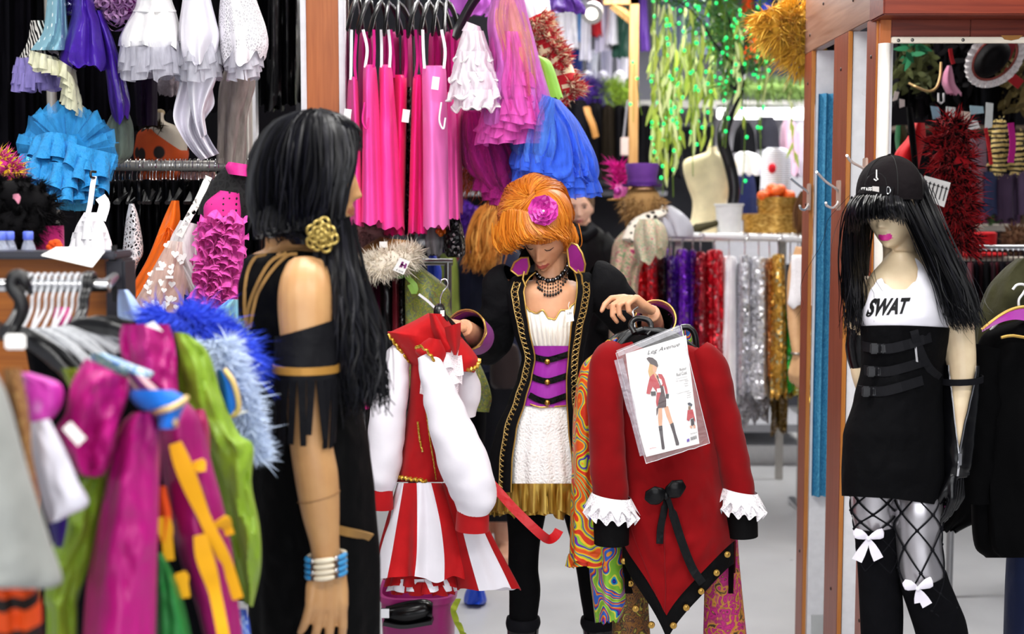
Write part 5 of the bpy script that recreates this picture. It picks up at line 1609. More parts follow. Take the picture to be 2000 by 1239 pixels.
# tights and boots
lA = [(1030, 930, WD, .075), (1027, 1010, WD, .060), (1024, 1058, WD, .0495), (1022, 1112, WD, .047), (1025, 1155, WD + .01, .049), (1022, 1210, WD + .01, .044), (1020, 1300, WD + .01, .036), (1019, 1395, WD + .01, .033)]
lB = [(1125, 930, WD + .03, .075), (1140, 1010, WD + .03, .060), (1148, 1060, WD + .03, .052), (1156, 1112, WD + .03, .049), (1164, 1165, WD + .04, .049), (1168, 1210, WD + .05, .044), (1172, 1300, WD + .05, .036), (1175, 1395, WD + .05, .033)]
for l_ in (lA, lB):
 part('tights_leg', limb(MB(), l_, 20, 40), fab('#08080a', .8, .2, .2, .1, 30), t)
 b_ = MB()
 q = cat(l_, 30)
 limb(b_, [(a, b, c, r + .008) for a, b, c, r in q if b > 1212][::2], 20, 20)
 f0 = P(*l_[-1][:3]); zf = f0.z
 b_.tube([V((f0.x, f0.y + .01, zf)), V((f0.x, f0.y + .0, .06)), V((f0.x - .005, f0.y - .07, .04)), V((f0.x - .008, f0.y - .16, .03))], [.042, .048, .042, .026], 14)
 b_.box((f0.x - .035, f0.y - .19, 0), (f0.x + .03, f0.y + .06, .014), 0, .004)
 bo = part('boot', b_, BLKLEATHER, t)
 lo_ = [p for p in q if p[1] > 1204][:2]
 part('boot_cuff', limb(MB(), [(lo_[0][0], 1206, lo_[0][2], .052), (lo_[0][0], 1218, lo_[0][2], .0545), (lo_[0][0], 1228, lo_[0][2], .051)], 20, 10, wr=.004), BLACK2, bo)
# beaded choker with drops
nc = P(1080, 545, WD)
bdv = body.bvh()
chk = thing('bead_choker', 'black bead choker with fringe of small drops on the ginger woman', 'necklace', nc)
cp_ = cat([(1047, 534), (1056, 544), (1072, 549), (1088, 545), (1102, 531), (1110, 516)], 17)
fr_ = [hit(bdv, a, b, .006, WD - .06) for a, b in cp_]
JET = plain('#0a0a0c', .15, 0, .6)
for k, p in enumerate(fr_):
 part('bead', MB().ell(p, (.0085, .0085, .009) if k % 2 == 0 else (.006, .006, .006), 10, 8), JET, chk)
 if k % 2: part('spacer', MB().ell(p + V((.0, -.006, .003)), (.003,) * 3, 6, 5), plain('#dcdce2', .15, .8), chk)
part('cord', MB().tube([fr_[-1], P(1112, 506, WD + .04), P(1078, 500, WD + .07), P(1046, 512, WD + .04), fr_[0]], .003, 6), JET, chk)
net = MB()
for k in range(1, 16):
 a, b = cp_[k]
 L = 4 - int(abs(k - 8) / 3.2)
 q0 = fr_[k]
 for j in range(L):
  q = hit(bdv, 1079 + (a - 1079) * (1 + .02 * j), b + 7.0 * (j + 1), .005, WD - .07)
  net.ell(q, (.0028,) * 3 if j < L - 1 else (.004, .004, .0055), 7, 5)
  if k % 2 == 0: net.tube([q0, q], .0006, 4, False)
  q0 = q
part('bead_fringe', net, JET, chk)
# price tags pinned at the lapel
tg = thing('price_tag', 'white price tag hanging at the ginger woman\'s satin bust', 'tag', P(1113, 630, WD - .16))
part('card', MB().poly([P(x, y, WD - .158) for x, y in ((1104, 606), (1119, 604), (1121, 627), (1106, 630))], .001, (0, -1, 0)), PAPER, tg, smooth=False)
part('string', MB().tube([P(1112, 606, WD - .158), P(1110, 597, WD - .155), P(1112, 590, WD - .15)], .0008, 5), PAPER, tg)
part('print', lettering(MB(), '€ 39,95', [P(1108, 616, WD - .1598), P(1117, 614.5, WD - .1598), P(1117, 609, WD - .1598), P(1108, 610.5, WD - .1598)]), INKBLK, tg, smooth=False)
# ginger beehive wig: hair swirls out from one point high on the front
wg = MB()
r2 = random.Random(77)
wc = P(1046, 418, WD + .005)
RX, RY, RZ = .112, .125, .112
pole = V((-.17, -.90, .40)).normalized()
e1 = pole.cross(V((0, 0, 1))).normalized(); e2 = e1.cross(pole)
def wig_pt(al, be, lift=0.0):
 d = pole * cos(al) + (e1 * cos(be) + e2 * sin(be)) * sin(al)
 k = 1 + lift + .025 * sin(be * 7 + al * 3) * sin(al) + .03 * nz(d.x * 4, d.y * 4, d.z * 4)
 zz = RZ * (1.05 if d.z > 0 else .95)
 return wc + V((d.x * RX * k, d.y * RY * k, d.z * zz * k))
base = []
for i in range(26):
 al = pi * .985 * i / 25 + .02
 base.append([wig_pt(al, 2 * pi * j / 64, -.06) for j in range(64)])
keep = MB().grid(base, True)
# leave the face free: drop what would hang in front of it
Ri = hR.transposed()
def free_face(p):
 q = Ri @ (p - hc) / HS
 return q.z < .026 and q.y > .03 and abs(q.x) < .062
km = MB(); km.v = keep.v
km.f = [f for f in keep.f if not any(free_face(keep.v[i]) for i in f)]; km.m = [0] * len(km.f)
wg.add(km.v, km.f)
for _ in range(1500):
 be = r2.uniform(0, 2 * pi); a1 = r2.uniform(1.2, 2.25); a0 = r2.uniform(.03, .5)
 tw = r2.uniform(.15, .5); lift = r2.uniform(-.03, .045); s = r2.uniform(0, 50)
 pts = []
 for k in range(12):
  al = lerp(a0, a1, k / 11)
  p = wig_pt(al, be + tw * al + .12 * nz(s, al * 2), lift + .02 * nz(s, al * 3))
  if free_face(p): break
  pts.append(p)
 if len(pts) < 4: continue
 w_ = r2.uniform(.0009, .0022)
 wg.tube(pts, [w_ * (1 if k < len(pts) * .7 else .5) for k in range(len(pts))], 3, False, 0 if r2.random() < .6 else (1 if r2.random() < .7 else 2))
# curled fringe along the brow and at the ears
D0 = WD - .135
sk = MB().ell((0, -.008, .045), (.083, .112, .098), 40, 26)
sk.v = [V(v) for v in sk.v]
fk = [f for f in sk.f if not any(sk.v[i].z < .024 and sk.v[i].y > -.02 for i in f)]
wg.add([hc + hR @ (v * HS) for v in sk.v], fk)
fg_ = [[(982, 420, D0 + .07), (976, 456, D0 + .05), (984, 484, D0 + .03), (1000, 494, D0 + .03)], [(996, 410, D0 + .03), (994, 448, D0 + .01), (1002, 476, D0 - .01), (1014, 484, D0 - .01)],
       [(1014, 412, D0 - .0), (1014, 442, D0 - .02), (1024, 464, D0 - .035), (1044, 470, D0 - .035)], [(1034, 416, D0 - .01), (1042, 440, D0 - .03), (1060, 458, D0 - .035), (1080, 462, D0 - .01)],
       [(1056, 424, D0 - .01), (1074, 442, D0 - .02), (1094, 458, D0 - .0), (1106, 474, D0 + .02)], [(1080, 420, D0 + .03), (1104, 444, D0 + .03), (1114, 472, D0 + .05), (1108, 490, D0 + .06)]]
def skull(th, ph, k): return V((.083 * sin(th) * sin(ph) * k, -.008 + .112 * sin(th) * cos(ph) * k, .045 + .098 * cos(th) * k))
for _ in range(620):
 p0 = r2.uniform(-1.75, 1.75); s = r2.uniform(0, 40); lf = r2.uniform(1.0, 1.09)
 q = []
 for k in range(11):
  th = .25 + 1.65 * k / 10
  v = skull(th, p0 + .35 * (k / 10) + .1 * nz(s, k * .3), lf + .02 * nz(s, k * .4))
  if v.z < .022 and v.y > -.02: break
  q.append(hc + hR @ (v * HS))
 if len(q) > 3: wg.tube(q, r2.uniform(.0009, .0019), 3, False, 0 if r2.random() < .6 else (1 if r2.random() < .7 else 2))
strands(wg, fg_, 620, .0014, r2, (.008, .012), 12, .004, .010, .4, 3, .4)
strands(wg, [[(978, 440, D0 + .08), (978, 470, D0 + .08), (988, 492, D0 + .07), (1000, 486, D0 + .06)]], 90, .0016, r2, (.02, .016), 12, .004, .01, .4, 3, .4)
strands(wg, [[(1108, 440, D0 + .08), (1116, 466, D0 + .08), (1110, 486, D0 + .09), (1102, 484, D0 + .09)]], 90, .0016, r2, (.02, .016), 12, .004, .01, .4, 3, .4)
part('wig', wg, [plain('#c9711a', .42, 0, .45), plain('#e0902f', .4, 0, .5), plain('#a6540f', .45, 0, .4)], t, 'ginger orange beehive wig')
fl = thing('hair_flower', 'pink silk rose pinned in the ginger wig', 'hair clip', P(1061, 411, WD - .17))
fc = P(1061, 411, WD - .172)
PETM = [fab('#d13aa6', .5, .4), fab('#e063bd', .5, .4), fab('#b02489', .5, .4)]
for lay, (np_, rr_, sz, up_) in enumerate(((7, .027, .023, .0), (6, .019, .018, .009), (5, .011, .013, .016), (3, .004, .009, .022))):
 for k in range(np_):
  a = 2 * pi * k / np_ + lay * .5
  dr = V((cos(a), 0, sin(a)))
  c_ = fc + dr * rr_ + V((0, -up_, 0))
  rws = []
  for i in range(6):
   rw = []
   for j in range(7):
    x, y = (j / 6 - .5) * 2, i / 5
    ww = sz * (.35 + .75 * sin(pi * min(1, y * .75 + .12)))
    sd = dr.cross(V((0, -1, 0)))
    rw.append(c_ + dr * (sz * (y - .5) * 1.4) + sd * (x * ww) + V((0, -1, 0)) * (.35 * sz * (x * x) * .8 + sz * (.3 + .2 * lay) * y * y - .15 * sz * (y > .8)))
   rws.append(rw)
  pm = MB().grid(rws); pm.grid([[p + V((0, .0012, 0)) for p in r] for r in rws])
  part('petal', pm, PETM[(k + lay) % 3], fl)
part('pearl', MB().ell(fc + V((0, -.036, -.002)), (.004, .004, .004), 10, 8), plain('#f3e4f0', .15), fl)
# ------------------------------------------------------------------ shoppers behind
D = 6.0
t = thing('person', 'blonde shopper in navy fleece turned away behind the ginger woman', 'person', V((P(955, 0, D).x, D, 0)))
bm = MB()
loft(bm, [(478, 945, 1000), (495, 925, 1015), (540, 908, 1020), (620, 904, 1020), (700, 910, 1016), (800, 915, 1010)], D, .12, 32, 24, caps=True)
hc = P(972, 446, D); hR2 = frame3((.62, -.72, -.05), (0, 0, 1))
head(bm, hc, hR2, .95, 70, 54)
limb(bm, [(968, 460, D, .055), (968, 500, D, .06)], 14)
limb(bm, [(920, 510, D, .06), (908, 600, D, .05), (918, 690, D - .1, .042), (960, 700, D - .2, .03)], 14)
for lx in (940, 985):
 limb(bm, [(lx, 780, D, .08), (lx, 930, D, .06), (lx, zpx(.05, D), D, .045)], 12)
 a = P(lx, zpx(.04, D), D); bm.tube([V((a.x, D, .05)), V((a.x, D - .18, .035))], [.05, .03], 10)
b_ = fused(bm, .008, 2); lip_faces(b_, hc, hR2, .95)
part('body', b_, [skin('#d9a68a'), plain('#a85a52', .5)], t)
part('eye', MB().ell(hc + hR2 @ V((-.030, .086, .002)), (.008, .006, .005), 10, 6), plain('#3a2a22', .3), t)
part('fleece', loft(MB(), [(478, 942, 1000), (492, 925, 1015), (530, 908, 1024), (620, 902, 1026), (700, 902, 1022), (742, 904, 1020)], D, .15, 50, 30, folds=5, amp=(.01, .05), seed=4, wr=.015), fab('#1c2036', .9, .4), t, 'navy fleece jacket')
part('sleeve', limb(MB(), [(930, 500, D - .02, .065), (908, 560, D - .03, .068), (902, 640, D - .05, .06), (930, 700, D - .14, .052), (958, 706, D - .2, .046)], 20, 30, wr=.012), fab('#1c2036', .9, .4), t)
part('trousers', loft(MB(), [(735, 908, 1016), (840, 905, 1018), (1020, 912, 1010)], D, .13, 40, 14, folds=4, amp=(.02, .05), seed=1), fab('#17171c'), t)
hb = MB()
g_ = [[(985, 402, D - .05), (950, 415, D - .12), (934, 455, D - .14), (928, 500, D - .16), (926, 530, D - .17)], [(982, 400, D + .02), (955, 412, D - .02), (944, 455, D - .12), (946, 500, D - .17), (942, 532, D - .18)], [(980, 400, D + .02), (968, 415, D - .1), (958, 450, D - .15), (962, 490, D - .18), (954, 528, D - .19)]]
strands(hb, g_, 420, .004, r2, (.03, .05), 12, .012, .02, .3, 3, .4)
hb.ell(P(968, 432, D + .03), (.085, .10, .095), 20, 14)
part('hair', hb, [plain('#b8742e', .45), plain('#d69a4c', .45)], t, 'long strawberry blonde hair')
t = thing('shoulder_bag', 'dark brown leather bag carried by the blonde shopper', 'bag', P(985, 760, D - .25))
part('pouch', loft(MB(), [(672, 972, 1004), (682, 962, 1012), (720, 957, 1016), (750, 958, 1016), (760, 966, 1008)], D - .28, .06, 36, 16, caps=True), fab('#2a1f1f', .5, .1, .4), t)
part('strap', MB().tube(wpath([(966, 680, D - .28), (962, 600, D - .2), (968, 520, D - .16)], 14), .010, 8), fab('#2a1f1f', .5), t)
D = 6.1
t = thing('mannequin', 'mannequin in white off-shoulder top half hidden behind the cabin post by the sequin rail', 'mannequin', V((P(1602, 0, D).x, D, 0)))
bm = MB()
loft(bm, [(462, 1588, 1616), (480, 1566, 1638), (540, 1570, 1634), (600, 1580, 1624), (680, 1566, 1638), (760, 1570, 1634)], D, .10, 30, 22, caps=True)
hc = P(1602, 410, D); hR2 = frame3((-.5, -.85, -.05), (0, 0, 1))
head(bm, hc, hR2, .95, 60, 46)
limb(bm, [(1602, 430, D, .045), (1602, 470, D, .055)], 12)
for sx in (-1, 1):
 limb(bm, [(1602 + sx * 30, 486, D, .045), (1602 + sx * 46, 540, D, .042), (1602 + sx * 50, 620, D - .03, .034), (1602 + sx * 44, 700, D - .08, .023)], 12)
 hand(bm, P(1602 + sx * 44, 700, D - .08), (.1 * sx, -.1, -1), (-.6 * sx, .6, 0), (0, -1, 0), .95)
 limb(bm, [(1602 + sx * 14, 740, D, .07), (1602 + sx * 15, 900, D, .045), (1602 + sx * 15, zpx(.06, D), D, .032)], 10)
 a = P(1602 + sx * 15, zpx(.04, D), D); bm.tube([V((a.x, D, .05)), V((a.x, D - .18, .03))], [.04, .025], 10)
b_ = fused(bm, .006, 2); lip_faces(b_, hc, hR2, .95)
part('body', b_, [skin('#d0a578'), plain('#a85a52', .5)], t)
part('top', loft(MB(), [(498, 1548, 1656), (506, 1544, 1660), (540, 1544, 1660), (585, 1540, 1664), (598, 1542, 1662)], D, .15, 70, 16, folds=9, amp=(.02, .07), seed=3, hem=12), lace('#f2eff2', 120, .85), t, 'white lace off-shoulder top')
part('skirt', loft(MB(), [(606, 1574, 1630), (680, 1562, 1642), (800, 1556, 1648)], D, .12, 50, 18, folds=7, amp=(.02, .08), seed=5), sequin('#b39a2c', 90), t)
hb = MB().ell(hc + V((0, .015, .02)), (.085, .10, .10), 24, 16)
strands(hb, [[(1602 + 30 * sin(a), 378, D - .06 * cos(a)), (1602 + 40 * sin(a), 410, D - .05 * cos(a) + .03), (1602 + 38 * sin(a), 470, D + .04)] for a in (-1.6, -1.1, 1.1, 1.6)], 160, .004, r2, (.02, .03), 9)
part('wig', hb, [plain('#5a3a24', .45), plain('#7a5434', .45)], t)
part('bracelet', MB().tube([P(1558, 690, D - .075) + V((cos(a) * .027, sin(a) * .027, 0)) for a in [2 * pi * k / 20 for k in range(21)]], .006, 6), plain('#8a8078', .3, .6), t)
D = 7.4
t = thing('person', 'shopper with tied back hair in black jacket facing us from the back of the shop', 'person', V((P(1142, 0, D).x, D, 0)))
bm = MB()
loft(bm, [(448, 1116, 1158), (460, 1104, 1172), (490, 1098, 1184), (560, 1096, 1186), (660, 1100, 1184), (760, 1100, 1184)], D, .12, 32, 24, caps=True)
hc = P(1131, 405, D); hR2 = frame3((-.06, -1, -.08), (-.08, 0, 1))
head(bm, hc, hR2, .98, 80, 60)
limb(bm, [(1134, 425, D, .052), (1138, 460, D, .06)], 14)
for lx in (1120, 1165):
 limb(bm, [(lx, 740, D, .08), (lx, 850, D, .06), (lx, zpx(.05, D), D, .045)], 12)
 a = P(lx, zpx(.04, D), D); bm.tube([V((a.x, D, .05)), V((a.x, D - .18, .035))], [.05, .03], 10)
b_ = fused(bm, .007, 2); lip_faces(b_, hc, hR2, .98)
part('body', b_, [skin('#dcae98'), plain('#a4555a', .5)], t)
for sx in (-1, 1):
 part('eye', MB().ell(hc + hR2 @ V((sx * .031, .083, .003)), (.010, .006, .006), 12, 8), plain('#2c2422', .25), t)
 part('eyebrow', MB().tube([hc + hR2 @ V((sx * x, y, z)) for x, y, z in ((.016, .096, .020), (.030, .095, .024), (.044, .084, .019))], .0026, 6), plain('#4a3426', .8), t)
hb = MB()
g_ = []
for k in range(11):
 a = -1.5 + 3.0 * k / 10
 g_.append([(1131 + 18 * sin(a), 376 - 4 * cos(a), D - .075 * cos(a)), (1131 + 26 * sin(a), 374, D - .02), (1131 + 28 * sin(a), 388, D + .03), (1134 + 22 * sin(a), 410, D + .07)])
strands(hb, g_, 420, .0035, r2, (.012, .012), 9, .0, .006, .5, 3, .4)
hb.ell(P(1132, 393, D + .016), (.081, .094, .098), 24, 16)
part('hair', hb, [plain('#5e4128', .45), plain('#8a6540', .45)], t, 'brown hair tied back')
JK = fab('#101013', .6, .1, .35, .4, 14)
part('jacket', loft(MB(), [(440, 1122, 1162), (452, 1106, 1178), (480, 1096, 1190), (560, 1092, 1196), (660, 1094, 1196), (720, 1092, 1200)], D, .16, 56, 34, folds=5, amp=(.01, .05), seed=9, wr=.02), JK, t, 'black quilted jacket')
part('sleeve', limb(MB(), [(1172, 462, D - .02, .06), (1186, 500, D - .04, .066), (1192, 580, D - .06, .056), (1180, 650, D - .14, .05)], 18, 26, wr=.012), JK, t)
part('sleeve', limb(MB(), [(1108, 462, D - .02, .06), (1100, 500, D - .04, .066), (1098, 580, D - .06, .056), (1106, 650, D - .14, .05)], 18, 26, wr=.012), JK, t)
part('trousers', loft(MB(), [(715, 1096, 1190), (800, 1096, 1190), (920, 1102, 1184)], D, .13, 40, 14, folds=4, amp=(.02, .05), seed=1), fab('#1a1a20'), t)
m_ = MB().tube([P(1115, 452, D - .14), P(1126, 462, D - .16), P(1142, 464, D - .16), P(1158, 452, D - .13), P(1152, 444, D - .02), P(1120, 444, D - .02), P(1115, 452, D - .14)], .032, 14)
part('scarf', m_, BLACK2, t)
# ================================================================== left shelving: upper hanging dresses and the middle rail
rnd = random.Random(21)
ORD = ('first', 'second', 'third', 'fourth', 'fifth', 'sixth', 'seventh', 'eighth', 'ninth', 'tenth', 'eleventh', 'twelfth', 'thirteenth', 'fourteenth', 'fifteenth', 'sixteenth')
# dark clothes filling the back of the bay
k = 0
for (a, b, y1) in ((-30, 30, 300), (20, 70, 330), (60, 120, 320), (110, 165, 335), (160, 215, 318), (205, 262, 250), (255, 315, 245), (310, 352, 215), (345, 400, 225), (395, 450, 215), (440, 505, 170), (500, 528, 205), (522, 550, 212), (545, 570, 205), (564, 588, 200)):
 mt = BLKSATIN if k >= 11 else fab(('#0c0b10', '#0f0d13', '#09090c')[k % 3], .8, .05, .15, .4, 12)
 gar('black_garment', f'{"glossy" if k >= 11 else "dull"} black garment high in the left bay, {ORD[k]} counted from the outer side', [(-70, a + 10, b - 10), (-20, a, b), (y1 * .6, a - 3, b + 3), (y1, a - 4, b + 5)], 4.85 + .04 * (k % 3), .13, mt, 'garment', 'black garments high in the left bay', 6, (.03, .13), k, hem=14, n=44, m=20)
 k += 1
# upper rail (just above the frame) that carries the dresses
t = thing('upper_rail', 'steel upper rail above the frame carrying the white and purple dresses', 'rail', V((-1.1, 4.25, 0)))
part('bar', MB().tube([V((-2.6, 4.25, 2.52)), V((-.62, 4.25, 2.52))], .014, 12), CHROME, t)
for x_ in (P(96, 0, 4.6).x, P(480, 0, 4.6).x):
 part('upright', MB().tube([V((x_, 4.6, 0)), V((x_, 4.6, 3.1))], .017, 12), plain('#c9c4ba', .35, .4), t)
part('white_upright', MB().box((P(470, 0, 4.75).x, 4.75, 0), (P(496, 0, 4.75).x, 4.8, 3.1)), WHITEPAINT, t, smooth=False)
def flounce(rows, D, th, k, h, amp, freq, rws=5, seed=0, out=None, n=160, a0=-pi, a1=pi):
 return frill(MB(), ring_path(rows, k, D, th, n, a0, a1), (0, 0, -1), h, amp, freq, seed, rws, 0, out)
# zebra petticoat with lavender tulle
R_ = [(40, 60, 90), (80, 54, 110), (115, 40, 112)]
t = thing('petticoat', 'zebra striped petticoat with lavender tulle flounce in the upper left bay', 'skirt', P(75, 180, 4.2))
part('skirt', loft(MB(), R_, 4.2, .12, 60, 20, folds=7, amp=(.03, .1)), bands('zebra_print', [(0, '#0c0b0d'), (.5, '#e6e2da')], 22, 5, 1, rot=(0, .5, 0)), t)
m_ = MB()
for i, (y, w, h) in enumerate(((112, 38, .055), (128, 44, .06), (142, 44, .055))):
 frill(m_, [P(70 + w * sin(a), y + 3 * nz(a), 4.2 - .13 * cos(a)) for a in [2 * pi * q / 150 for q in range(151)]], (0, 0, -1), h, .016, 120, i * 3, 5)
part('flounce', m_, sheer('#8f83c8', .75), t)
# dotted ice blue dress with cream ruffles
R_ = [(-60, 96, 122), (0, 92, 130), (60, 84, 134), (98, 62, 140)]
t = thing('dress', 'ice blue dotted tulle dress with cream ruffle hem', 'dress', P(110, 215, 4.1))
part('lining', loft(MB(), [(-60, 100, 120), (0, 96, 126), (60, 90, 128), (90, 86, 126)], 4.1, .09, 50, 20, folds=6, amp=(.02, .06)), satin('#9fd0dc', .45), t)
part('net', loft(MB(), R_, 4.1, .14, 60, 20, folds=8, amp=(.02, .08)), cells('dotted_net', [(.0, '#e8f4f6'), (.16, '#e8f4f6'), (.2, '#86b4c4'), (1, '#7cabbd')], 30, 'F1', rand=.3), t)
m_ = MB()
for i, (x0, y0, x1, y1) in enumerate(((58, 98, 112, 112), (66, 108, 128, 122), (108, 112, 150, 138), (118, 125, 152, 160), (124, 145, 158, 185), (122, 170, 164, 208))):
 frill(m_, [P(lerp(x0, x1, q / 70), lerp(y0, y1, q / 70), 4.1 - .15 * sin(pi * (q / 70) * .8 + .3)) for q in range(71)], (0, -.2, -1), .045, .013, 130, i, 5)
part('ruffle', m_, sheer('#d9d8b8', .85), t, 'cream ruffled hem')
# purple satin dress with tail
PSAT = satin('#44219c', .28, .7)
t = thing('dress', 'shiny purple satin dress with a long trailing tail', 'dress', P(180, 232, 4.05))
part('skirt', loft(MB(), [(-60, 150, 180), (10, 142, 185), (40, 138, 195), (90, 125, 205), (118, 119, 208), (130, 130, 204)], 4.05, .13, 80, 34, folds=5, amp=(.02, .13), seed=5, wr=.01, hem=16), PSAT, t)
part('tail', loft(MB(), [(20, 182, 200), (80, 196, 222), (150, 208, 242), (200, 214, 252), (235, 222, 250)], 4.1, .07, 60, 30, folds=4, amp=(.03, .16), seed=8, wr=.012, hem=14), PSAT, t)
part('bodice', loft(MB(), [(-60, 120, 150), (-10, 124, 150), (30, 128, 146)], 4.1, .06, 40, 14, folds=4, amp=(.02, .06)), sequin('#2c1a70', 140), t)
# lilac rosettes
t = thing('rosette_blouse', 'lilac rose ruffle garment peeking down between the purple and white dresses', 'top', P(230, 40, 4.1))
m_ = MB()
for (x, y) in ((190, 2), (210, 10), (232, 4), (256, 8), (274, 0), (222, 26), (246, 24), (230, 38), (206, -12), (250, -12)):
 for q in range(3):
  c = P(x, y, 4.08 - .03 * (q == 0)); r = .012 + .012 * q
  frill(m_, [c + V((cos(a) * r, -.02 + .010 * q, sin(a) * r)) for a in [2 * pi * j / 26 for j in range(27)]], (0, -1, 0), .022, .007, 130, q + x, 4)
part('rosettes', m_, sheer('#d3a6d6', .95), t, kind='stuff')
part('backing', loft(MB(), [(-40, 190, 280), (0, 184, 284), (32, 215, 262)], 4.14, .06, 40, 12, folds=5, amp=(.02, .08)), fab('#8c2a86'), t)
# white satin dress over grey tulle
t = thing('dress', 'white satin flounced dress over grey tulle petticoat, beside the lilac rosettes', 'dress', P(295, 150, 4.0))
part('skirt', loft(MB(), [(-60, 275, 320), (0, 268, 335), (22, 262, 342), (50, 248, 348), (75, 238, 352), (95, 236, 354)], 4.0, .15, 100, 34, folds=7, amp=(.01, .11), seed=4, wr=.008, hem=22), WHITESATIN, t)
part('seam', MB().tube(ring_path([(20, 262, 342), (24, 261, 343)], .5, 4.0, .15, 60), .0035, 6), WHITESATIN, t)
m_ = MB()
for i, (y, w, h) in enumerate(((80, 58, .07), (92, 60, .075), (100, 56, .08))):
 frill(m_, [P(294 + w * sin(a), y, 4.0 - .16 * cos(a)) for a in [2 * pi * q / 170 for q in range(171)]], (0, 0, -1), h, .016, 90, i * 3, 5)
part('petticoat', m_, sheer('#b9b8c4', .6), t)
# white high-low dress with long spiral flounce
WM = fab('#ece9f2', .6, .1, .3, .3, 9, .03)
t = thing('dress', 'white high-low dress with a long spiral flounce hanging down to the rail', 'dress', P(385, 310, 4.0))
part('skirt', loft(MB(), [(-60, 362, 402), (0, 357, 412), (40, 352, 422), (70, 350, 428), (100, 352, 424), (118, 358, 420)], 4.0, .15, 90, 30, folds=6, amp=(.01, .12), seed=14, wr=.008, hem=22), WM, t)
part('flounce', sheet(MB(), [(356, 120), (350, 165), (338, 225), (352, 262), (372, 292), (392, 314)], [(420, 120), (415, 170), (418, 205), (398, 240), (412, 275), (428, 300)], 4.0, 2.6, .045, 3), WM, t)
part('flounce', sheet(MB(), [(372, 118), (366, 170), (378, 235), (392, 270)], [(424, 118), (420, 160), (400, 215), (404, 262)], 3.95, 1.6, .03, 1), WM, t)
m_ = MB()
for i, y in enumerate((84, 100, 116)):
 frill(m_, [P(388 + 40 * sin(a), y, 4.02 - .15 * cos(a)) for a in [2 * pi * q / 150 for q in range(151)]], (0, 0, -1), .06, .015, 90, i * 3, 5)
part('petticoat', m_, sheer('#c2c1cb', .6), t)
# white lace dress
t = thing('dress', 'white lace flared dress hung at the end of the upper row', 'dress', P(475, 160, 4.02))
LW = lace('#f4f2f6', 120, .45)
R_ = [(-60, 440, 484), (0, 430, 500), (50, 428, 516), (90, 430, 522), (118, 436, 516)]
part('lace_skirt', loft(MB(), R_, 4.02, .17, 90, 30, folds=6, amp=(.01, .12), seed=9, hem=26), LW, t)
part('lining', loft(MB(), [(-60, 444, 480), (0, 434, 496), (60, 434, 508), (96, 438, 508)], 4.02, .15, 80, 24, folds=6, amp=(.01, .1), seed=9, hem=10), fab('#d6d4dc', .8), t)
m_ = MB()
for i, y in enumerate((92, 104, 118)):
 frill(m_, [P(474 + (34 - 4 * i) * sin(a), y, 4.02 - .14 * cos(a)) for a in [2 * pi * q / 150 for q in range(151)]], (0, 0, -1), .055, .016, 90, i * 3, 5)
part('petticoat', m_, sheer('#d2d0da', .65), t)
# grey sheer long dress below it, dark velvet, grey green tulle
gar('gown', 'long grey brown sheer gown hanging beneath the white lace dress', [(130, 440, 495), (170, 428, 498), (230, 424, 484), (320, 420, 480)], 4.3, .1, sheer('#9a8f88', .8), 'dress', None, 6, (.03, .14), 3, hem=8)
gar('gown', 'dark purple velvet gown hanging between purple tail and white flounce', [(100, 262, 304), (150, 262, 306), (246, 268, 306)], 4.3, .08, fab('#1d1024', .6, .5), 'dress', None, 6, (.03, .1), 6, hem=4)
gar('shawl', 'grey green chiffon shawl beside the blue tutu', [(215, 222, 250), (250, 206, 260), (300, 204, 258), (318, 215, 240)], 4.15, .06, sheer('#6f7f74', .7), 'shawl', None, 5, (.03, .12), 2)
gar('collar', 'small grey fur collar behind the white flounce', [(148, 316, 350), (166, 306, 352), (186, 312, 346)], 4.5, .06, fab('#8a8086', .9, .5, .1, .9, 40), 'collar')
# dress form with orange spotted bodice
t = thing('dress_form', 'white dress form in an orange black-spotted bodice on the left bay shelf', 'mannequin', P(310, 318, 4.5))
part('torso', loft(MB(), [(220, 306, 320), (236, 304, 322), (246, 286, 344), (262, 270, 362), (300, 264, 366), (330, 270, 360)], 4.5, .10, 40, 24, caps=True), fab('#d6cbb8', .6), t)
part('neck_top', MB().ell(P(313, 220, 4.5), (.016, .016, .012), 14, 8), plain('#c9b48a', .4), t)
part('bodice', wrap(MB(), [(246, 286, 344), (262, 270, 362), (300, 264, 366), (330, 270, 360)], 4.5, .10, lambda u, f: 252 + 42 * clamp((u + .5) / 1.2) if f else 290, lambda u, f: 332, .006, 60, 14), cells('orange_spot', [(.0, '#1a0c06'), (.30, '#1a0c06'), (.36, '#d9500f'), (1, '#e25a14')], 13, 'F1'), t)
part('fur_trim', fluff(MB(), [(P(290 + k * 5, 250 - 6 * sin(k * .7), 4.39), V((0, -1, .3))) for k in range(6)], .04, .003, 160, rnd, .6), fab('#3a2c1c'), t)
# electric blue lace tutu
t = thing('tutu', 'bright blue lace and tulle tutu dress bunched over the rail end', 'dress', P(115, 395, 3.95))
BT = sheer('#2a8fcf', .55)
m_ = MB()
for k in range(13):
 a = lerp(-1.35, 1.35, k / 12)
 c = P(132, 296, 3.95)
 d = P(132 + 98 * sin(a), 296 - 70 * cos(a) * rnd.uniform(.8, 1.05), 3.98 + .03 * (k % 3)) - c
 s_ = d.cross(V((0, -1, 0))).normalized()
 m_.grid([[c + d * (i / 8 * (1 - .35 * (2 * j / 12 - 1) ** 2)) + s_ * ((j / 12 - .5) * (.03 + .20 * i / 8)) + V((0, -.022 * sin(j * 1.3 + k) * i / 8, .012 * sin(j * 2.1 + k) * i / 8)) for j in range(13)] for i in range(9)])
part('tulle_fan', m_, BT, t)
BL = fab('#2389c9', .6, .3, .4, .9, 30)
m_ = MB()
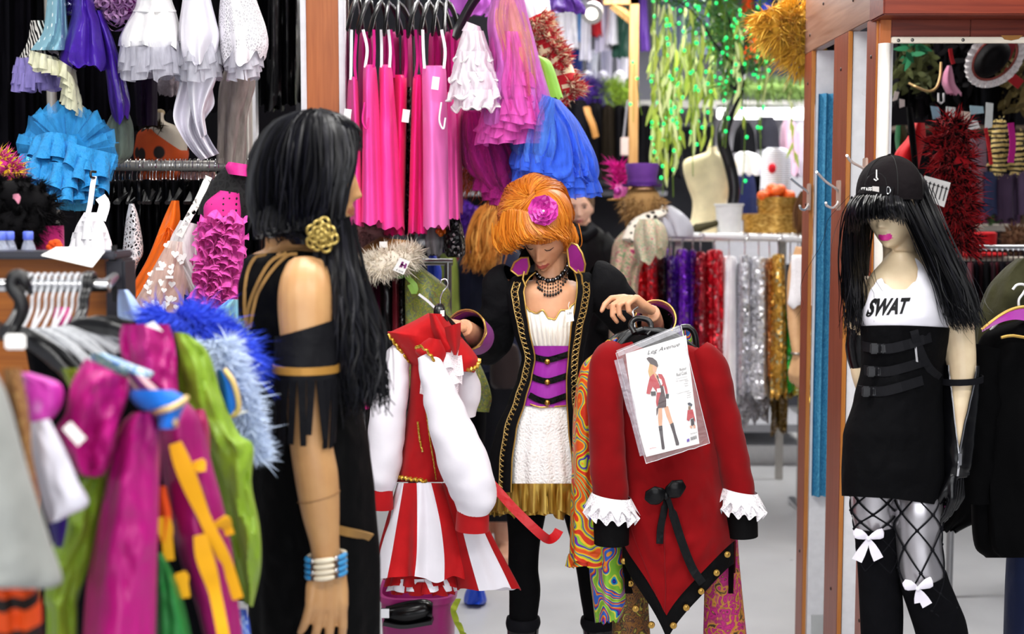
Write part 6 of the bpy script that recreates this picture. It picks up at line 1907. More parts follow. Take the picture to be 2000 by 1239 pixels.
for i, (x0, y0, xm, ym, x1, y1, h) in enumerate(((60, 268, 100, 258, 150, 266, .085), (92, 262, 150, 282, 228, 302, .085), (40, 300, 80, 300, 130, 318, .085), (110, 300, 160, 308, 214, 330, .08), (30, 330, 70, 340, 120, 346, .07), (60, 318, 120, 318, 205, 338, .085), (70, 345, 130, 350, 190, 344, .08), (8, 290, 30, 310, 60, 320, .06))):
 q = cat([(x0, y0, 3.93), (xm, ym, 3.86 - .01 * i), (x1, y1, 3.92)], 90)
 frill(m_, [P(*p) for p in q], (0, -.6, -1), h, .020, 120, i * 2, 8)
part('lace_flounces', m_, BL, t)
m_ = MB()
for i, (x0, y0, x1, y1) in enumerate(((52, 305, 112, 330), (120, 325, 190, 345), (80, 352, 150, 362))):
 frill(m_, [P(lerp(x0, x1, q / 60), lerp(y0, y1, q / 60), 3.84) for q in range(61)], (0, -.4, -1), .05, .018, 70, i + 5, 6)
part('glitter_flounce', m_, sequin('#3aa6dd', 200), t)
m_ = MB()
for i, y in enumerate((352, 366, 378)):
 frill(m_, [P(130 + (58 - 8 * i) * sin(a), y, 3.95 - .10 * cos(a)) for a in [2 * pi * q / 120 for q in range(121)]], (0, 0, -1), .05, .014, 80, i, 4)
part('petticoat', m_, sheer('#3f9fc9', .5), t)
part('core', loft(MB(), [(262, 80, 170), (300, 60, 200), (350, 66, 196), (380, 100, 170)], 4.0, .06, 40, 16, folds=5, amp=(.02, .1)), fab('#1c76b4'), t)
# middle rail with many wire hangers
RD = 4.3
t = thing('garment_rail', 'round steel rail crowded with black wire hangers in the left bay', 'rail', V((-1.2, RD, 0)))
za = P(300, 324, RD).z
part('bar', MB().tube([V((-2.6, RD, za)), V((P(585, 324, RD).x, RD, za))], .017, 16), plain('#cdc9c2', .3, .4), t)
for x_ in (-2.3, P(582, 0, RD).x): part('upright', MB().tube([V((x_, RD, 0)), V((x_, RD, za))], .016, 10), STEEL, t)
hk = MB().tube([V((0, -.002 + .021 * cos(a), .001 + .021 * sin(a))) for a in [lerp(-.6, pi + .4, k / 12) for k in range(13)]][::-1] + [V((0, .0, -.03)), V((0, 0, -.055))], .0014, 6).mesh('hook', CHROME)
ar = MB()
for sg in (-1, 1): ar.tube([V((0, 0, -.05)), V((0, sg * .08, -.075)), V((0, sg * .2, -.12))], [.006, .008, .006], 6)
ar = ar.mesh('arm', BLKPLASTIC)
for k in range(44):
 x_ = P(205 + k * 6.7 + rnd.uniform(-2, 2), 324, RD).x
 h = thing('wire_hanger', 'thin steel hook hanger packed along the left bay rail', 'hanger', V((x_, RD, za)), 'wire hangers on the left bay rail')
 h.rotation_euler = (0, 0, rnd.uniform(-.25, .25))
 link('hook', hk, h); link('arm', ar, h)
k = 0
for (a, b, y0, y1) in ((196, 226, 350, 520), (218, 246, 352, 560), (238, 262, 350, 600), (255, 282, 352, 600), (275, 300, 350, 600), (292, 318, 352, 620), (310, 334, 350, 620), (326, 352, 352, 640), (344, 372, 350, 640), (366, 392, 352, 650), (386, 412, 350, 660), (470, 500, 350, 660), (495, 530, 352, 660), (150, 200, 350, 500)):
 mt = (BLKSATIN, BLACK2, fab('#0a0a0d', .5, .05, .4, .5, 16))[k % 3]
 gar('black_garment', f'{("shiny", "matte", "silky")[k % 3]} black garment on the steel rail, {ORD[k]} of the tight row', [(y0, a + 8, b - 8), (y0 + 14, a + 2, b - 2), (lerp(y0, y1, .5), a - 1, b + 1), (y1, a - 3, b + 3)], RD + .03 * (k % 3), .19, mt, 'garment', 'black garments on the left bay rail', 5, (.05, .14), 100 + k, hem=14, n=44, m=22)
 k += 1
gar('garment', 'orange cloth between black garments just under the steel rail', [(334, 276, 350), (344, 272, 352), (352, 276, 346)], RD + .12, .05, fab('#c2542a'), 'garment', None, 9, (.03, .1), 5, n=50, m=8)
gar('garment', 'dusty pink cloth just under the steel rail beside the orange one', [(336, 352, 420), (344, 350, 424), (354, 354, 418)], RD + .13, .05, fab('#c99a92'), 'garment', None, 9, (.03, .1), 6, n=50, m=8)
# white frilled top hung by its straps
t = thing('frilled_top', 'small white frilled top hanging by long straps before the black row', 'top', P(172, 490, 3.75))
part('strap', MB().strip(wpath([(184, 345, 3.72), (180, 370, 3.7), (176, 400, 3.7), (170, 425, 3.7)], 10), .014, (0, -1, 0), .0015), WHITE, t)
part('strap', MB().strip(wpath([(196, 385, 3.74), (204, 400, 3.73), (196, 430, 3.73)], 10), .030, (.3, -1, 0), .0015), WHITE, t)
m_ = MB()
for i, (y, w) in enumerate(((432, 18), (442, 26), (454, 34), (466, 38))):
 frill(m_, [P(176 + w * sin(a), y, 3.73 - .06 * cos(a)) for a in [2 * pi * q / 110 for q in range(111)]], (0, 0, -1), .05, .016, 110, i, 5)
part('frills', m_, WHITE, t)
part('bodice', loft(MB(), [(415, 164, 190), (440, 150, 206), (470, 140, 216), (492, 132, 218)], 3.74, .05, 50, 16, folds=8, amp=(.02, .1)), WHITE, t)
part('hook', MB().tube(wpath([(186, 348, 3.72), (178, 346, 3.7), (178, 336, 3.7), (188, 336, 3.7)], 14), .0035, 7), BLKPLASTIC, t)
gar('garment', 'white openwork net stocking dress among the black row', [(398, 252, 262), (430, 246, 272), (490, 240, 280), (520, 236, 268), (580, 232, 250)], 4.0, .05, lace('#eeeef2', 75, .0, .10), 'dress', None, 3, (.02, .06), 2, hem=4)
gar('garment', 'orange satin dress slanting down between white net and pink tulle', [(335, 392, 350, 392), (318, 430, 350, 440), (290, 500, 330, 510), (262, 550, 300, 560), (246, 580, 275, 592)], 3.95, .06, satin('#ef6a12', .35), 'dress', None, 5, (.04, .14), 3)
m_ = MB()
fluff(m_, [(P(334 + rnd.uniform(-4, 6), 425 + rnd.uniform(-6, 10), 3.9), V((0, -.4, -1)))], .07, .003, 60, rnd, .3)
single('orange_fringe', m_, satin('#ef6a12', .35), 'orange thread fringe at the orange dress strap', 'fringe')
t = thing('tulle_dress', 'pale pink tulle dress with white hearts slanting beside the orange dress', 'dress', P(320, 615, 3.85))
R_ = [(330, 470, 368, 474), (308, 510, 372, 520), (282, 560, 372, 570), (262, 600, 360, 612), (268, 622, 350, 630)]
part('lining', loft(MB(), R_, 3.87, .07, 60, 26, folds=7, amp=(.02, .1), seed=4), fab('#e3b9a8', .8), t)
HEART = cells('heart_net', [(.0, '#fbf6f2'), (.20, '#fbf6f2'), (.24, '#e2bdae'), (1, '#dcb2a4')], 22, 'F1', rand=.7)
part('net', loft(MB(), R_, 3.85, .09, 60, 26, folds=7, amp=(.02, .12), seed=4), sheer('#f0d2c6', .5), t)
hm_ = MB(); hb_ = loft(MB(), R_, 3.85, .095, 60, 26, folds=7, amp=(.02, .12), seed=4).bvh()
for _ in range(34):
 x_, y_ = rnd.uniform(275, 368), rnd.uniform(478, 612)
 c = hit(hb_, x_, y_, .004)
 if c is None: continue
 s_ = rnd.uniform(.008, .013); ro = rnd.uniform(-.6, .6)
 pts = []
 for q in range(14):
  a = 2 * pi * q / 14
  hx, hz = sin(a) ** 3, (13 * cos(a) - 5 * cos(2 * a) - 2 * cos(3 * a) - cos(4 * a)) / 16
  pts.append(c + V((hx * cos(ro) - hz * sin(ro), 0, hx * sin(ro) + hz * cos(ro))) * s_)
 hm_.poly(pts, .001, (0, -1, 0))
part('hearts', hm_, PAPER, t, kind='stuff', smooth=False)
for (x_, y_) in ((312, 525), (331, 541)):
 part('label_tab', MB().box(P(x_ - 6, y_ + 3, 3.75), P(x_ + 7, y_ - 2, 3.74)), PAPER, t, smooth=False)
# white tulle and eyelet dress
t = thing('tulle_dress', 'white tulle dress with eyelet strap slanting beside the pink ruffles', 'dress', P(395, 600, 3.82))
part('skirt', loft(MB(), [(352, 430, 392, 440), (330, 480, 388, 490), (350, 530, 398, 540), (378, 580, 420, 590), (392, 602, 428, 606)], 3.84, .07, 60, 24, folds=8, amp=(.03, .14), seed=2), sheer('#eeeaea', .8), t)
part('eyelet_strap', MB().strip(wpath([(408, 345, 3.78), (388, 390, 3.77), (366, 430, 3.76), (350, 462, 3.76)], 16), [.02] * 16, (0, -1, 0), .002), lace('#ece8e2', 60, .0, .16), t)
part('lace_hem', frill(MB(), [P(360 + q * .9, 575 + q * .42, 3.78) for q in range(71)], (0, -.2, -1), .03, .008, 110, 2, 4), BLACK2, t, 'black lace edging')
# black lace and pink ruffle dress
t = thing('ruffle_dress', 'pink ruffled dress with black lace bodice tilted before the rail end', 'dress', P(440, 620, 3.75))
part('bodice', loft(MB(), [(448, 318, 482, 330), (420, 345, 508, 362), (392, 392, 506, 402), (388, 420, 500, 425)], 3.78, .08, 60, 24, folds=5, amp=(.01, .05), seed=3, wr=.008), lace('#0c0b0d', 60, .75), t)
part('bodice_lining', loft(MB(), [(450, 322, 480, 332), (424, 350, 500, 362), (396, 396, 498, 404), (392, 422, 494, 426)], 3.79, .07, 50, 20), fab('#1a1016'), t)
part('pink_cup', loft(MB(), [(446, 316, 486, 322), (440, 326, 492, 338), (446, 340, 490, 346)], 3.7, .03, 30, 10), satin('#d52a8a', .4), t)
part('polka_yoke', loft(MB(), [(430, 372, 470, 378), (400, 398, 472, 404), (398, 428, 470, 432)], 3.72, .05, 40, 12), cells('polka_pink', [(.0, '#1a0a12'), (.22, '#1a0a12'), (.26, '#d8288e'), (1, '#d8288e')], 60, 'F1', rand=.1), t)
m_ = MB(); rr_ = random.Random(3)
for row in range(15):
 k = row / 14
 y = lerp(418, 585, k); x0 = lerp(392, 376, k) + 8 * sin(row * 1.9); x1 = lerp(482, 472, k) + 6 * sin(row * 2.7)
 for hlf in range(2):
  a, b = (x0, lerp(x0, x1, .55)) if hlf == 0 else (lerp(x0, x1, .42), x1)
  q = [(lerp(a, b, j / 50), y + 9 * sin(j * .16 + row * 2.2 + hlf) + rr_.uniform(-.5, .5), 3.70 - .035 * sin(pi * (lerp(a, b, j / 50) - x0) / max(1, x1 - x0)) - .012 * sin(j * .2 + row)) for j in range(51)]
  frill(m_, [P(*p) for p in q], (.0, -.9, -.55), .045, .017, 150, row * 3.3 + hlf, 5)
part('ruffles', m_, sheer('#e252b4', .95), t, kind='stuff')
part('skirt', loft(MB(), [(415, 396, 478), (470, 388, 478), (540, 384, 474), (600, 388, 470), (640, 400, 474)], 3.76, .06, 50, 20, folds=6, amp=(.02, .08)), fab('#c9379a', .7), t)
m_ = MB()
for i, y in enumerate((580, 598)):
 frill(m_, [P(lerp(380, 474, q / 60), y + 6 * sin(q * .12), 3.72) for q in range(61)], (0, -.3, -1), .05, .015, 110, i + 9, 5)
part('lower_ruffle', m_, sheer('#cf3f9f', .9), t)
gar('shawl', 'pale aqua tulle shawl bunched below the pink ruffles', [(585, 446, 466), (605, 424, 474), (640, 410, 476), (668, 404, 474)], 3.3, .08, sheer('#8fd0de', .85), 'shawl', None, 6, (.03, .14), 9)
boa('fur_collar', 'black fur collar lying behind the water bottles', wpath([(-20, 395, 2.95), (20, 385, 2.92), (60, 392, 2.92), (80, 420, 2.95), (40, 440, 2.9), (0, 450, 2.9)], 24), .045, .032, 4200, '#0b0a0c', None, None, .003)
m_ = MB().strip(wpath([(26, 384, 2.84), (34, 386, 2.83), (36, 398, 2.83)], 6), [.008, .016, .002], (0, -1, 0), .001)
single('pink_petal', m_, fab('#d88aa0'), 'small pink petal stuck on the black fur', 'petal')
boa('feather_boa', 'magenta and yellow feather boa end at the photo edge by the blue tutu', wpath([(-14, 316, 3.6), (6, 330, 3.6), (14, 348, 3.6), (4, 362, 3.6)], 12), .03, .05, 700, '#c22a86', '#e2c02c')
# ================================================================== centre: pink slips, tutus, cloak rack
rnd = random.Random(33)
PD = 4.4
t = thing('slip_rail', 'dark rail above the frame carrying the hot pink slips and tutus', 'rail', P(860, -60, PD))
za = P(800, -48, PD).z
part('bar', MB().tube([V((P(668, 0, PD).x, PD, za)), V((P(1010, 0, PD).x, PD, za))], .013, 12), STEEL, t)
part('upright', MB().tube([V((P(672, 0, PD + .2).x, PD + .2, 0)), V((P(672, 0, PD + .2).x, PD + .2, za + .02)), V((P(672, 0, PD).x, PD, za))], .016, 12), STEEL, t)
part('upright', MB().tube([V((P(800, 0, PD + .3).x, PD + .3, 0)), V((P(800, 0, PD + .3).x, PD + .3, za + .02)), V((P(800, 0, PD).x, PD, za))], .016, 12), plain('#1a1a1c', .4), t)
def hanger(name, label, top, l, r, group=None, mat=None, hook=True, rad=.010):
 """shaped plastic hanger from its neck to two shoulder ends (all px,py,D)"""
 mat = mat or BLKPLASTIC
 h = thing(name, label, 'hanger', P(*top), group)
 T_ = P(*top)
 for e in (l, r):
  E = P(*e)
  mid = T_.lerp(E, .5) + V((0, 0, .018))
  part('arm', MB().tube([V(p) for p in cat([T_, mid, E], 12)], [rad * .8] * 3 + [rad * 1.1] * 5 + [rad * 1.2] * 3 + [rad * .7], 8, flat=(.6, 1.2)), mat, h)
 if hook:
  part('hook', MB().tube([T_, T_ + V((0, 0, .035)), T_ + V((0, .018, .055)), T_ + V((0, 0, .078)), T_ + V((0, -.02, .06))], .003, 7), CHROME if mat is not BLKPLASTIC else BLKPLASTIC, h)
 return h
for i, (cx, cy, dl, dr) in enumerate(((700, -4, -22, 8), (722, -2, -24, 10), (745, 2, -24, 12), (760, 6, -10, 26), (778, 4, -2, 30), (816, 2, -20, 16), (838, 4, -18, 20), (856, 2, -12, 26), (872, 0, -6, 26))):
 hanger('slip_hanger', f'black plastic hanger, {ORD[i]} along the row above the pink slips', (cx, cy, PD - .02), (cx + dl, cy + 62 + 4 * (i % 3), PD - .16), (cx + dr, cy + 64 - 3 * (i % 2), PD + .12), 'hangers above the pink slips')
slips = [(150, 680, 700, 674, 712, 440, '#ff49a8', 'narrow hot pink'), (126, 708, 735, 703, 752, 437, '#ff4fae', 'bright pink'), (126, 740, 766, 735, 788, 446, '#ff46a6', 'wide folded pink'), (146, 764, 796, 752, 792, 460, '#ea1a78', 'deep rose pink'),
         (146, 806, 830, 796, 832, 456, '#fa2a90', 'strong pink'), (128, 824, 872, 826, 876, 444, '#ff7cca', 'light pink front'), (180, 866, 890, 866, 898, 430, '#ff5ab0', 'narrow mid pink'), (192, 882, 902, 876, 904, 415, '#df2f8c', 'magenta pink')]
for i, (y0, a, b, c, d, y1, colr, nm) in enumerate(slips):
 Ds = PD + (-.05, -.08, -.02, .08, .04, -.12, -.02, .06)[i]
 t = thing('slip_dress', f'{nm} slip dress, {ORD[i]} in the pink row from the wood panel', 'dress', P((c + d) / 2, y1, Ds), 'hot pink slip dresses')
 th = .12
 part('cloth', loft(MB(), [(y0, a + 4, b - 4), (y0 + 18, a, b), (lerp(y0, y1, .4), lerp(a, c, .4), lerp(b, d, .4)), (y1, c, d)], Ds, th, 90, 40, folds=3, amp=(.02, .17), seed=i * 7 + 2, wr=.006, hem=10), fab(colr, .45, .2, .35, .12, 7, .05), t)
 for x_, mt in ((a + 5, WHITE if i in (0, 1, 2, 5) else fab('#c21d78')), (b - 5, WHITE if i in (5, 2) else fab('#c21d78'))):
  part('strap', MB().strip(wpath([(x_, y0 + 6, Ds - .1), (x_ + rnd.uniform(-5, 5), y0 - 30, Ds - .09), (x_ + rnd.uniform(-6, 6), 58, Ds - .08)], 10), .009, (rnd.uniform(-.5, .5), -1, 0), .001), mt, t)
 if i in (0, 5, 3):
  tx, ty = ((678, 225), (850, 162), (792, 226))[(0, 5, 3).index(i)]
  part('price_tag', MB().poly([P(tx - 8, ty + 12, Ds - .16), P(tx + 6, ty + 14, Ds - .16), P(tx + 9, ty - 11, Ds - .16), P(tx - 5, ty - 13, Ds - .16)], .001, (.1, -1, 0)), PAPER, t, smooth=False)
 if i in (1, 5):
  part('loop', MB().tube(wpath([(712 + 150 * (i == 5), 200, Ds - .14), (708 + 150 * (i == 5), 235, Ds - .15), (716 + 150 * (i == 5), 252, Ds - .15), (720 + 150 * (i == 5), 230, Ds - .15)], 14), .003, 6), fab('#e0308c') if i == 1 else WHITE, t)
for i, (a, b, y1) in enumerate(((700, 730, 120), (745, 780, 118), (782, 806, 140), (836, 866, 125), (868, 900, 180))):
 gar('slip_dress', f'crumpled magenta slip behind the front slips, {ORD[i]} of the rear row', [(62, a + 6, b - 6), (80, a + 2, b - 2), (y1 + 60, a, b), (400, a - 2, b + 2)], PD + .22, .08, fab('#b0176f', .5), 'dress', 'rear pink slips', 6, (.04, .16), i + 30, n=50, m=20)
gar('sequin_skirt', 'black sequin panel between the two groups of pink slips', [(170, 793, 803), (300, 791, 802), (460, 790, 804)], PD + .15, .05, sequin('#141019', 130), 'skirt', None, 4, (.03, .1), 3)
# hanger and layered tutus
hanger('slip_hanger', 'big black hanger sloping down to the white layered petticoat', (950, -30, 4.3), (888, 75, 4.2), (985, 20, 4.4), None, None, False, .014)
t = thing('petticoat', 'white layered petticoat with satin edges beside the pink slips', 'skirt', P(930, 215, 4.15))
WT = sheer('#faeef6', .75)
part('waistband', loft(MB(), [(912, 42, 938, 52), (902, 60, 944, 70)], 4.15, .05, 50, 8, folds=10, amp=(.02, .05)), satin('#efdbe8', .5), t)
R_ = [(62, 902, 945), (110, 884, 972), (160, 880, 976), (210, 882, 978)]
for k, (y0, y1, a, b, c, d) in enumerate(((60, 118, 904, 944, 888, 962), (100, 158, 892, 958, 880, 972), (140, 190, 886, 968, 876, 982), (175, 212, 888, 972, 886, 978))):
 m_ = loft(MB(), [(y0, a, b), (y1, c, d)], 4.15, .10 + .01 * k, 110, 14, folds=9, amp=(.02, .10), seed=k, hem=16)
 ly = part('tier', m_, WT, t)
 part('satin_edge', MB().tube(m_.v[-110:] + [m_.v[-110]], .0035, 5), WHITESATIN, ly)
part('lining', loft(MB(), [(62, 906, 942), (120, 894, 962), (200, 892, 966)], 4.16, .08, 60, 16, folds=6, amp=(.02, .06)), fab('#e6cfe0'), t)
def tutu(name, label, tiers, D, mats, lining, folds=13, n=130):
 t = thing(name, label, 'skirt', P((tiers[-1][1][-1][0] + tiers[-1][1][-1][2]) / 2, tiers[-1][1][-1][1], D))
 for k, (mi, rows, th) in enumerate(tiers):
  part('tulle_layer', loft(MB(), rows, D - .01 * k, th, n, 34, folds=folds, amp=(.02, .11), seed=k * 5 + 1, wr=.012, hem=20), mats[mi], t)
 m_ = MB()
 for k, (mi, rows, th) in enumerate(tiers):
  for q in (.80, .90): frill(m_, ring_path(rows, q, D - .01 * k, th, 150), (0, 0, -1), .045, .02, 110, k * 3 + q * 9, 5)
 part('ruffled_hem', m_, mats[0], t)
 if lining: part('lining', loft(MB(), lining[0], D + .01, lining[2], 60, 20, folds=6, amp=(.02, .06)), lining[1], t)
 return t
tutu('tutu', 'rainbow magenta tulle tutu with yellow tints hanging above the blue one', [
 (0, [(965, -20, 1020, -15), (955, 60, 1034, 55), (958, 150, 1054, 140), (940, 235, 1072, 232), (930, 262, 1066, 258)], .14),
 (1, [(960, -10, 1022, -8), (952, 50, 1036, 48), (964, 130, 1056, 130), (950, 190, 1074, 200), (944, 240, 1070, 245)], .16),
 (2, [(970, -10, 1012, -8), (956, 40, 1030, 38), (975, 110, 1046, 110), (990, 180, 1050, 190)], .17),
 (0, [(975, 60, 1022, 62), (972, 120, 1040, 125), (965, 170, 1050, 180), (975, 225, 1062, 228)], .18)],
 4.25, [sheer('#ee5cc4', .6), sheer('#dd7fe0', .5), sheer('#f0b060', .35)], ([(965, -20, 1018, -15), (962, 60, 1030, 60), (965, 150, 1050, 145), (955, 220, 1058, 222)], fab('#d853b4', .8), .11))
tutu('tutu', 'royal blue tulle tutu skirt hanging above the ginger wig', [
 (0, [(1052, 180, 1094, 196), (1030, 230, 1130, 240), (1008, 300, 1158, 300), (1012, 352, 1168, 345), (1030, 372, 1164, 362)], .20),
 (0, [(1056, 184, 1092, 198), (1028, 240, 1128, 250), (1000, 310, 1150, 310), (1010, 345, 1156, 350)], .23),
 (1, [(1054, 182, 1092, 196), (1020, 225, 1100, 240), (1000, 280, 1110, 300), (1010, 310, 1096, 330)], .25)],
 4.35, [sheer('#3566ea', .7), sheer('#5a92f4', .45)], ([(1056, 184, 1092, 196), (1034, 230, 1124, 240), (1016, 300, 1146, 300), (1024, 345, 1150, 345)], fab('#2d58d4', .85), .16))
tutu('tutu', 'dark magenta tulle skirt hanging low behind the rainbow tutu', [
 (0, [(900, 215, 960, 215), (896, 270, 1000, 270), (910, 330, 1012, 335), (960, 365, 1010, 372)], .12),
 (0, [(905, 220, 965, 220), (900, 280, 1005, 280), (930, 345, 1020, 350), (975, 385, 1012, 388)], .14)],
 4.45, [sheer('#b01c86', .6)], ([(905, 218, 955, 218), (905, 270, 990, 270), (925, 330, 1000, 335)], fab('#7a1660', .85), .09))
gar('dress', 'lime green stretch dress between the rainbow and blue tutus', [(1040, 108, 1052, 108), (1044, 125, 1076, 122), (1050, 160, 1092, 165), (1056, 190, 1100, 192)], 4.5, .08, fab('#94d04c', .6), 'dress', None, 3, (.01, .04), 3)
boa('feather_boa', 'peach feather trim with orange tips dangling under the magenta skirt', wpath([(905, 330, 4.6), (930, 335, 4.6), (950, 350, 4.6), (985, 358, 4.6)], 16), .03, .07, 600, '#d88a8a', '#d8702a')
m_ = MB()
boa('red_feather_costume', 'red, yellow and white feather costume hanging right of the rainbow tutu', wpath([(1034, 40, 4.9), (1050, 70, 4.9), (1066, 110, 4.9), (1088, 140, 4.9), (1098, 180, 4.9), (1110, 200, 4.9)], 24), .075, .045, 3600, '#b8202a', '#e6d6b0', None, .007)
gar('costume', 'white sequinned gown behind the red feather costume', [(-60, 1030, 1070), (0, 1020, 1080), (60, 1040, 1084), (100, 1056, 1084)], 5.6, .1, fab('#e6e2ea', .5, .3), 'dress', None, 7, (.03, .1), 4)
gar('costume', 'purple gown hanging high behind the white layered petticoat', [(-60, 880, 930), (0, 876, 960), (30, 880, 950)], 5.2, .1, fab('#a24fb0', .6), 'dress', None, 7, (.03, .1), 14)
# ------------------------------------------------------------------ cloak rack at the centre
CD = 4.55
t = thing('garment_rail', 'dark rail hidden behind the brown cloak and paisley dress', 'rail', P(780, 500, CD + .1))
zb = P(780, 512, CD + .1).z
part('bar', MB().tube([V((P(676, 0, CD).x, CD + .1, zb)), V((P(880, 0, CD).x, CD + .1, zb))], .013, 10), STEEL, t)
for x_ in (690, 870): part('upright', MB().tube([V((P(x_, 0, CD).x, CD + .1, 0)), V((P(x_, 0, CD).x, CD + .1, zb))], .013, 10), STEEL, t)
t = thing('cloak', 'camel brown cloak with a cream fur collar on the centre rack', 'cloak', P(740, 560, CD - .1))
BRC = fab('#8a5e2c', .75, .3, .2, .4, 8)
part('cloth', loft(MB(), [(742, 462, 796, 474), (702, 488, 806, 486), (676, 530, 790, 510), (664, 580, 726, 540), (668, 600, 690, 590)], CD - .08, .09, 60, 34, folds=4, amp=(.02, .12), seed=6, wr=.02), BRC, t)
part('hood', loft(MB(), [(760, 466, 800, 470), (736, 484, 812, 486), (738, 498, 812, 500)], CD - .16, .07, 50, 16, folds=5, amp=(.03, .1), seed=2, wr=.01), fab('#a9783a', .75, .3, .2, .4, 8), t)
fm = MB()
pth = wpath([(706, 522, CD - .24), (730, 522, CD - .26), (760, 512, CD - .27), (790, 506, CD - .26), (812, 494, CD - .22)], 26)
fm.tube(pth, [.020 + .016 * sin(pi * i / 25) for i in range(26)], 12)
prs = outward(surf_pts(fm, 900, rnd), P(760, 514, CD - .2))
fluff(fm, prs, .028, .0018, 2600, rnd, .6)
part('fur_collar', fm, fab('#efe6d4', .9, .3), t, 'cream fur collar')
part('label', MB().box(P(741, 484, CD - .27), P(757, 472, CD - .255)), PAPER, t, smooth=False)
tg = thing('price_tag', 'white price tag with a purple printed mark on the fur collar', 'tag', P(782, 535, CD - .32))
td = CD - .325
part('card', MB().poly([P(767, 528, td), P(788, 537, td), P(801, 511, td), P(781, 503, td)], .001, (0, -1, 0)), PAPER, tg, smooth=False)
PM = plain('#7a1e6e', .6)
pk = MB()
for pts in (((780, 521), (785, 523), (789, 512), (785, 511)), ((788, 524), (792, 525), (795, 516), (792, 514)), ((782, 518), (790, 521), (791, 518), (784, 515)), ((779, 522), (781, 523), (782, 520))):
 pk.poly([P(a, b, td - .0015) for a, b in pts], .0004, (0, -1, 0))
part('print', pk, PM, tg, smooth=False)
part('print', lettering(MB(), '€ 24,95', [P(773, 529, td - .0012), P(786, 534, td - .0012), P(788, 530, td - .0012), P(775, 525, td - .0012)]), INKBLK, tg, smooth=False)
gar('gown', 'magenta pleated gown under the brown cloak', [(535, 684, 722), (560, 682, 726), (620, 690, 728), (690, 700, 730), (800, 694, 736)], CD, .09, bands('pleated_magenta', [(0, '#c01a78'), (.5, '#d82a8c'), (1, '#9c1060')], 14, .6, rot=(0, .25, 0), interp='LINEAR'), 'dress', None, 5, (.02, .1), 3)
gar('gown', 'black wet-look gown hanging in the centre rack', [(540, 724, 782), (580, 720, 788), (660, 718, 790), (900, 712, 794)], CD - .02, .10, BLKLEATHER, 'dress', None, 5, (.03, .14), 8, wr=.012)
gar('gown', 'thin dark red satin gown edge beside the black wet-look one', [(545, 766, 778), (600, 766, 780), (800, 764, 782)], CD - .12, .03, satin('#5a0a18', .35), 'dress', None, 3, (.02, .1), 3)
gar('gown', 'black sequin gown edge next to the paisley dress', [(540, 778, 792), (600, 778, 794), (800, 776, 796)], CD - .1, .05, sequin('#0e0e11', 120), 'dress', None, 3, (.02, .08), 4)
PAIS = cells('paisley_print', [(.0, '#2f5a72'), (.14, '#c9b04a'), (.3, '#5f7a2c'), (.5, '#93913a'), (.68, '#4a6a5e'), (.85, '#8a6a2a')], 30, 'F1', rough=.6, warp=.55)
t = thing('paisley_dress', 'green gold paisley dress on the centre rack behind the held costume', 'dress', P(850, 800, CD - .15))
part('cloth', loft(MB(), [(792, 508, 822, 520), (790, 540, 876, 565), (790, 600, 880, 610), (792, 700, 930, 700), (800, 760, 962, 770), (860, 800, 958, 806)], CD - .14, .08, 70, 34, folds=5, amp=(.01, .08), seed=3, wr=.012), PAIS, t)
part('facing', loft(MB(), [(742, 516, 800, 512), (744, 530, 800, 524)], CD - .2, .05, 40, 8), PAIS, t)
part('strap_tape', MB().strip(wpath([(818, 575, CD - .26), (835, 588, CD - .27), (850, 602, CD - .27)], 6), .008, (0, -1, 0), .001), WHITE, t)
h = thing('hanger', 'green plastic hanger neck under the fur collar', 'hanger', P(780, 536, CD - .24))
part('neck', MB().ell(P(780, 534, CD - .22), (.026, .02, .018), 16, 10), plain('#4a8a34', .4), h)
part('arm', MB().strip(wpath([(795, 540, CD - .25), (812, 560, CD - .26), (808, 572, CD - .26), (800, 556, CD - .26)], 8), .016, (0, -1, 0), .002), plain('#7aa23a', .4), h)
t = thing('sequin_bag', 'black sequin pouch hanging under the last pink slips', 'bag', P(888, 500, 4.4))
part('pouch', loft(MB(), [(418, 868, 892), (440, 866, 902), (470, 866, 908), (495, 868, 909), (503, 874, 904)], 4.4, .07, 50, 24, folds=4, amp=(.02, .06), caps=True), sequin('#101013', 120), t)
part('cord', MB().tube(wpath([(880, 420, 4.4), (884, 400, 4.4), (880, 380, 4.4)], 6), .004, 6), BLACK2, t)
gar('organza_bag', 'crumpled grey organza piece beside the black sequin pouch', [(440, 834, 858), (470, 830, 866), (498, 836, 864)], 4.45, .05, sheer('#8c8a8e', .7), 'organza', None, 5, (.04, .14), 3)
m_ = MB()
for k in range(5): m_.ell(P(856 + 5 * k, 452 + 6 * sin(k * 2.1), 4.36), (.010, .010, .010), 8, 6)
single('amber_beads', m_, plain('#c8641c', .2, .2), 'amber bead cluster above the grey organza', 'beads')
boa('pale_pink_boa', 'dusty pink feather boa tucked below the first slips', wpath([(676, 470, 4.6), (700, 456, 4.6), (730, 452, 4.58), (758, 460, 4.6)], 16), .035, .06, 1500, '#b98a8a', None, None, .003)
gar('blue_bag', 'bright blue satin scrap behind the paisley dress', [(500, 838, 852), (530, 836, 862), (570, 840, 858)], 4.75, .05, satin('#2a4ad0', .4), 'cloth', None, 4, (.04, .14), 3)
gar('trousers', 'black trousers hanging low behind the held costume', [(700, 890, 940), (800, 884, 950), (900, 880, 944)], 4.7, .1, BLACK, 'trousers', None, 4, (.02, .08), 5)
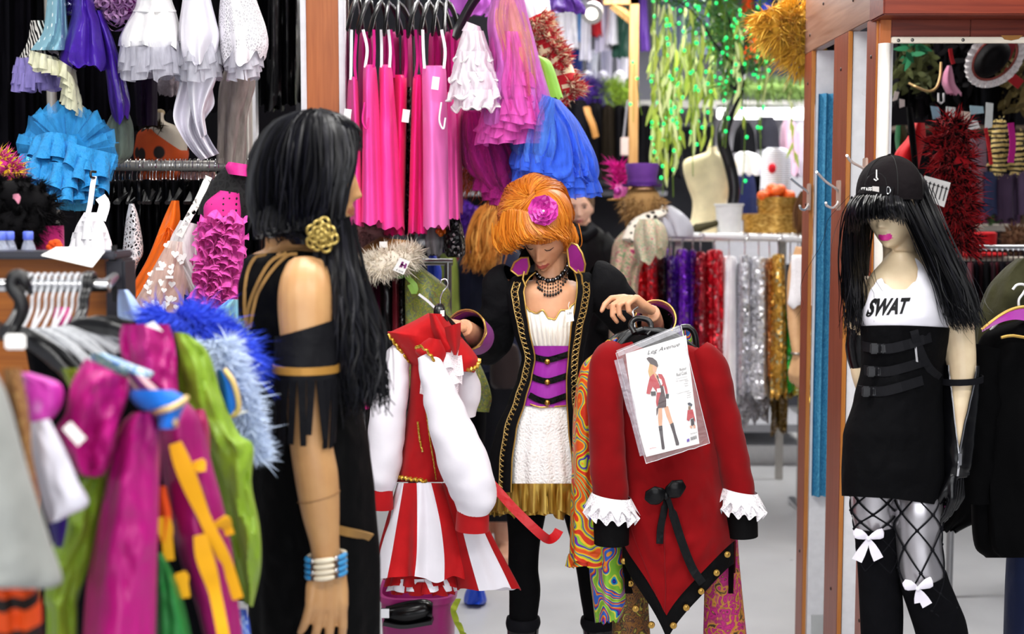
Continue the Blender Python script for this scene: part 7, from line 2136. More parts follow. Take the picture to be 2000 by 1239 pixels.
# bin with oddments below the held costume
t = thing('bin', 'magenta plastic bin on the floor beneath the red and white costume', 'bin', V((P(815, 0, 4.5).x, 4.5, 0)))
zt = P(0, 1168, 4.35).z
c0 = V((P(812, 0, 4.5).x, 4.5, 0))
rws = []
for (k, z_) in ((.98, 0.0), (1.0, .01), (1.1, zt - .02), (1.16, zt - .02), (1.16, zt), (1.06, zt), (.96, .03)):
 rws.append([c0 + V((.115 * k * (abs(cos(a)) ** .5) * (1 if cos(a) > 0 else -1), .15 * k * (abs(sin(a)) ** .5) * (1 if sin(a) > 0 else -1), z_)) for a in [2 * pi * j / 40 for j in range(40)]])
part('tub', MB().grid(rws, True), plain('#a82a78', .35, 0, .5), t)
part('bottom', MB().box(c0 + V((-.1, -.13, .01)), c0 + V((.1, .13, .03))), plain('#a82a78', .35, 0, .5), t, smooth=False)
t = thing('shoe', 'shiny black toe-capped shoe lying on top of the magenta bin', 'shoe', P(795, 1210, 4.3))
part('upper', limb(MB(), [(752, 1198, 4.3, .022), (772, 1200, 4.3, .034), (800, 1198, 4.3, .040), (830, 1192, 4.3, .036), (845, 1192, 4.3, .024)], 16), BLKLEATHER, t)
part('sole', MB().strip(wpath([(750, 1214, 4.3), (790, 1220, 4.3), (845, 1212, 4.3)], 10), .09, (0, .1, 1), .006), plain('#16161a', .5), t)
part('buckle', MB().box(P(744, 1206, 4.27), P(760, 1190, 4.26)), CHROME, t, smooth=False)
m_ = frill(MB(), wpath([(890, 1170, 4.32), (880, 1190, 4.3), (886, 1215, 4.3), (898, 1239, 4.3), (896, 1262, 4.3)], 60), (1, 0, 0), .02, .010, 160, 1, 4)
single('lace_ribbon', m_, fab('#a9b83a', .8), 'yellow green lace ribbon hanging over the bin edge', 'ribbon')
D_ = 5.3
t = thing('blue_bag', 'royal blue satin bag with handles lying on the grey floor', 'bag', V((P(930, 0, D_).x, D_, 0)))
zf = zpx(0, D_)
part('body', loft(MB(), [(zf - 40, 918, 940), (zf - 26, 910, 946), (zf - 8, 906, 950), (zf - .5, 910, 946)], D_, .06, 40, 16, folds=5, amp=(.06, .12), caps=True), satin('#1c48c8', .35), t)
part('handle', MB().tube([P(916, zf - 30, D_), P(910, zf - 55, D_), P(922, zf - 62, D_), P(930, zf - 36, D_)], .007, 8), satin('#1c48c8', .35), t)
# ------------------------------------------------------------------ red and white costume on the hanger in her hand
HD = 3.80
RED = fab('#a80e14', .75, .25, .25, .15, 18)
REDB = fab('#bb1016', .7, .2, .3, .15, 18)
t = thing('costume', 'red and white majorette costume with gold braid held up by the ginger woman', 'costume', P(840, 1160, HD))
WHC = fab('#eeeaf2', .65, .15, .3, .2, 8, .03)
bd = loft(MB(), [(660, 806, 905), (720, 803, 896), (780, 800, 886), (850, 790, 878), (905, 780, 872), (942, 775, 868)], HD, .09, 70, 40, folds=3, amp=(.01, .05), seed=2, wr=.008)
part('bodice', bd, RED, t)
bb = bd.bvh()
GB = cells('gold_sequin_braid', [(.0, '#8a6414'), (.5, '#c99a2e'), (1, '#e8cf7a')], 160, rough=.3, metal=.7)
def braid(path, w=.014, par=t, tk=.004, fq=330):
 m_ = MB()
 L = 0; q = []
 for a, b in zip(path, path[1:]):
  n_ = max(2, int((b - a).length / .003))
  for k in range(n_):
   L += (b - a).length / n_
   q.append(a.lerp(b, k / n_) + V((0, -.002 * sin(L * fq), .0035 * sin(L * fq))))
 m_.tube(q, w / 2, 8, flat=(1, .6))
 return part('gold_braid', m_, GB, par)
braid(outline(bb, [(776, 932), (800, 936), (830, 940), (850, 945), (868, 950)], 24, .006))
braid(outline(bb, [(816, 826), (820, 860), (826, 885)], 10, .006), .006)
braid(outline(bb, [(832, 800), (840, 860), (848, 910), (852, 940)], 14, .006), .004)
cape = loft(MB(), [(836, 612, 870, 614), (806, 628, 886, 640), (768, 646, 905, 662), (758, 652, 924, 685), (784, 690, 936, 706), (806, 716, 926, 728)], HD - .01, .10, 80, 34, folds=3, amp=(.01, .04), seed=8, wr=.01)
cp_ = part('cape_collar', cape, REDB, t)
cbv = cape.bvh()
braid(outline(cbv, [(760, 655), (776, 676), (792, 698), (806, 718)], 20, .006), .014, cp_)
braid(outline(cbv, [(935, 704), (930, 716), (918, 722), (906, 728)], 14, .006), .016, cp_)
part('lapel', MB().grid([[P(lerp(a, c, u), lerp(b, d, u), HD - .125 - .03 * sin(pi * u) * (1 - v_ * .4)) for u in [k / 10 for k in range(11)]] for v_, (a, b, c, d) in ((0, (838, 612, 852, 616)), (.33, (842, 640, 866, 640)), (.66, (852, 666, 884, 668)), (.85, (864, 690, 897, 672)), (1, (878, 694, 899, 640)))]), REDB, cp_)
part('lapel', MB().grid([[P(lerp(a, c, u), lerp(b, d, u), HD - .145 - .025 * sin(pi * u)) for u in [k / 10 for k in range(11)]] for (a, b, c, d) in ((868, 640, 900, 630), (872, 660, 900, 652), (880, 680, 898, 676), (886, 694, 892, 694))]), RED, cp_)
fl_ = loft(MB(), [(838, 660, 862, 664), (822, 672, 872, 690), (812, 690, 866, 712), (846, 716, 858, 722)], HD - .12, .05, 40, 16, wr=.006)
fo = part('shoulder_flap', fl_, REDB, t)
braid([P(*p) for p in cat([(813, 682, HD - .17), (818, 676, HD - .175), (832, 684, HD - .18), (842, 696, HD - .18), (850, 706, HD - .175)], 18)], .011, fo)
# sleeves with red cuffs
for nm, pts, cf in (('sleeve', [(788, 680, HD + .0, .028), (772, 714, HD - .02, .042), (762, 790, HD - .04, .050), (752, 870, HD - .04, .053), (746, 930, HD - .04, .049), (744, 958, HD - .04, .034)], [(744, 955, HD - .04, .034), (743, 975, HD - .04, .037), (742, 993, HD - .04, .039)]),
     ('sleeve', [(830, 694, HD - .15, .020), (842, 720, HD - .155, .036), (862, 780, HD - .16, .048), (886, 850, HD - .165, .062), (910, 915, HD - .165, .070), (926, 965, HD - .16, .063), (925, 1000, HD - .155, .046)], [(924, 996, HD - .155, .045), (923, 1015, HD - .155, .046), (922, 1036, HD - .155, .047)]),
     ('sleeve', [(900, 716, HD + .03, .04), (908, 760, HD + .04, .045), (904, 810, HD + .05, .036)], None)):
 s_ = part(nm, limb(MB(), pts, 30, 46, wr=.006, seed=pts[0][0] * .1, caps=False), WHC, t)
 if cf: part('cuff', limb(MB(), cf, 26, 10, caps=False), RED, s_, 'red cuff')
# lace jabot
m_ = MB()
for i, (x0, y0, x1, y1) in enumerate(((852, 690, 896, 680), (850, 704, 902, 694), (846, 722, 904, 712), (842, 738, 898, 732), (838, 752, 886, 748))):
 frill(m_, [P(lerp(x0, x1, q / 60), lerp(y0, y1, q / 60), HD - .128) for q in range(61)], (0, -.15, -1), .055, .012, 150, i, 6)
frill(m_, [P(822 + q * .2, 742 + q * .1, HD - .12) for q in range(41)], (0, -.1, -1), .045, .008, 180, 3, 5)
part('jabot', m_, lace('#f2e6ea', 200, .7), t, 'white lace jabot')
# pleated striped skirt
def mk(a, b): return lambda k, a_: 1 if int(((a_ * 2 * pi - pi) + pi) / (2 * pi) * a + b) % 2 else 0
part('skirt', loft(MB(), [(944, 776, 868), (975, 768, 882), (1030, 754, 904), (1085, 742, 920), (1132, 733, 924)], HD, .13, 140, 30, folds=7, amp=(.01, .10), seed=4, hem=18, mif=mk(10, .35)), [REDB, WHC], t)
part('side_skirt', loft(MB(), [(944, 862, 890), (1000, 866, 936), (1080, 874, 978), (1152, 884, 1016)], HD - .02, .08, 120, 30, folds=4, amp=(.01, .08), seed=9, hem=6, mif=mk(6, .2)), [RED, WHC], t)
m_ = MB(); m2 = MB()
for i, (y, mm) in enumerate(((1122, m_), (1132, m2), (1138, m_))):
 frill(mm, [P(826 + (70 - 6 * i) * sin(a), y, HD - .10 * cos(a)) for a in [2 * pi * q / 150 for q in range(151)]], (0, 0, -1), .035, .014, 110, i * 2, 4)
part('petticoat', m_, RED, t); part('petticoat', m2, WHC, t)
part('ribbon_belt', MB().strip(wpath([(955, 940, HD - .05), (975, 962, HD - .07), (1000, 990, HD - .10), (1028, 1018, HD - .12), (1056, 1044, HD - .12), (1072, 1054, HD - .10), (1084, 1048, HD - .08), (1092, 1036, HD - .06)], 40), [.026] * 40, [V((.15, -1, .1 + .9 * clamp((i - 26) / 10))) for i in range(40)], .0012), satin('#b80f18', .4), t, 'red ribbon belt flying loose')
h = thing('hanger', 'wire hook hanger with black grip held by the ginger woman', 'hanger', P(862, 610, HD - .1))
part('hook', MB().tube(wpath([(861, 600, HD - .06), (860, 585, HD - .06), (864, 572, HD - .06), (871, 563, HD - .06), (875, 554, HD - .06), (871, 546, HD - .06), (863, 547, HD - .06), (860, 553, HD - .06)], 40), .0024, 8), CHROME, h)
part('grip', MB().tube(wpath([(860, 596, HD - .06), (858, 608, HD - .07), (862, 620, HD - .07), (870, 628, HD - .06)], 10), [.010, .014, .016, .017, .017, .017, .016, .015, .013, .010], 14), BLKPLASTIC, h)
part('size_label', MB().poly([P(860, 618, HD - .094), (P(868, 618, HD - .094)), P(868, 606, HD - .094), P(860, 607, HD - .094)], .0008, (0, -1, 0)), PAPER, h, smooth=False)
part('arm', MB().tube(wpath([(860, 612, HD - .06), (830, 628, HD - .02), (784, 660, HD)], 12), .007, 8), BLKPLASTIC, h)
part('arm', MB().tube(wpath([(862, 612, HD - .06), (890, 640, HD - .02), (920, 690, HD)], 12), .007, 8), BLKPLASTIC, h)
# ------------------------------------------------------------------ bundle in her other hand
BD = 3.75
SWIRL = bands('psychedelic_swirl', [(0, '#e2551a'), (.1, '#f09a1e'), (.24, '#c8d23a'), (.38, '#1c3fae'), (.48, '#7a2aa0'), (.58, '#8ac23a'), (.74, '#f0c22a'), (.9, '#d8381e')], 4.6, 13.0, 1.2, 'CONSTANT', (.4, .6, .3), dscale=2.0)
SWIRL2 = bands('swirl_blue_green', [(0, '#86c23a'), (.12, '#e6dc4a'), (.26, '#2a9ac0'), (.4, '#1a2f9a'), (.5, '#8a2a9a'), (.62, '#e84a2a'), (.76, '#f2a02a'), (.9, '#3a6ad0')], 4.6, 14.0, 1.2, 'CONSTANT', (.8, .2, .9), dscale=2.2)
MAGP = cells('magenta_gold_paisley', [(.0, '#e0a83a'), (.18, '#5a1038'), (.3, '#c21e78'), (.5, '#9a1460'), (.65, '#c98a2a'), (.85, '#3a2a1a')], 22, warp=.5)
t = thing('swirl_dress', 'orange, green and blue swirl print dress in the bundle she holds, outermost', 'dress', P(1140, 1105, BD + .13))
part('cloth', loft(MB(), [(664, 1186, 1204), (690, 1160, 1192), (720, 1134, 1180), (800, 1120, 1172), (900, 1117, 1172), (1000, 1113, 1182), (1065, 1111, 1200), (1098, 1109, 1206)], BD + .10, .09, 70, 44, folds=4, amp=(.01, .09), seed=5, wr=.012, hem=10), SWIRL, t)
part('frill_hem', frill(MB(), ring_path([(1080, 1110, 1206), (1084, 1110, 1206)], .5, BD + .12, .11, 140), (0, 0, -1), .04, .012, 90, 2, 5), SWIRL, t)
t = thing('swirl_dress', 'blue and lime swirl print dress just behind the red coat', 'dress', P(1180, 1215, BD + .09))
part('cloth', loft(MB(), [(660, 1198, 1216), (690, 1172, 1204), (740, 1152, 1196), (850, 1150, 1200), (980, 1152, 1216), (1100, 1152, 1226), (1180, 1160, 1220), (1216, 1164, 1206)], BD + .08, .08, 70, 44, folds=4, amp=(.01, .1), seed=7, wr=.012, hem=12), SWIRL2, t)
gar('paisley_trousers', 'magenta and gold paisley trouser leg hanging at the far side of the red coat', [(960, 1370, 1430), (1040, 1376, 1440), (1120, 1376, 1446), (1300, 1372, 1464)], BD + .10, .06, MAGP, 'trousers', None, 3, (.01, .05), 3, hem=0)
gar('paisley_trousers', 'dark paisley trouser leg between swirl dress and red coat', [(1060, 1200, 1250), (1140, 1196, 1262), (1300, 1192, 1272)], BD + .12, .06, cells('dark_paisley', [(.0, '#c98a2a'), (.2, '#2a1420'), (.4, '#8a5a1e'), (.6, '#1e1216'), (.8, '#b0a03a')], 24, warp=.5), 'trousers', None, 3, (.01, .05), 9, hem=0)
VELV = fab('#7f070d', .75, .3, .1, .15, 10, .14)
t = thing('red_coat', 'red velvet tailcoat with black bow, lace cuffs and gold buttons held in the bundle', 'coat', P(1300, 1260, BD))
CR = [(655, 1225, 1320, 0, .6), (672, 1200, 1352, 0, .75), (690, 1182, 1382, 0, .9), (720, 1180, 1392, 0, 1), (800, 1196, 1404, 0, 1.05), (900, 1206, 1408, 0, 1.1), (1000, 1210, 1424, 0, 1.15), (1060, 1212, 1436, 0, 1.2), (1150, 1216, 1434, 0, 1.2), (1280, 1230, 1420, 0, 1.1)]
u0 = -.24
def vee(u, f):
 if not f: return 1120
 k = (u - u0) / (1 - u0) if u > u0 else (u0 - u) / (1 + u0)
 return 1206 - 150 * k ** .85
cm = wrap(MB(), CR, BD, .095, lambda u, f: 662 + 16 * u * u, vee, .0, 110, 60, seed=6, wr=.009, folds=5, amp=.02)
part('body', cm, VELV, t)
bk = wrap(MB(), CR, BD, .095, lambda u, f: vee(u, f) - 16, lambda u, f: vee(u, f) + (46 if f else 40), -.004, 110, 10, seed=6, wr=.009, folds=5, amp=.02)
bo = part('black_border', bk, fab('#0c0b0c', .7, .3, .2, .3, 16), t)
bbv = bk.bvh(); cmv = cm.bvh()
for (x_, y_) in ((1420, 1083), (1399, 1119), (1369, 1155), (1340, 1187), (1315, 1222), (1272, 1221), (1241, 1189), (1231, 1140), (1219, 1096)):
 bp = hit(bbv, x_, y_, .004, BD - .1)
 b_ = MB().lathe([(0, .006), (.004, .0055), (.0065, .0045), (.0085, .0048), (.010, .003), (.0105, 0)], bp, 20, 0, Matrix.Rotation(pi / 2, 3, 'X'))
 part('button', b_, GOLDBTN, bo)
for q in ([(1215, 690), (1212, 760), (1214, 850), (1222, 950), (1232, 1030), (1262, 1110), (1288, 1180)], [(1300, 1000), (1298, 1080), (1300, 1150), (1298, 1196)]):
 part('seam', MB().tube(outline(cmv, q, 30, .0015), .0016, 5), fab('#7a070e', .8), t)
for pts, cuf in (([(1204, 684, BD - .03, .036), (1186, 712, BD - .06, .048), (1182, 790, BD - .075, .050), (1186, 880, BD - .085, .050), (1192, 960, BD - .09, .050), (1194, 990, BD - .09, .050)], [(1194, 985, BD - .09, .050), (1194, 1030, BD - .09, .050), (1194, 1062, BD - .09, .0495)]),
                 ([(1362, 684, BD - .02, .036), (1384, 712, BD - .03, .048), (1404, 780, BD - .03, .048), (1426, 870, BD - .03, .045), (1442, 950, BD - .03, .044), (1446, 985, BD - .03, .044)], [(1446, 975, BD - .03, .044), (1450, 1015, BD - .03, .043), (1452, 1048, BD - .03, .042)])):
 sm = limb(MB(), pts, 34, 50, wr=.005, seed=pts[0][0], caps=False)
 so = part('sleeve', sm, VELV, t)
 part('cuff', limb(MB(), cuf, 30, 12, wr=.002), fab('#0c0b0c', .7, .3, .2, .3, 16), so, 'black velvet cuff')
 fm = MB()
 a_, b_ = P(*cuf[0][:3]), P(*cuf[-1][:3])
 for lay in range(2):
  c_ = a_.lerp(b_, -.05 + .22 * lay)
  rg = [c_ + V((sin(k) * (cuf[0][3] + .004), -cos(k) * (cuf[0][3] + .004), -.008 * sin(k))) for k in [2 * pi * j / 150 for j in range(151)]]
  nr = [V((sin(2 * pi * j / 150), -cos(2 * pi * j / 150), 0)) for j in range(151)]
  rws = [[] for _ in range(5)]
  for j in range(151):
   for i in range(5):
    k = i / 4
    w_ = sin(j / 150 * 2 * pi * 13 + lay * 2) + .5 * nz(j * .1, lay)
    rws[i].append(rg[j] + nr[j] * (.020 * k + .007 * w_ * k) + V((0, 0, .020 - .040 * k + .010 * w_ * k * (1 if lay else -1))))
  fm.grid(rws)
 part('lace_ruffle', fm, lace('#f6f2f6', 140, .7), so, 'white lace cuff ruffle')
bm_ = MB()
bc_ = hit(cmv, 1300, 968, .03, BD - .12)
RB = satin('#0a0a0c', .35)
for sx in (-1, 1):
 r_ = V((.9, 0, .30)) * sx
 pts = [bc_ + r_ * x + V((0, -z, y)) for x, y, z in ((0, 0, 0), (.012, .006, .010), (.028, .012, .014), (.046, .008, .010), (.055, .0, .008))]
 bm_.tube(pts, [.010, .020, .026, .024, .012], 14, flat=(1, .4), up=(0, -1, 0))
bm_.ell(bc_ + V((0, -.008, 0)), (.009, .009, .012), 12, 8)
part('bow', bm_, RB, t, 'black satin bow')
for q, w0 in (([(1300, 972), (1296, 1000), (1290, 1030), (1288, 1062)], .020), ([(1304, 972), (1316, 1010), (1332, 1060), (1352, 1110), (1372, 1140)], .024)):
 pth = [p + V((0, -.004, 0)) for p in outline(cmv, q[:4], 20, .006)] if w0 < .022 else [P(a, b, BD - .135) for a, b in cat(q, 20)]
 part('ribbon_tail', MB().strip(pth, [w0 * .6] * 4 + [w0] * (len(pth) - 4), (.2, -1, 0), .0012), RB, t)
part('collar', loft(MB(), [(655, 1236, 1312), (668, 1222, 1330), (682, 1224, 1328)], BD - .01, .07, 50, 8), fab('#0c0b0c', .7), t)
# packed card in a clear bag
t = thing('costume_packet', 'clear plastic packet with a printed costume card hanging on the red coat', 'packet', P(1300, 895, BD - .2))
KD = BD - .175
def kd(px, py): return KD - .012 * sin(pi * clamp((px - 1200) / 190)) - .02 * clamp((py - 640) / 260)
def bil(q, u, v):
 (x0, y0), (x1, y1), (x2, y2), (x3, y3) = q   # ll lr ur ul
 return lerp(lerp(x0, x1, u), lerp(x3, x2, u), v), lerp(lerp(y0, y1, u), lerp(y3, y2, u), v)
CQ = [(1262, 893), (1366, 867), (1340, 655), (1222, 691)]
def card(u, v, e=0.0):
 x, y = bil(CQ, u, v)
 x += -5 * sin(pi * v) * (1 - u)
 return P(x, y, kd(x, y) - e)
part('card', MB().grid([[card(u / 12, v / 16) for u in range(13)] for v in range(17)]).grid([[card(u / 12, v / 16, -.0008) for u in range(13)] for v in range(17)]), plain('#e9e7e6', .5), t)
BQ = [(1262, 906), (1386, 866), (1330, 636), (1203, 690)]
bg = MB()
for e_ in (.007, -.006):
 bg.grid([[(lambda xy: P(xy[0] + 3 * nz(u * .7, v * .5, e_ * 90), xy[1], kd(*xy) - e_ * (sin(pi * u / 18) * sin(pi * v / 24)) ** .4 - .0035 * nz(u * .6, v * .6, e_ * 50)))(bil(BQ, u / 18, v / 24)) for u in range(19)] for v in range(25)])
part('film', bg, clear(), t, 'clear creased plastic film')
ed = []
for (a, b) in zip(BQ, BQ[1:] + BQ[:1]):
 for k in range(12): ed.append(P(lerp(a[0], b[0], k / 12) + 1.5 * nz(k * .7, a[0]), lerp(a[1], b[1], k / 12) + 1.5 * nz(k * .7, a[1]), kd(a[0], a[1]) - .002))
part('sealed_edge', MB().tube(ed + [ed[0]], .0010, 6), plain('#d9d6da', .15, 0, .9, .5), t)
part('header_fold', MB().strip([P(lerp(1206, 1328, k / 10), lerp(692, 642, k / 10) - 1, kd(1260, 660) - .009) for k in range(11)], .018, (0, -1, .2), .001), clear('header_film', '#d8d8de', .2, .15), t)
part('side_fold', MB().strip([P(lerp(1208, 1256, k / 10), lerp(702, 890, k / 10), kd(1230, 760) - .008) for k in range(11)], [.024] * 6 + [.018] * 5, (0, -1, 0), .001), clear('side_film', '#c9c2cc', .32, .12), t)
# print on the card: drawn in the crop's own frame, laid on the card surface
INV = lambda x, y: (1180 + x / 4.427, 640 + y / 4.427)
def oncard(x, y, e=.0012):
 a, b = INV(x, y)
 return P(a, b, kd(a, b) - e)
def ink(name, polys, c, lay=0):
 m_ = MB()
 for q in polys: m_.poly([oncard(x, y, .0012 + .0003 * lay) for x, y in q], .0003, (0, -1, 0))
 return part(name, m_, plain(c, .5), t, smooth=False)
ink('print_hair', [((395, 300), (430, 300), (445, 330), (440, 400), (425, 440), (405, 470), (390, 420), (380, 380))], '#c99c5c')
ink('print_skin', [((420, 325), (452, 322), (458, 350), (448, 385), (432, 392), (420, 370)), ((470, 690), (500, 690), (503, 790), (500, 850), (472, 850), (466, 780)), ((515, 680), (552, 680), (575, 760), (595, 825), (570, 840), (540, 770)), ((430, 390), (450, 400), (485, 440), (470, 470), (440, 430))], '#d39c78', 1)
ink('print_hat', [((365, 268), (385, 256), (420, 262), (455, 290), (468, 330), (460, 345), (430, 325), (400, 315))], '#3a2528', 2)
ink('print_coat', [((395, 430), (425, 400), (450, 430), (480, 500), (500, 520), (490, 600), (480, 640), (455, 690), (448, 640), (455, 560), (420, 510), (400, 560), (398, 578), (365, 572), (375, 510)), ((465, 400), (500, 405), (520, 440), (545, 530), (550, 570), (535, 580), (515, 500), (500, 520))], '#b01f2c', 1)
ink('print_skirt', [((480, 500), (510, 510), (520, 560), (540, 640), (535, 690), (460, 700), (470, 640), (490, 560)), ((452, 700), (470, 690), (462, 745), (452, 765)), ((450, 420), (462, 410), (500, 500), (488, 505))], '#3a1418', 2)
ink('print_gloves', [((402, 555), (445, 552), (448, 588), (408, 592)), ((535, 575), (560, 575), (558, 615), (532, 612))], '#1a1416', 3)
ink('print_shirt', [((470, 440), (495, 450), (505, 490), (492, 500)), ((455, 530), (488, 525), (490, 560), (458, 562)), ((536, 618), (554, 618), (550, 680), (538, 682))], '#efeceb', 3)
ink('print_boots', [((470, 855), (502, 848), (512, 960), (524, 1040), (520, 1056), (500, 1054), (488, 960)), ((570, 838), (598, 822), (622, 920), (648, 1000), (646, 1018), (622, 1020), (600, 930))], '#2a1620', 2)
ink('print_small_figure', [((720, 655), (740, 648), (764, 665), (758, 682), (728, 672))], '#1d2238', 1)
ink('print_small_hair', [((728, 680), (752, 682), (746, 712), (728, 712))], '#7a5a3c', 1)
ink('print_small_coat', [((722, 715), (765, 708), (788, 800), (786, 822), (770, 780), (745, 790), (735, 810), (714, 800))], '#b3222e', 1)
ink('print_small_skirt', [((748, 795), (775, 785), (782, 850), (752, 850))], '#2a1620', 2)
ink('print_small_legs', [((740, 850), (762, 850), (762, 872), (744, 872)), ((768, 846), (788, 842), (790, 870), (774, 872))], '#cf9a7c', 2)
ink('print_barcode', [((745 + k * 6, 950 - k * 2), (745 + k * 6 + (2 + k % 3), 950 - k * 2), (748 + k * 6 + (2 + k % 3), 978 - k * 2), (748 + k * 6, 978 - k * 2)) for k in range(9)], '#15151a', 1)
ink('print_stamp', [((715, 968), (736, 960), (738, 985), (716, 992))], '#5a3aa8', 1)
ink('print_dot', [((380 + 8 * cos(a), 1053 + 8 * sin(a)) for a in [2 * pi * k / 12 for k in range(12)])], '#c0384a', 1) if False else None
def words_on(body, q, c='#1c1a1e', shear=0.0, bold=0.0, nm='lettering'):
 part(nm, lettering(MB(), body, lambda u, v: oncard(*bil(q, u, v), .0016), shear, 0, bold), plain(c, .6), t, smooth=False)
words_on('Leg Avenue', [(378, 246), (658, 168), (652, 126), (366, 204)], '#1c1a1e', .5)
words_on('Rebel', [(655, 378), (709, 364), (706, 340), (652, 354)], '#2e2b30')
words_on('Red Coat', [(628, 424), (717, 402), (714, 372), (625, 396)], '#2e2b30')
ink('print_rule', [((620, 446), (718, 422), (718, 424), (620, 448))], '#8a878c', 1)
words_on('3 PC. Costume Includes', [(622, 474), (722, 450), (720, 440), (620, 462)], '#7a777c')
for (a, b, wd) in ((705, 470, 'Coat'), (700, 492, 'Hat'), (704, 512, 'Skirt')): words_on(wd, [(a - 6, b), (a + 24, b - 7), (a + 23, b - 18), (a - 7, b - 11)], '#7a777c')
words_on('Costume d\'Adulte', [(630, 578), (738, 550), (736, 540), (628, 566)], '#7a777c')
for (a, b, wd) in ((722, 575, 'Veste'), (720, 596, 'Chapeau'), (722, 614, 'Jupe')): words_on(wd, [(a - 6, b), (a + 30, b - 9), (a + 29, b - 20), (a - 7, b - 11)], '#7a777c')
words_on('Size/Taille M', [(748, 926), (802, 912), (801, 902), (746, 915)], '#3a373c')
words_on('Leg Avenue', [(392, 1056), (452, 1044), (450, 1030), (390, 1042)], '#c0384a', .4)
# hangers of the bundle
hanger('bundle_hanger', 'black plastic hanger of the outer swirl dress in the bundle', (1240, 648, BD + .10), (1166, 696, BD + .10), (1330, 690, BD + .12), 'hangers in the bundle', None, False, .008)
hanger('bundle_hanger', 'black plastic hanger of the blue swirl dress in the bundle', (1246, 644, BD + .06), (1188, 690, BD + .07), (1345, 684, BD + .10), 'hangers in the bundle', None, False, .008)
h = hanger('bundle_hanger', 'black plastic hanger of the red coat in the bundle', (1256, 644, BD - .02), (1200, 692, BD - .02), (1362, 690, BD - .02), 'hangers in the bundle', None, False, .010)
part('ring_grip', MB().tube(wpath([(1240, 652, BD - .03), (1232, 634, BD - .01), (1244, 622, BD + .0), (1266, 626, BD + .0), (1272, 642, BD - .01), (1262, 656, BD - .03)], 24), .008, 10), BLKPLASTIC, h)
part('hook', MB().tube(wpath([(1240, 640, BD - .01), (1238, 622, BD + .0), (1236, 608, BD + .01), (1246, 600, BD + .02)], 14), .003, 8), CHROME, h)
h = thing('clip_hanger', 'black bracket hanger end with bright print cloth behind the packet', 'hanger', P(1350, 670, BD + .06))
part('bracket', MB().tube(wpath([(1330, 640, BD + .05), (1345, 640, BD + .05), (1356, 652, BD + .05), (1360, 680, BD + .05), (1356, 700, BD + .05)], 20), .009, 8), BLKPLASTIC, h)
gar('swirl_shirt', 'small swirl print cloth showing behind the packet top', [(642, 1334, 1352), (660, 1332, 1354), (690, 1338, 1352)], BD + .1, .03, SWIRL2, 'top', None, 3, (.02, .06), 3)
# ================================================================== near left: counter end and clothes rack
rnd = random.Random(55)
CD = 2.62
t = thing('clothes_fixture', 'brown wood clothes fixture with dark frame and steel rail at near left', 'fixture', V((P(90, 0, CD).x, CD, 0)))
a, b, c = P(-160, 505, CD), P(196, 650, CD), P(232, 490, CD)
part('back_panel', MB().box((a.x, CD + .05, .2), (P(192, 0, CD + .05).x, CD + .075, P(0, 508, CD).z)), WOODB, t, smooth=False)
part('frame_post', MB().box((P(193, 0, CD).x, CD, 0), (P(231, 0, CD).x, CD + .08, P(0, 506, CD).z), 0, .005), plain('#2c2c33', .45, .3), t, smooth=False)
for zz in (1.5, 1.42, 1.34): part('slot', MB().box((P(206, 0, CD).x, CD - .002, zz), (P(214, 0, CD).x, CD + .01, zz + .03)), plain('#0a0a0c', .8), t, smooth=False)
part('top_slab', MB().box((a.x, CD - .02, P(0, 506, CD).z), (c.x, CD + .10, P(0, 491, CD).z), 0, .004), plain('#3a3a42', .4, .2), t, smooth=False)
zi = P(0, 497, CD).z - .19
part('inner_shelf', MB().box((a.x, CD + .1, zi - .02), (P(222, 0, CD + .42).x, CD + .42, zi)), WOODB, t, smooth=False)
rz = P(0, 558, 2.3).z
part('rail', MB().tube([V((P(-80, 0, 2.3).x, 2.3, rz)), V((P(200, 0, 2.3).x, 2.3, rz))], .012, 14), CHROME, t)
part('rail_arm', MB().tube([V((P(192, 0, 2.3).x, 2.3, rz)), V((P(206, 0, CD).x, CD + .02, rz))], .010, 10), STEEL, t)
for x_ in (-.9, -.66): pass
# water bottles
def bottle(px, lbl, D):
 c = P(px, 497, D); c.z = zi
 h = c.z
 t = thing('water_bottle', lbl, 'bottle', c, 'water bottles')
 H = P(0, 452, D).z - zi
 R = .021
 part('body', MB().lathe([(0, 0), (R * .9, .002), (R, .01), (R * .95, .05), (R, .07), (R, H - .075), (R * .96, H - .06), (R * .62, H - .030), (R * .42, H - .018), (R * .42, H - .005), (0, H - .004)], c, 28), clear('bottle_plastic', '#cfd6ea', .38, .08), t)
 part('water', MB().lathe([(0, .004), (R * .86, .006), (R * .92, H - .085), (R * .75, H - .058), (0, H - .058)], c, 24), clear('bottle_water', '#aab4d2', .35, .05), t)
 part('cap', MB().lathe([(R * .46, H - .018), (R * .5, H - .014), (R * .5, H - .002), (R * .4, H), (0, H)], c, 24), plain('#5a6fd6', .35), t)
bottle(56, 'clear water bottle with blue cap, standing apart beside the magenta box', 2.78)
bottle(19, 'clear water bottle with blue cap, middle of the three on the counter', 2.76)
bottle(2, 'clear water bottle with blue cap, cut by the photo edge', 2.72)
t = thing('round_box', 'magenta velvet round box behind the bottles', 'box', V((P(82, 0, 2.95).x, 2.95, zi)))
H = P(0, 441, 2.95).z - zi
part('box', MB().lathe([(0, 0), (.034, 0), (.034, H), (.031, H), (.031, H - .01), (0, H - .01)], (P(81, 0, 2.95).x, 2.95, zi), 28), fab('#a01860', .7, .4), t)
part('lining', MB().lathe([(.030, H - .002), (.0, H + .003)], (P(81, 0, 2.95).x, 2.95, zi), 20), fab('#c8a878'), t)
m_ = MB()
for k in range(12): m_.ell(P(106 + 8 * cos(k * 2.4), 480 + 6 * sin(k * 1.7), 2.9), (.010, .010, .008), 8, 6)
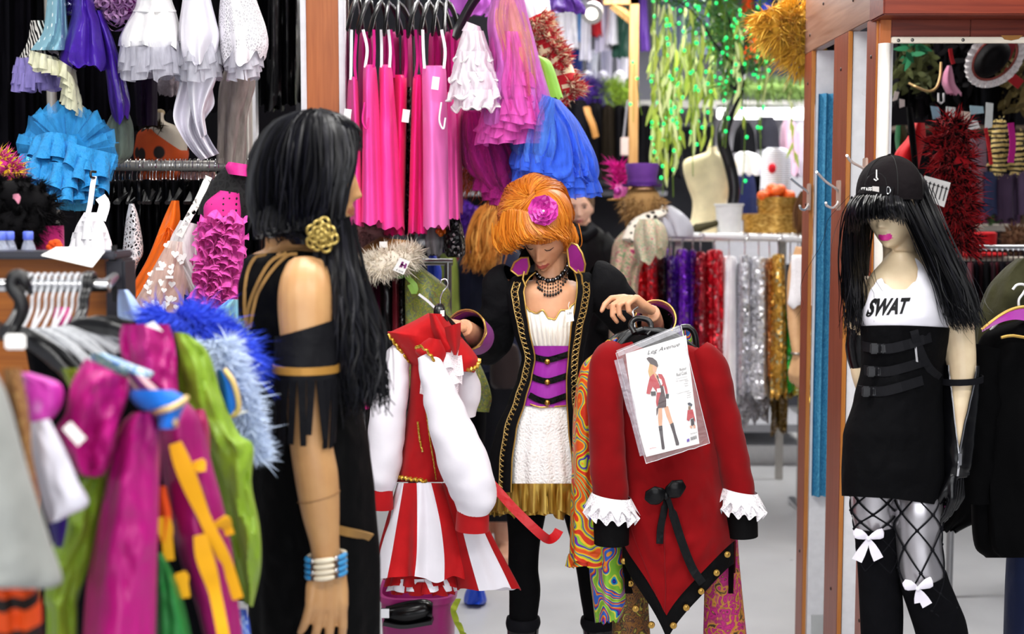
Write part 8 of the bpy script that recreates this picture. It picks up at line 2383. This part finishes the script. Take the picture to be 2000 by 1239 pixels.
single('orange_flowers', m_, fab('#e0521c'), 'small orange flower cluster beside the magenta box', 'flower')
# sheet of paper drooping over the counter edge
rws = []
for i in range(9):
 v = i / 8; rw = []
 for j in range(13):
  u = j / 12
  x, y = bil([(80, 499), (180, 522), (205, 491), (110, 483)], u, v)
  rw.append(P(x, y - 3 * sin(u * 3) * v, CD - .03 - .05 * (1 - v) + .004 * sin(u * 5)))
 rws.append(rw)
single('paper_sheet', MB().grid(rws).grid([[p + V((0, .0006, -.0004)) for p in r] for r in rws]), PAPER, 'white printed sheet drooping over the counter edge', 'paper')
# hangers on the near rail
def curved_hanger(i, x, D, ex, ey, De, mat, lbl, grp, lblcard=False, rad=.0042):
 h = thing('rack_hanger', lbl, 'hanger', V((P(x, 558, 2.3).x, 2.3, rz)), grp)
 X = P(x, 558, 2.3).x
 hk_ = [V((X, 2.3 + .018 * cos(k), rz + .002 + .018 * sin(k))) for k in [lerp(-.5, pi + .3, q / 10) for q in range(11)]]
 nk = P(x - 14, 606, 2.26)
 n2 = P(x - 40 + 6 * (i % 3), 650, 2.2)
 pts = hk_ + [hk_[-1].lerp(nk, .4) + V((0, -.006, 0)), nk, n2]
 part('hook', MB().tube([V(p) for p in cat(pts, 36)], rad * .75, 8), mat, h)
 E = P(ex, ey, De)
 q = [n2, n2.lerp(E, .25) + V((.005, 0, .012)), n2.lerp(E, .6) + V((.01, 0, .008)), E]
 part('arm', MB().tube([V(p) for p in cat(q, 20)], [rad * 1.2] * 14 + [rad] * 6, 8, flat=(.8, 1.5)), mat, h)
 E2 = n2 + (n2 - E) * .45 + V((0, .1, -.05))
 part('arm', MB().tube([V(p) for p in cat([n2, n2.lerp(E2, .5) + V((0, 0, .01)), E2], 10)], rad, 8, flat=(.8, 1.5)), mat, h)
 if lblcard:
  c_ = P(30, 668, 1.98)
  part('size_label', MB().box(c_ + V((-.016, -.004, -.012)), c_ + V((.016, .004, .012)), 0, .003), PAPER, h, 'white size label', smooth=False)
for i in range(10):
 x = 62 + i * 13
 curved_hanger(i, x, 2.3, 150 + i * 13, 735 - i * 8 + (i % 2) * 8, 2.02 + .02 * i, CLEARHANGER, f'clear plastic hanger, {ORD[i]} along the near rack rail', 'clear hangers on the near rack')
for i, (x, ex, ey, De, lc_) in enumerate(((46, 160, 766, 1.9, True), (52, 178, 752, 1.95, False), (180, 262, 640, 2.15, False), (172, 240, 650, 2.12, False))):
 curved_hanger(i, x, 2.3, ex, ey, De, BLKPLASTIC, f'black plastic hanger {("with white size label", "right behind the labelled one", "at the far rail end", "second at the far rail end")[i]} on the near rack', 'black hangers on the near rack', lc_, .0075)
m_ = MB().tube(wpath([(60, 572, 2.12), (52, 555, 2.1), (42, 540, 2.1), (28, 542, 2.1), (24, 560, 2.1), (40, 585, 2.1), (44, 610, 2.1), (30, 640, 2.1), (14, 662, 2.08)], 40), [.005 + .007 * sin(pi * i / 39) for i in range(40)], 10)
single('black_hook', m_, plain('#0d0c0e', .4), 'thick black hanger hook standing up on the near rack rail', 'hook')
# clothes on the near rack
LIME = satin('#7c9c28', .42, .5)
MAG = satin('#a80c70', .42, .4)
MAG2 = satin('#920c60', .45, .4)
YEL = fab('#e8a810', .6, .2, .3, .2, 8)
def near(name, label, rows, D, th, mat, cat_='costume', **kw):
 kw.setdefault('folds', 4); kw.setdefault('amp', (.02, .10)); kw.setdefault('hem', 0); kw.setdefault('n', 64); kw.setdefault('m', 40)
 return gar(name, label, rows, D, th, mat, cat_, None, **kw)
near('grey_costume', 'pale grey costume nearest the camera at the photo edge', [(690, -190, -30), (770, -170, 12), (900, -170, 48), (1050, -170, 92), (1130, -170, 112), (1150, -160, 90)], 1.52, .09, fab('#8f918d', .8), seed=3, wr=.004)
near('fur_costume', 'brown fur edged costume behind the pale grey one', [(720, 6, 40), (780, 12, 52), (860, 34, 60), (930, 50, 66)], 1.60, .03, cells('brown_fur', [(.0, '#2a1608'), (.4, '#7a4a1c'), (1, '#b08a50')], 40, warp=.5), seed=4)
near('tiger_costume', 'orange and black tiger costume at the bottom corner', [(1125, -60, 50), (1160, -60, 78), (1239, -60, 86), (1330, -60, 92)], 1.62, .07, bands('tiger_print', [(0, '#d8480c'), (.62, '#e0560f'), (.66, '#140a06'), (1, '#140a06')], 7, 7, 1.2, rot=(0, 1.2, 0)), seed=5)
near('satin_collar', 'mottled magenta satin costume top beside the white flap', [(728, 30, 60), (750, 36, 118), (790, 48, 122), (822, 58, 100), (830, 66, 84)], 1.72, .05, cells('mottled_magenta', [(.0, '#a8188c'), (.5, '#c23aa8'), (1, '#dcb0dc')], 16, 'SMOOTH_F1', warp=.6, rough=.4), seed=6, folds=3)
near('white_flap', 'white satin collar point with navy lining hanging low', [(60, 826, 96, 818), (62, 880, 128, 880), (72, 940, 152, 935), (84, 990, 174, 984), (96, 1024, 126, 1012)], 1.68, .03, satin('#dcdae6', .5), seed=7, folds=2, amp=(.01, .04))
near('navy_lining', 'navy blue lining showing below the white collar point', [(1000, 98, 134), (1030, 98, 130), (1070, 108, 122)], 1.74, .03, satin('#2a1a7a', .5), seed=8)
near('lime_sleeve', 'lime green satin sleeve hanging between white flap and big magenta sleeve', [(720, 120, 152), (800, 150, 190), (900, 172, 208), (960, 132, 206), (1020, 116, 196), (1100, 96, 174), (1170, 88, 152), (1200, 92, 150), (1330, 92, 152)], 1.84, .05, LIME, seed=9, wr=.022)
near('magenta_blouse', 'magenta satin costume top with white price label', [(168, 700, 252, 742), (140, 750, 250, 780), (128, 810, 232, 830), (106, 850, 226, 880), (128, 900, 205, 925), (152, 926, 186, 934)], 1.76, .06, MAG, seed=10, wr=.035, folds=5, parts=[('price_label', MB().poly([P(122, 838, 1.675), P(152, 872, 1.67), P(168, 856, 1.67), P(138, 824, 1.675)], .001, (0, -1, .2)), PAPER)])
near('magenta_sleeve', 'big magenta satin sleeve hanging in the middle of the near rack', [(806, 258, 300), (828, 238, 308), (870, 222, 312), (950, 206, 311), (1050, 186, 308), (1150, 170, 305), (1330, 158, 300)], 1.80, .07, MAG, seed=11, wr=.016, folds=4, amp=(.02, .08))
near('magenta_sleeve', 'magenta satin sleeve draped high behind the printed collar', [(634, 238, 330), (660, 234, 338), (700, 240, 344), (740, 262, 346), (790, 300, 352), (830, 320, 356)], 2.08, .06, MAG, seed=12, wr=.03, folds=4, parts=[('paper_scrap', MB().poly([P(283, 636, 1.99), P(318, 648, 1.99), P(300, 628, 1.99)], .001, (0, -1, 0)), PAPER)])
near('printed_collar', 'blue, yellow and white flower print collar under the hangers', [(176, 690, 206, 690), (180, 704, 262, 712), (205, 722, 296, 726), (262, 740, 294, 738)], 1.95, .04, cells('flower_collar', [(.0, '#f0e8a0'), (.25, '#e6ead0'), (.42, '#2a56b8'), (.62, '#5a96b0'), (.8, '#d8e0c8')], 46, 'F1', warp=.4), seed=13)
near('purple_blouse', 'dull purple striped costume top under the printed collar', [(248, 728, 286, 738), (252, 752, 320, 770), (268, 785, 340, 800), (300, 815, 352, 825)], 1.93, .04, bands('purple_stripe', [(0, '#6a2a6a'), (.5, '#8a3a86'), (.8, '#c29aa0')], 16, 2, rot=(0, .8, 0)), seed=14)
near('lime_under', 'lime green costume piece peeking between the black hangers', [(716, 176, 240), (740, 170, 250), (770, 160, 220)], 2.0, .04, LIME, seed=15)
near('magenta_scrap', 'bright pink cloth glimpsed behind the clear hangers', [(600, 108, 135), (620, 104, 140), (640, 110, 132)], 2.45, .04, fab('#d01a80'), seed=16)
t = thing('jester_collar', 'royal blue jester collar with gold braid over the magenta sleeve', 'collar', P(320, 845, 1.74))
jc = loft(MB(), [(256, 762, 338, 762), (254, 778, 362, 776), (276, 800, 366, 784), (306, 806, 358, 800), (310, 838, 342, 838)], 1.76, .05, 50, 24, folds=3, amp=(.01, .05), seed=3)
part('cloth', jc, fab('#1668c8', .6, .2), t)
jv = jc.bvh()
GBR = plain('#d8b878', .4, .3)
part('gold_braid', MB().tube(outline(jv, [(272, 802), (300, 804), (330, 798), (352, 788), (366, 776)], 26, .003), .0042, 8), GBR, t)
part('gold_braid', MB().tube(outline(jv, [(310, 842), (326, 843), (344, 840), (341, 822)], 16, .003), .0036, 8), GBR, t)
t = thing('jester_costume', 'magenta jester costume with hanging yellow strips', 'costume', P(400, 1239, 1.95))
jc = loft(MB(), [(770, 318, 352), (820, 312, 392), (900, 314, 412), (1000, 326, 438), (1100, 350, 456), (1200, 384, 468), (1330, 410, 486)], 1.96, .07, 70, 44, folds=4, amp=(.02, .1), seed=17, wr=.01)
part('cloth', jc, MAG2, t)
jv = jc.bvh()
for pts, w in (([(342, 866), (356, 905), (380, 965), (408, 1030), (440, 1095), (464, 1170)], .025), ([(390, 1045), (400, 1090), (418, 1150), (436, 1239), (446, 1300)], .025), ([(318, 1010), (326, 1050), (330, 1095)], .022), ([(428, 1015), (440, 1030), (446, 1046)], .026), ([(386, 900), (392, 915), (393, 922)], .020), ([(352, 1118), (358, 1140), (362, 1168)], .020)):
 pth = outline(jv, pts, 20, .010) or wpath([(a_, b_, 1.88) for a_, b_ in pts], 20)
 part('yellow_strip', MB().strip(pth, [w * (.7 + .3 * sin(pi * min(1, i / 10))) for i in range(len(pth))], (.25, -1, 0), .0015), YEL, t)
near('orange_strip', 'orange red cloth strip between the magenta sleeves', [(950, 306, 326), (1010, 306, 336), (1060, 308, 330)], 1.9, .02, fab('#e8521c'), seed=18)
near('green_costume', 'dark green satin costume low between the magenta sleeves', [(1080, 306, 318), (1130, 302, 344), (1200, 300, 366), (1330, 298, 390)], 1.9, .06, satin('#1f7a34', .45), seed=19)
near('crimson_sleeve', 'crimson puffed sleeve beside the blue jester collar', [(800, 372, 400), (830, 368, 408), (880, 372, 410), (920, 386, 408)], 2.0, .05, satin('#9c1250', .45), seed=20, wr=.012)
near('lime_costume', 'lime green satin costume with wavy side hanging before the dark mannequin', [(338, 648, 366, 652), (342, 700, 408, 690), (350, 780, 432, 770), (372, 850, 466, 845), (402, 890, 496, 872), (428, 950, 492, 945), (446, 1030, 508, 1030), (462, 1110, 510, 1110), (478, 1180, 494, 1186)], 2.12, .06, LIME, seed=21, wr=.03, folds=3, amp=(.02, .12))
t = thing('blue_collar', 'royal blue costume collar with gold edge beside the lime costume', 'collar', P(445, 820, 2.2))
bc2 = loft(MB(), [(424, 722, 440, 724), (428, 750, 458, 756), (430, 790, 466, 790), (440, 815, 462, 806)], 2.2, .04, 40, 18)
part('cloth', bc2, fab('#1a66c4', .6), t)
part('gold_braid', MB().tube([P(*p) for p in cat([(438, 722, 2.165), (456, 748, 2.162), (466, 786, 2.162), (462, 806, 2.165), (440, 816, 2.165)], 24)], .005, 8), GBR, t)
t = thing('fur_coat', 'shaggy royal blue fur coat piled on the near rack', 'coat', P(390, 720, 2.45))
core = loft(MB(), [(612, 320, 360), (630, 306, 410), (655, 312, 440), (690, 380, 470), (730, 430, 486)], 2.42, .09, 40, 24)
part('lining', core, fab('#2236a8'), t)
cc_ = P(390, 670, 2.46)
fm = fluff(MB(), outward(surf_pts(core, 1600, rnd), cc_), .045, .0015, 9500, rnd, .6, 0, .5, 4)
part('fur', fm, fab('#2c49d2', .7, .3), t, kind='stuff')
t = thing('lace_trim_coat', 'pale blue shaggy wool costume beside the lime costume', 'coat', P(450, 900, 2.3))
core = loft(MB(), [(664, 384, 440), (700, 400, 462), (760, 430, 484), (830, 452, 500), (900, 478, 514)], 2.3, .05, 40, 24)
part('cloth', core, fab('#b3c2de'), t)
fm = fluff(MB(), outward(surf_pts(core, 1400, rnd), P(440, 780, 2.34)), .024, .0018, 6000, rnd, .7, 0, .3, 3)
part('curls', fm, fab('#c2d0e8', .8, .2), t, kind='stuff')
part('paper_tag', MB().poly([P(440, 815, 2.2), P(452, 818, 2.2), P(486, 804, 2.2), P(450, 798, 2.2)], .001, (0, -1, 0)), PAPER, t, smooth=False)
boa('feather_boa', 'short yellow green feather trim behind the blue fur', wpath([(440, 655, 2.6), (462, 668, 2.58), (472, 690, 2.58)], 10), .02, .04, 500, '#b8cf6a')
near('blue_print_dress', 'blue and white flower print hem at the bottom by the mannequin', [(1190, 412, 482), (1239, 408, 490), (1330, 404, 496)], 2.15, .05, cells('blue_flower', [(.0, '#e6ecf4'), (.25, '#8ab0e0'), (.45, '#1c48b8'), (1, '#2a5ccc')], 30, warp=.4), seed=22)
near('sky_satin', 'pale sky blue satin sleeve with navy edge behind the frame post', [(566, 230, 250), (590, 228, 268), (620, 230, 284), (636, 240, 286)], 2.56, .04, satin('#a9c4ec', .45), seed=23)
near('navy_edge', 'navy band below the pale sky blue satin sleeve', [(600, 262, 278), (625, 236, 300), (645, 232, 306)], 2.62, .04, fab('#161a3a'), seed=24)
near('lower_black', 'black garment filling the near rack between the lime sleeves', [(640, 40, 200), (760, 60, 300), (900, 80, 340), (1100, 90, 430), (1330, 90, 480)], 2.32, .10, BLACK, seed=25, folds=6)
# ================================================================== through the cabin's framed opening
rnd = random.Random(91)
t = thing('back_gondola', 'dark back gondola with pale shelf seen through the framed opening', 'shelf', V((2.6, 7.4, 0)))
part('back_board', MB().box((P(1735, 0, 7.6).x, 7.6, P(0, 960, 7.6).z), (P(2150, 0, 7.6).x, 7.65, 3.4)), DARKM, t, smooth=False)
a = P(1895, 440, 6.6)
part('shelf', MB().box((a.x, 6.6, a.z - .03), (P(2120, 0, 6.6).x, 7.1, a.z)), plain('#cfc6b8', .5), t, smooth=False)
part('shelf', MB().box((P(1760, 0, 7.2).x, 7.2, P(0, 245, 7.2).z - .02), (P(2120, 0, 7.2).x, 7.6, P(0, 245, 7.2).z)), plain('#5a4a3c', .5), t, smooth=False)
# upper decorations: leaves garland, hats, bows
def leafclump(name, lbl, x0, x1, y0, y1, D, n, c, L=.07):
 m_ = MB()
 for _ in range(n):
  p = P(rnd.uniform(x0, x1), rnd.uniform(y0, y1), D + rnd.uniform(-.1, .1))
  d = V((rnd.gauss(0, 1), rnd.gauss(0, .5), rnd.gauss(-.2, 1))).normalized() * L * rnd.uniform(.5, 1.2)
  m_.strip([p, p + d * .35, p + d * .7, p + d], [.004, L * .32, L * .26, .003], (rnd.uniform(-.5, .5), -1, rnd.uniform(-.3, .3)), .0008)
 return tag(single(name, m_, c, lbl, 'garland'), kind='stuff')
leafclump('leaf_garland', 'dark olive leaf garland hanging at the top of the framed opening', 1748, 1820, 90, 170, 5.6, 150, fab('#3d4220', .6))
leafclump('leaf_garland', 'black leaf and lace clutter at the top of the opening', 1800, 1900, 85, 200, 5.7, 150, fab('#0f0d10', .6))
leafclump('leaf_garland', 'dull gold and black leaves by the lace-trimmed hat', 1960, 2010, 90, 215, 5.6, 90, fab('#4a3f1e', .6))
leafclump('leaf_garland', 'small green leaf bunch among the dark garlands', 1765, 1795, 85, 108, 5.5, 24, fab('#1f6a44', .6))
D = 5.2
t = thing('lace_hat', 'black velvet hat with white pleated lace rim in the framed opening', 'hat', P(1935, 125, D))
c = P(1936, 116, D)
Rt = Matrix.Rotation(-.75, 3, 'Y')
part('crown', MB().ell(c, (.085, .05, .055), 24, 14, Rt), fab('#0c0a0c', .6, .4), t)
rg = [c + Rt @ V((cos(k) * .098, -.04, sin(k) * .066)) for k in [2 * pi * j / 140 for j in range(141)]]
m_ = MB(); rws = [[] for _ in range(4)]
for j in range(141):
 o_ = (rg[j] - c); o_.y = 0; o_.normalize()
 for i in range(4): rws[i].append(rg[j] + o_ * (.032 * i / 3) + V((0, .006 * sin(j * 1.3) * i / 3, 0)))
part('lace_rim', m_.grid(rws), lace('#eeeaea', 90, .8), t)
part('cord', MB().tube(rg, .005, 6), fab('#7a3a34'), t)
gar('pink_bonnet', 'dusty pink felt bonnet hanging in the framed opening', [(128, 1850, 1858), (145, 1842, 1862), (165, 1840, 1866), (184, 1848, 1878)], 5.3, .06, fab('#b0728c', .9, .3), 'hat', None, 3, (.02, .06), 4)
m_ = MB().tube(wpath([(1838, 122, 5.3), (1836, 150, 5.28), (1828, 172, 5.26), (1812, 178, 5.26), (1790, 170, 5.26), (1776, 163, 5.3)], 40), .005, 8)
single('gold_chain', m_, plain('#a88a5a', .4, .5), 'thin gold cord looping under the dark leaves', 'cord')
for i, (pts, w, c, lb) in enumerate((([(1856, 95), (1858, 110), (1862, 125)], .015, '#b51420', 'short red ribbon beside the pink bonnet'), ([(1980, 80), (1972, 100), (1966, 115)], .03, '#8a1420', 'dark red ribbon beside the lace-trimmed hat'), ([(1960, 140), (1974, 150), (1994, 166)], .04, '#b01a22', 'red satin bow beneath the lace-trimmed hat'), ([(1925, 250), (1932, 290), (1936, 322)], .014, '#c41a24', 'long red ribbon hanging left of the tiger stripes'), ([(1974, 240), (1978, 280), (1974, 318)], .026, '#c01888', 'magenta strip hanging between the two tiger tails'))):
 single('ribbon', MB().strip(wpath([(a_, b_, 5.2) for a_, b_ in pts], 12), w, (.2, -1, 0), .0015), satin(c, .5), lb, 'ribbon')
for i, (x, y, w, h_, c, lb) in enumerate(((1750, 188, 9, 20, '#d9d4cc', 'small white price tag at the opening edge'), (1762, 202, 10, 18, '#c9c4c0', 'small grey price tag below the leaf garland'), (1838, 192, 14, 22, '#d8d8d8', 'white U shaped clip on the dark garment'), (1828, 220, 16, 26, '#8fb0c4', 'pale blue tag among the dark garments'), (1857, 222, 18, 28, '#e4efec', 'white and teal card among the dark garments'), (1886, 228, 18, 22, '#f0d8c8', 'cream card beside the black strap'), (1898, 244, 28, 20, '#f2f4f2', 'white folded card in the middle of the opening'), (1908, 215, 26, 18, '#a8c8d4', 'pale blue paper above the white folded card'), (1932, 226, 14, 52, '#dfe6e4', 'long white ribbon end near the tiger stripes'))):
 m_ = MB()
 if 'U shaped' in lb: m_.tube([P(x - 5, y - 10, 5.15), P(x - 5, y + 6, 5.15), P(x, y + 10, 5.15), P(x + 5, y + 6, 5.15), P(x + 5, y - 10, 5.15)], .004, 6)
 else:
  s_ = rnd.uniform(-4, 4)
  m_.poly([P(x - w / 2 + s_, y + h_ / 2, 5.2), P(x + w / 2 + s_, y + h_ / 2 - 3, 5.2), P(x + w / 2 - s_, y - h_ / 2 + 2, 5.2), P(x - w / 2 - s_, y - h_ / 2, 5.2)], .002, (0, -1, 0))
 single('tag', m_, plain(c, .6), lb, 'tag', None, None, False)
for i, (x, y0, y1, lb) in enumerate(((1952, 240, 336, 'tiger striped fur tail, first of two in the opening'), (1986, 262, 334, 'tiger striped fur tail, second of two in the opening'))):
 m_ = MB().tube(wpath([(x, y0, 5.4), (x - 3, (y0 + y1) / 2, 5.38), (x, y1, 5.4)], 16), .027, 12)
 base = m_.bvh()
 fluff(m_, outward(surf_pts(m_, 300, rnd), P(x, 290, 5.5)), .02, .003, 400, rnd, .6)
 single('tiger_tail', m_, bands('tiger_tail_print', [(0, '#d8c07a'), (.55, '#e0cc8c'), (.6, '#1a120a'), (1, '#1a120a')], 16, 3, 1, rot=(0, pi / 2, 0)), lb, 'tail')
boa('feather_boa', 'red and black feather boa hanging thick in the framed opening', wpath([(1838, 255, 4.7), (1870, 262, 4.7), (1842, 300, 4.7), (1872, 320, 4.68), (1850, 360, 4.7), (1876, 390, 4.68), (1858, 420, 4.7), (1880, 450, 4.7), (1868, 488, 4.7)], 60), .05, .07, 3600, '#a8121c', '#14090b', None, .007)
t = thing('boa_card', 'white mirrored text card hanging on the red black boa', 'card', P(1825, 400, 4.45))
part('card', MB().poly([P(1794, 385, 4.45), P(1844, 405, 4.45), P(1857, 357, 4.45), P(1806, 343, 4.45)], .0015, (0, -1, 0)), PAPER, t, smooth=False)
m_ = MB()
for k in range(6):
 x = 1807 + k * 8; y = 352 + k * 2.6
 m_.poly([P(x + 1, y, 4.447), P(x + 3.5, y + .5, 4.447), P(x - 5 + 1, y + 28, 4.447), P(x - 7 + 1, y + 27, 4.447)], .0004, (0, -1, 0))
 m_.poly([P(x - 1, y + 2, 4.447), P(x + 5, y + 4, 4.447), P(x + 4.6, y + 6, 4.447), P(x - 1.6, y + 4, 4.447)], .0004, (0, -1, 0))
part('print', m_, plain('#3a3838', .7), t, smooth=False)
gar('red_robe', 'bright red cloth hanging behind the cap in the opening', [(240, 1786, 1806), (270, 1772, 1808), (300, 1750, 1800), (340, 1746, 1790), (380, 1746, 1780)], 5.0, .08, fab('#d4101c', .6), 'robe', None, 4, (.03, .12), 3)
gar('green_robe', 'dark green cloth patch above the red robe', [(245, 1750, 1768), (270, 1748, 1772), (295, 1750, 1766)], 5.1, .05, fab('#1a5a34'), 'robe', None, 3, (.03, .1), 4)
gar('black_strap', 'black strap garment hanging beside the red robe', [(210, 1770, 1782), (260, 1774, 1788), (330, 1782, 1794), (420, 1784, 1800)], 4.9, .04, BLACK, 'garment', None, 3, (.02, .1), 5)
for i, (a_, b_, y0, y1, c, lb) in enumerate(((1895, 1925, 270, 400, '#7a5a66', 'dusty mauve sleeve sloping in the opening'), (1910, 1950, 335, 420, '#2a3050', 'dark navy folded cloth in the opening'), (1945, 1985, 340, 430, '#3a2a40', 'dark plum folded cloth in the opening'), (1980, 2020, 330, 420, '#4a3a52', 'violet folded cloth at the photo edge'), (1900, 1930, 400, 436, '#8a5a7a', 'mauve plaid cloth on the pale shelf'), (1930, 1958, 396, 436, '#4a6a3a', 'green cloth on the pale shelf'), (1955, 1995, 402, 438, '#6a4a6a', 'lilac cloth on the pale shelf'), (1990, 2030, 400, 438, '#5a4a3a', 'brown cloth on the pale shelf'))):
 gar('folded_cloth', lb, [(y0, a_ + 6, b_ - 6), (y0 + 10, a_, b_), (y1, a_ - 2, b_ + 2)], 6.5 if y1 > 430 else 6.3, .08, fab(c), 'cloth', None, 5, (.03, .12), i + 70, n=40, m=14)
t = thing('red_hat', 'bright red felt hat on the shelf in the framed opening', 'hat', P(1918, 500, 5.6))
c = P(1918, 500, 5.6)
k_ = 5.6 / F
part('crown', MB().lathe([(0, 46 * k_), (22 * k_, 47 * k_), (27 * k_, 44 * k_), (26 * k_, 26 * k_), (26 * k_, 3 * k_)], c, 28), fab('#c8101a', .7, .3), t)
part('brim', MB().lathe([(26 * k_, 4 * k_), (44 * k_, 0), (46 * k_, 3 * k_), (44 * k_, 6 * k_), (26 * k_, 8 * k_)], c, 32), fab('#c8101a', .7, .3), t)
t = thing('round_wig', 'curly brown wig on a stand near the photo edge', 'wig', P(1984, 480, 5.8))
m_ = MB().ell(P(1984, 466, 5.8), (.045, .045, .045), 16, 12)
fluff(m_, outward(surf_pts(m_, 300, rnd), P(1984, 466, 5.8)), .03, .004, 500, rnd, .8)
part('curls', m_, fab('#6a4a34'), t, kind='stuff')
for i in range(7):
 a_ = 1742 + i * 40
 gar('black_garment', f'black costume hanging at the top of the framed opening, {ORD[i]} across', [(-60, a_ + 8, a_ + 34), (0, a_, a_ + 42), (150, a_ - 2, a_ + 44), (205 + 18 * (i % 3), a_, a_ + 42)], 5.75 + .05 * (i % 2), .12, (BLACK, fab('#0c090d', .8))[i % 2], 'garment', 'black garments high in the framed opening', 6, (.04, .14), i + 300, hem=24, n=44, m=18)
# the rail behind
D = 5.4
t = thing('garment_rail', 'chrome rail with dark clothes seen through the framed opening', 'rail', V((P(1960, 0, D).x, D, 0)))
zr = P(1950, 485, D).z
part('bar', MB().tube([V((P(1880, 0, D).x, D, zr)), V((P(2120, 0, D).x, D, zr))], .015, 14), CHROME, t)
part('upright', MB().tube([V((P(1884, 0, D).x, D, .0)), V((P(1884, 0, D).x, D, zr))], .015, 10), STEEL, t)
part('lower_bar', MB().tube([V((P(1880, 0, D).x, D + .2, zr - .05)), V((P(2120, 0, D).x, D + .2, zr - .05))], .010, 10), plain('#c9bfb0', .4), t)
for i in range(12):
 x = 1895 + i * 10.5
 c = ('#5a1424', '#14121a', '#2a0f18', '#0f0f12', '#3a1020')[i % 5]
 gar('dark_garment', f'{("wine red", "black", "maroon", "ink black", "burgundy")[i % 5]} garment on the rail in the opening, {ORD[i]} of the row', [(515, x - 3, x + 5), (530, x - 6, x + 8), (700, x - 8, x + 9), (940, x - 9, x + 10)], D + .03 * (i % 3), .10, fab(c, .7), 'garment', 'dark garments in the framed opening', 4, (.04, .12), i + 200, n=36, m=18)
 h = thing('hanger', 'chrome hook hanger on the rail in the framed opening', 'hanger', P(x, 515, D), 'hangers in the framed opening')
 part('hook', MB().tube([P(x, 518, D), P(x, 500, D), P(x, 490, D - .02), P(x + 3, 480, D), P(x - 2, 482, D + .02)], .003, 6), CHROME, h)
# quilted olive jacket and black purple costume on a wire hanger, near
gar('olive_jacket', 'olive green padded jacket behind the black and purple costume', [(505, 1985, 2060), (530, 1955, 2080), (570, 1925, 2090), (640, 1908, 2100), (760, 1904, 2100)], 3.75, .10, fab('#35341f', .85, .3, .2, .6, 10), 'jacket', None, 5, (.02, .07), 6, wr=.03)
JD = 3.5
t = thing('black_costume', 'black costume with purple gold-edged collar on a wire hanger at the photo edge', 'costume', P(1960, 1200, JD))
BKX = fab('#070708', .8, .1, .1, .3, 8)
part('body', loft(MB(), [(625, 1990, 2060), (650, 1925, 2100), (700, 1906, 2110), (800, 1902, 2110), (950, 1900, 2110), (1060, 1906, 2110), (1090, 1930, 2100)], JD, .12, 70, 40, folds=5, amp=(.01, .06), seed=5, wr=.02), BKX, t)
col_ = MB()
col_.grid([[P(lerp(1918, 2050, u) , 648 - 48 * sin(pi * clamp(u * .75 + .02)) + v * lerp(4, 40, u), JD - .10 - .03 * v) for u in [k / 16 for k in range(17)]] for v in (0, .5, 1)])
co_ = part('collar', col_, fab('#8a1a86', .55, .3, .35), t, 'purple stand collar')
part('gold_edge', MB().tube([P(lerp(1918, 2050, k / 16), 648 - 48 * sin(pi * clamp(k / 16 * .75 + .02)), JD - .10) for k in range(17)], .005, 8), GOLDTHREAD, co_)
part('gold_edge', MB().tube([P(lerp(1955, 2050, k / 8), 660 - 5 * k / 8 - 3 * sin(k), JD - .135) for k in range(9)], .004, 8), GOLDTHREAD, co_)
part('sleeve', limb(MB(), [(1934, 680, JD - .05, .05), (1916, 760, JD - .06, .05), (1912, 880, JD - .06, .046), (1908, 980, JD - .06, .04)], 20, 30, wr=.012), BKX, t)
h = thing('hanger', 'white wire hanger hook at the photo edge above the purple collar', 'hanger', P(1988, 600, JD - .06))
part('hook', MB().tube(wpath([(1990, 602, JD - .06), (1990, 586, JD - .06), (1998, 574, JD - .06), (2004, 562, JD - .06), (1998, 556, JD - .06), (1986, 557, JD - .06), (1978, 566, JD - .06)], 30), .0035, 8), plain('#e6e6e6', .3, .3), h)
part('arm', MB().tube(wpath([(1990, 600, JD - .06), (1960, 620, JD - .05), (1935, 645, JD - .03)], 10), .0035, 8), plain('#e6e6e6', .3, .3), h)
part('arm', MB().tube(wpath([(1990, 600, JD - .06), (2020, 612, JD - .05), (2060, 640, JD - .03)], 10), .0035, 8), plain('#e6e6e6', .3, .3), h)
gar('gold_trim_skirt', 'black and gold edged skirt hem beside the black glove', [(850, 1896, 1912), (880, 1894, 1914), (935, 1896, 1910)], 3.6, .03, cells('gold_black_lace', [(.0, '#b08a3a'), (.3, '#120e0a'), (1, '#0a0808')], 40), 'skirt', None, 3, (.02, .1), 3)
gar('magenta_gown', 'magenta cloth end behind the black glove', [(880, 1832, 1850), (930, 1830, 1856), (990, 1838, 1862), (1002, 1846, 1860)], 3.75, .04, fab('#a8187c', .5), 'cloth', None, 3, (.03, .12), 3)
gar('black_cloak', 'long black cloak hanging behind the mannequin glove', [(640, 1846, 1920), (760, 1838, 1930), (900, 1832, 1935), (1000, 1834, 1930), (1038, 1838, 1870)], 4.3, .08, BKX, 'cloak', None, 5, (.02, .1), 7)
gar('navy_trousers', 'navy blue trouser leg at the lower photo edge', [(1080, 1966, 2060), (1160, 1962, 2060), (1300, 1958, 2060)], 3.8, .08, fab('#141d3c', .8, .2), 'trousers', None, 3, (.01, .05), 4, hem=0)
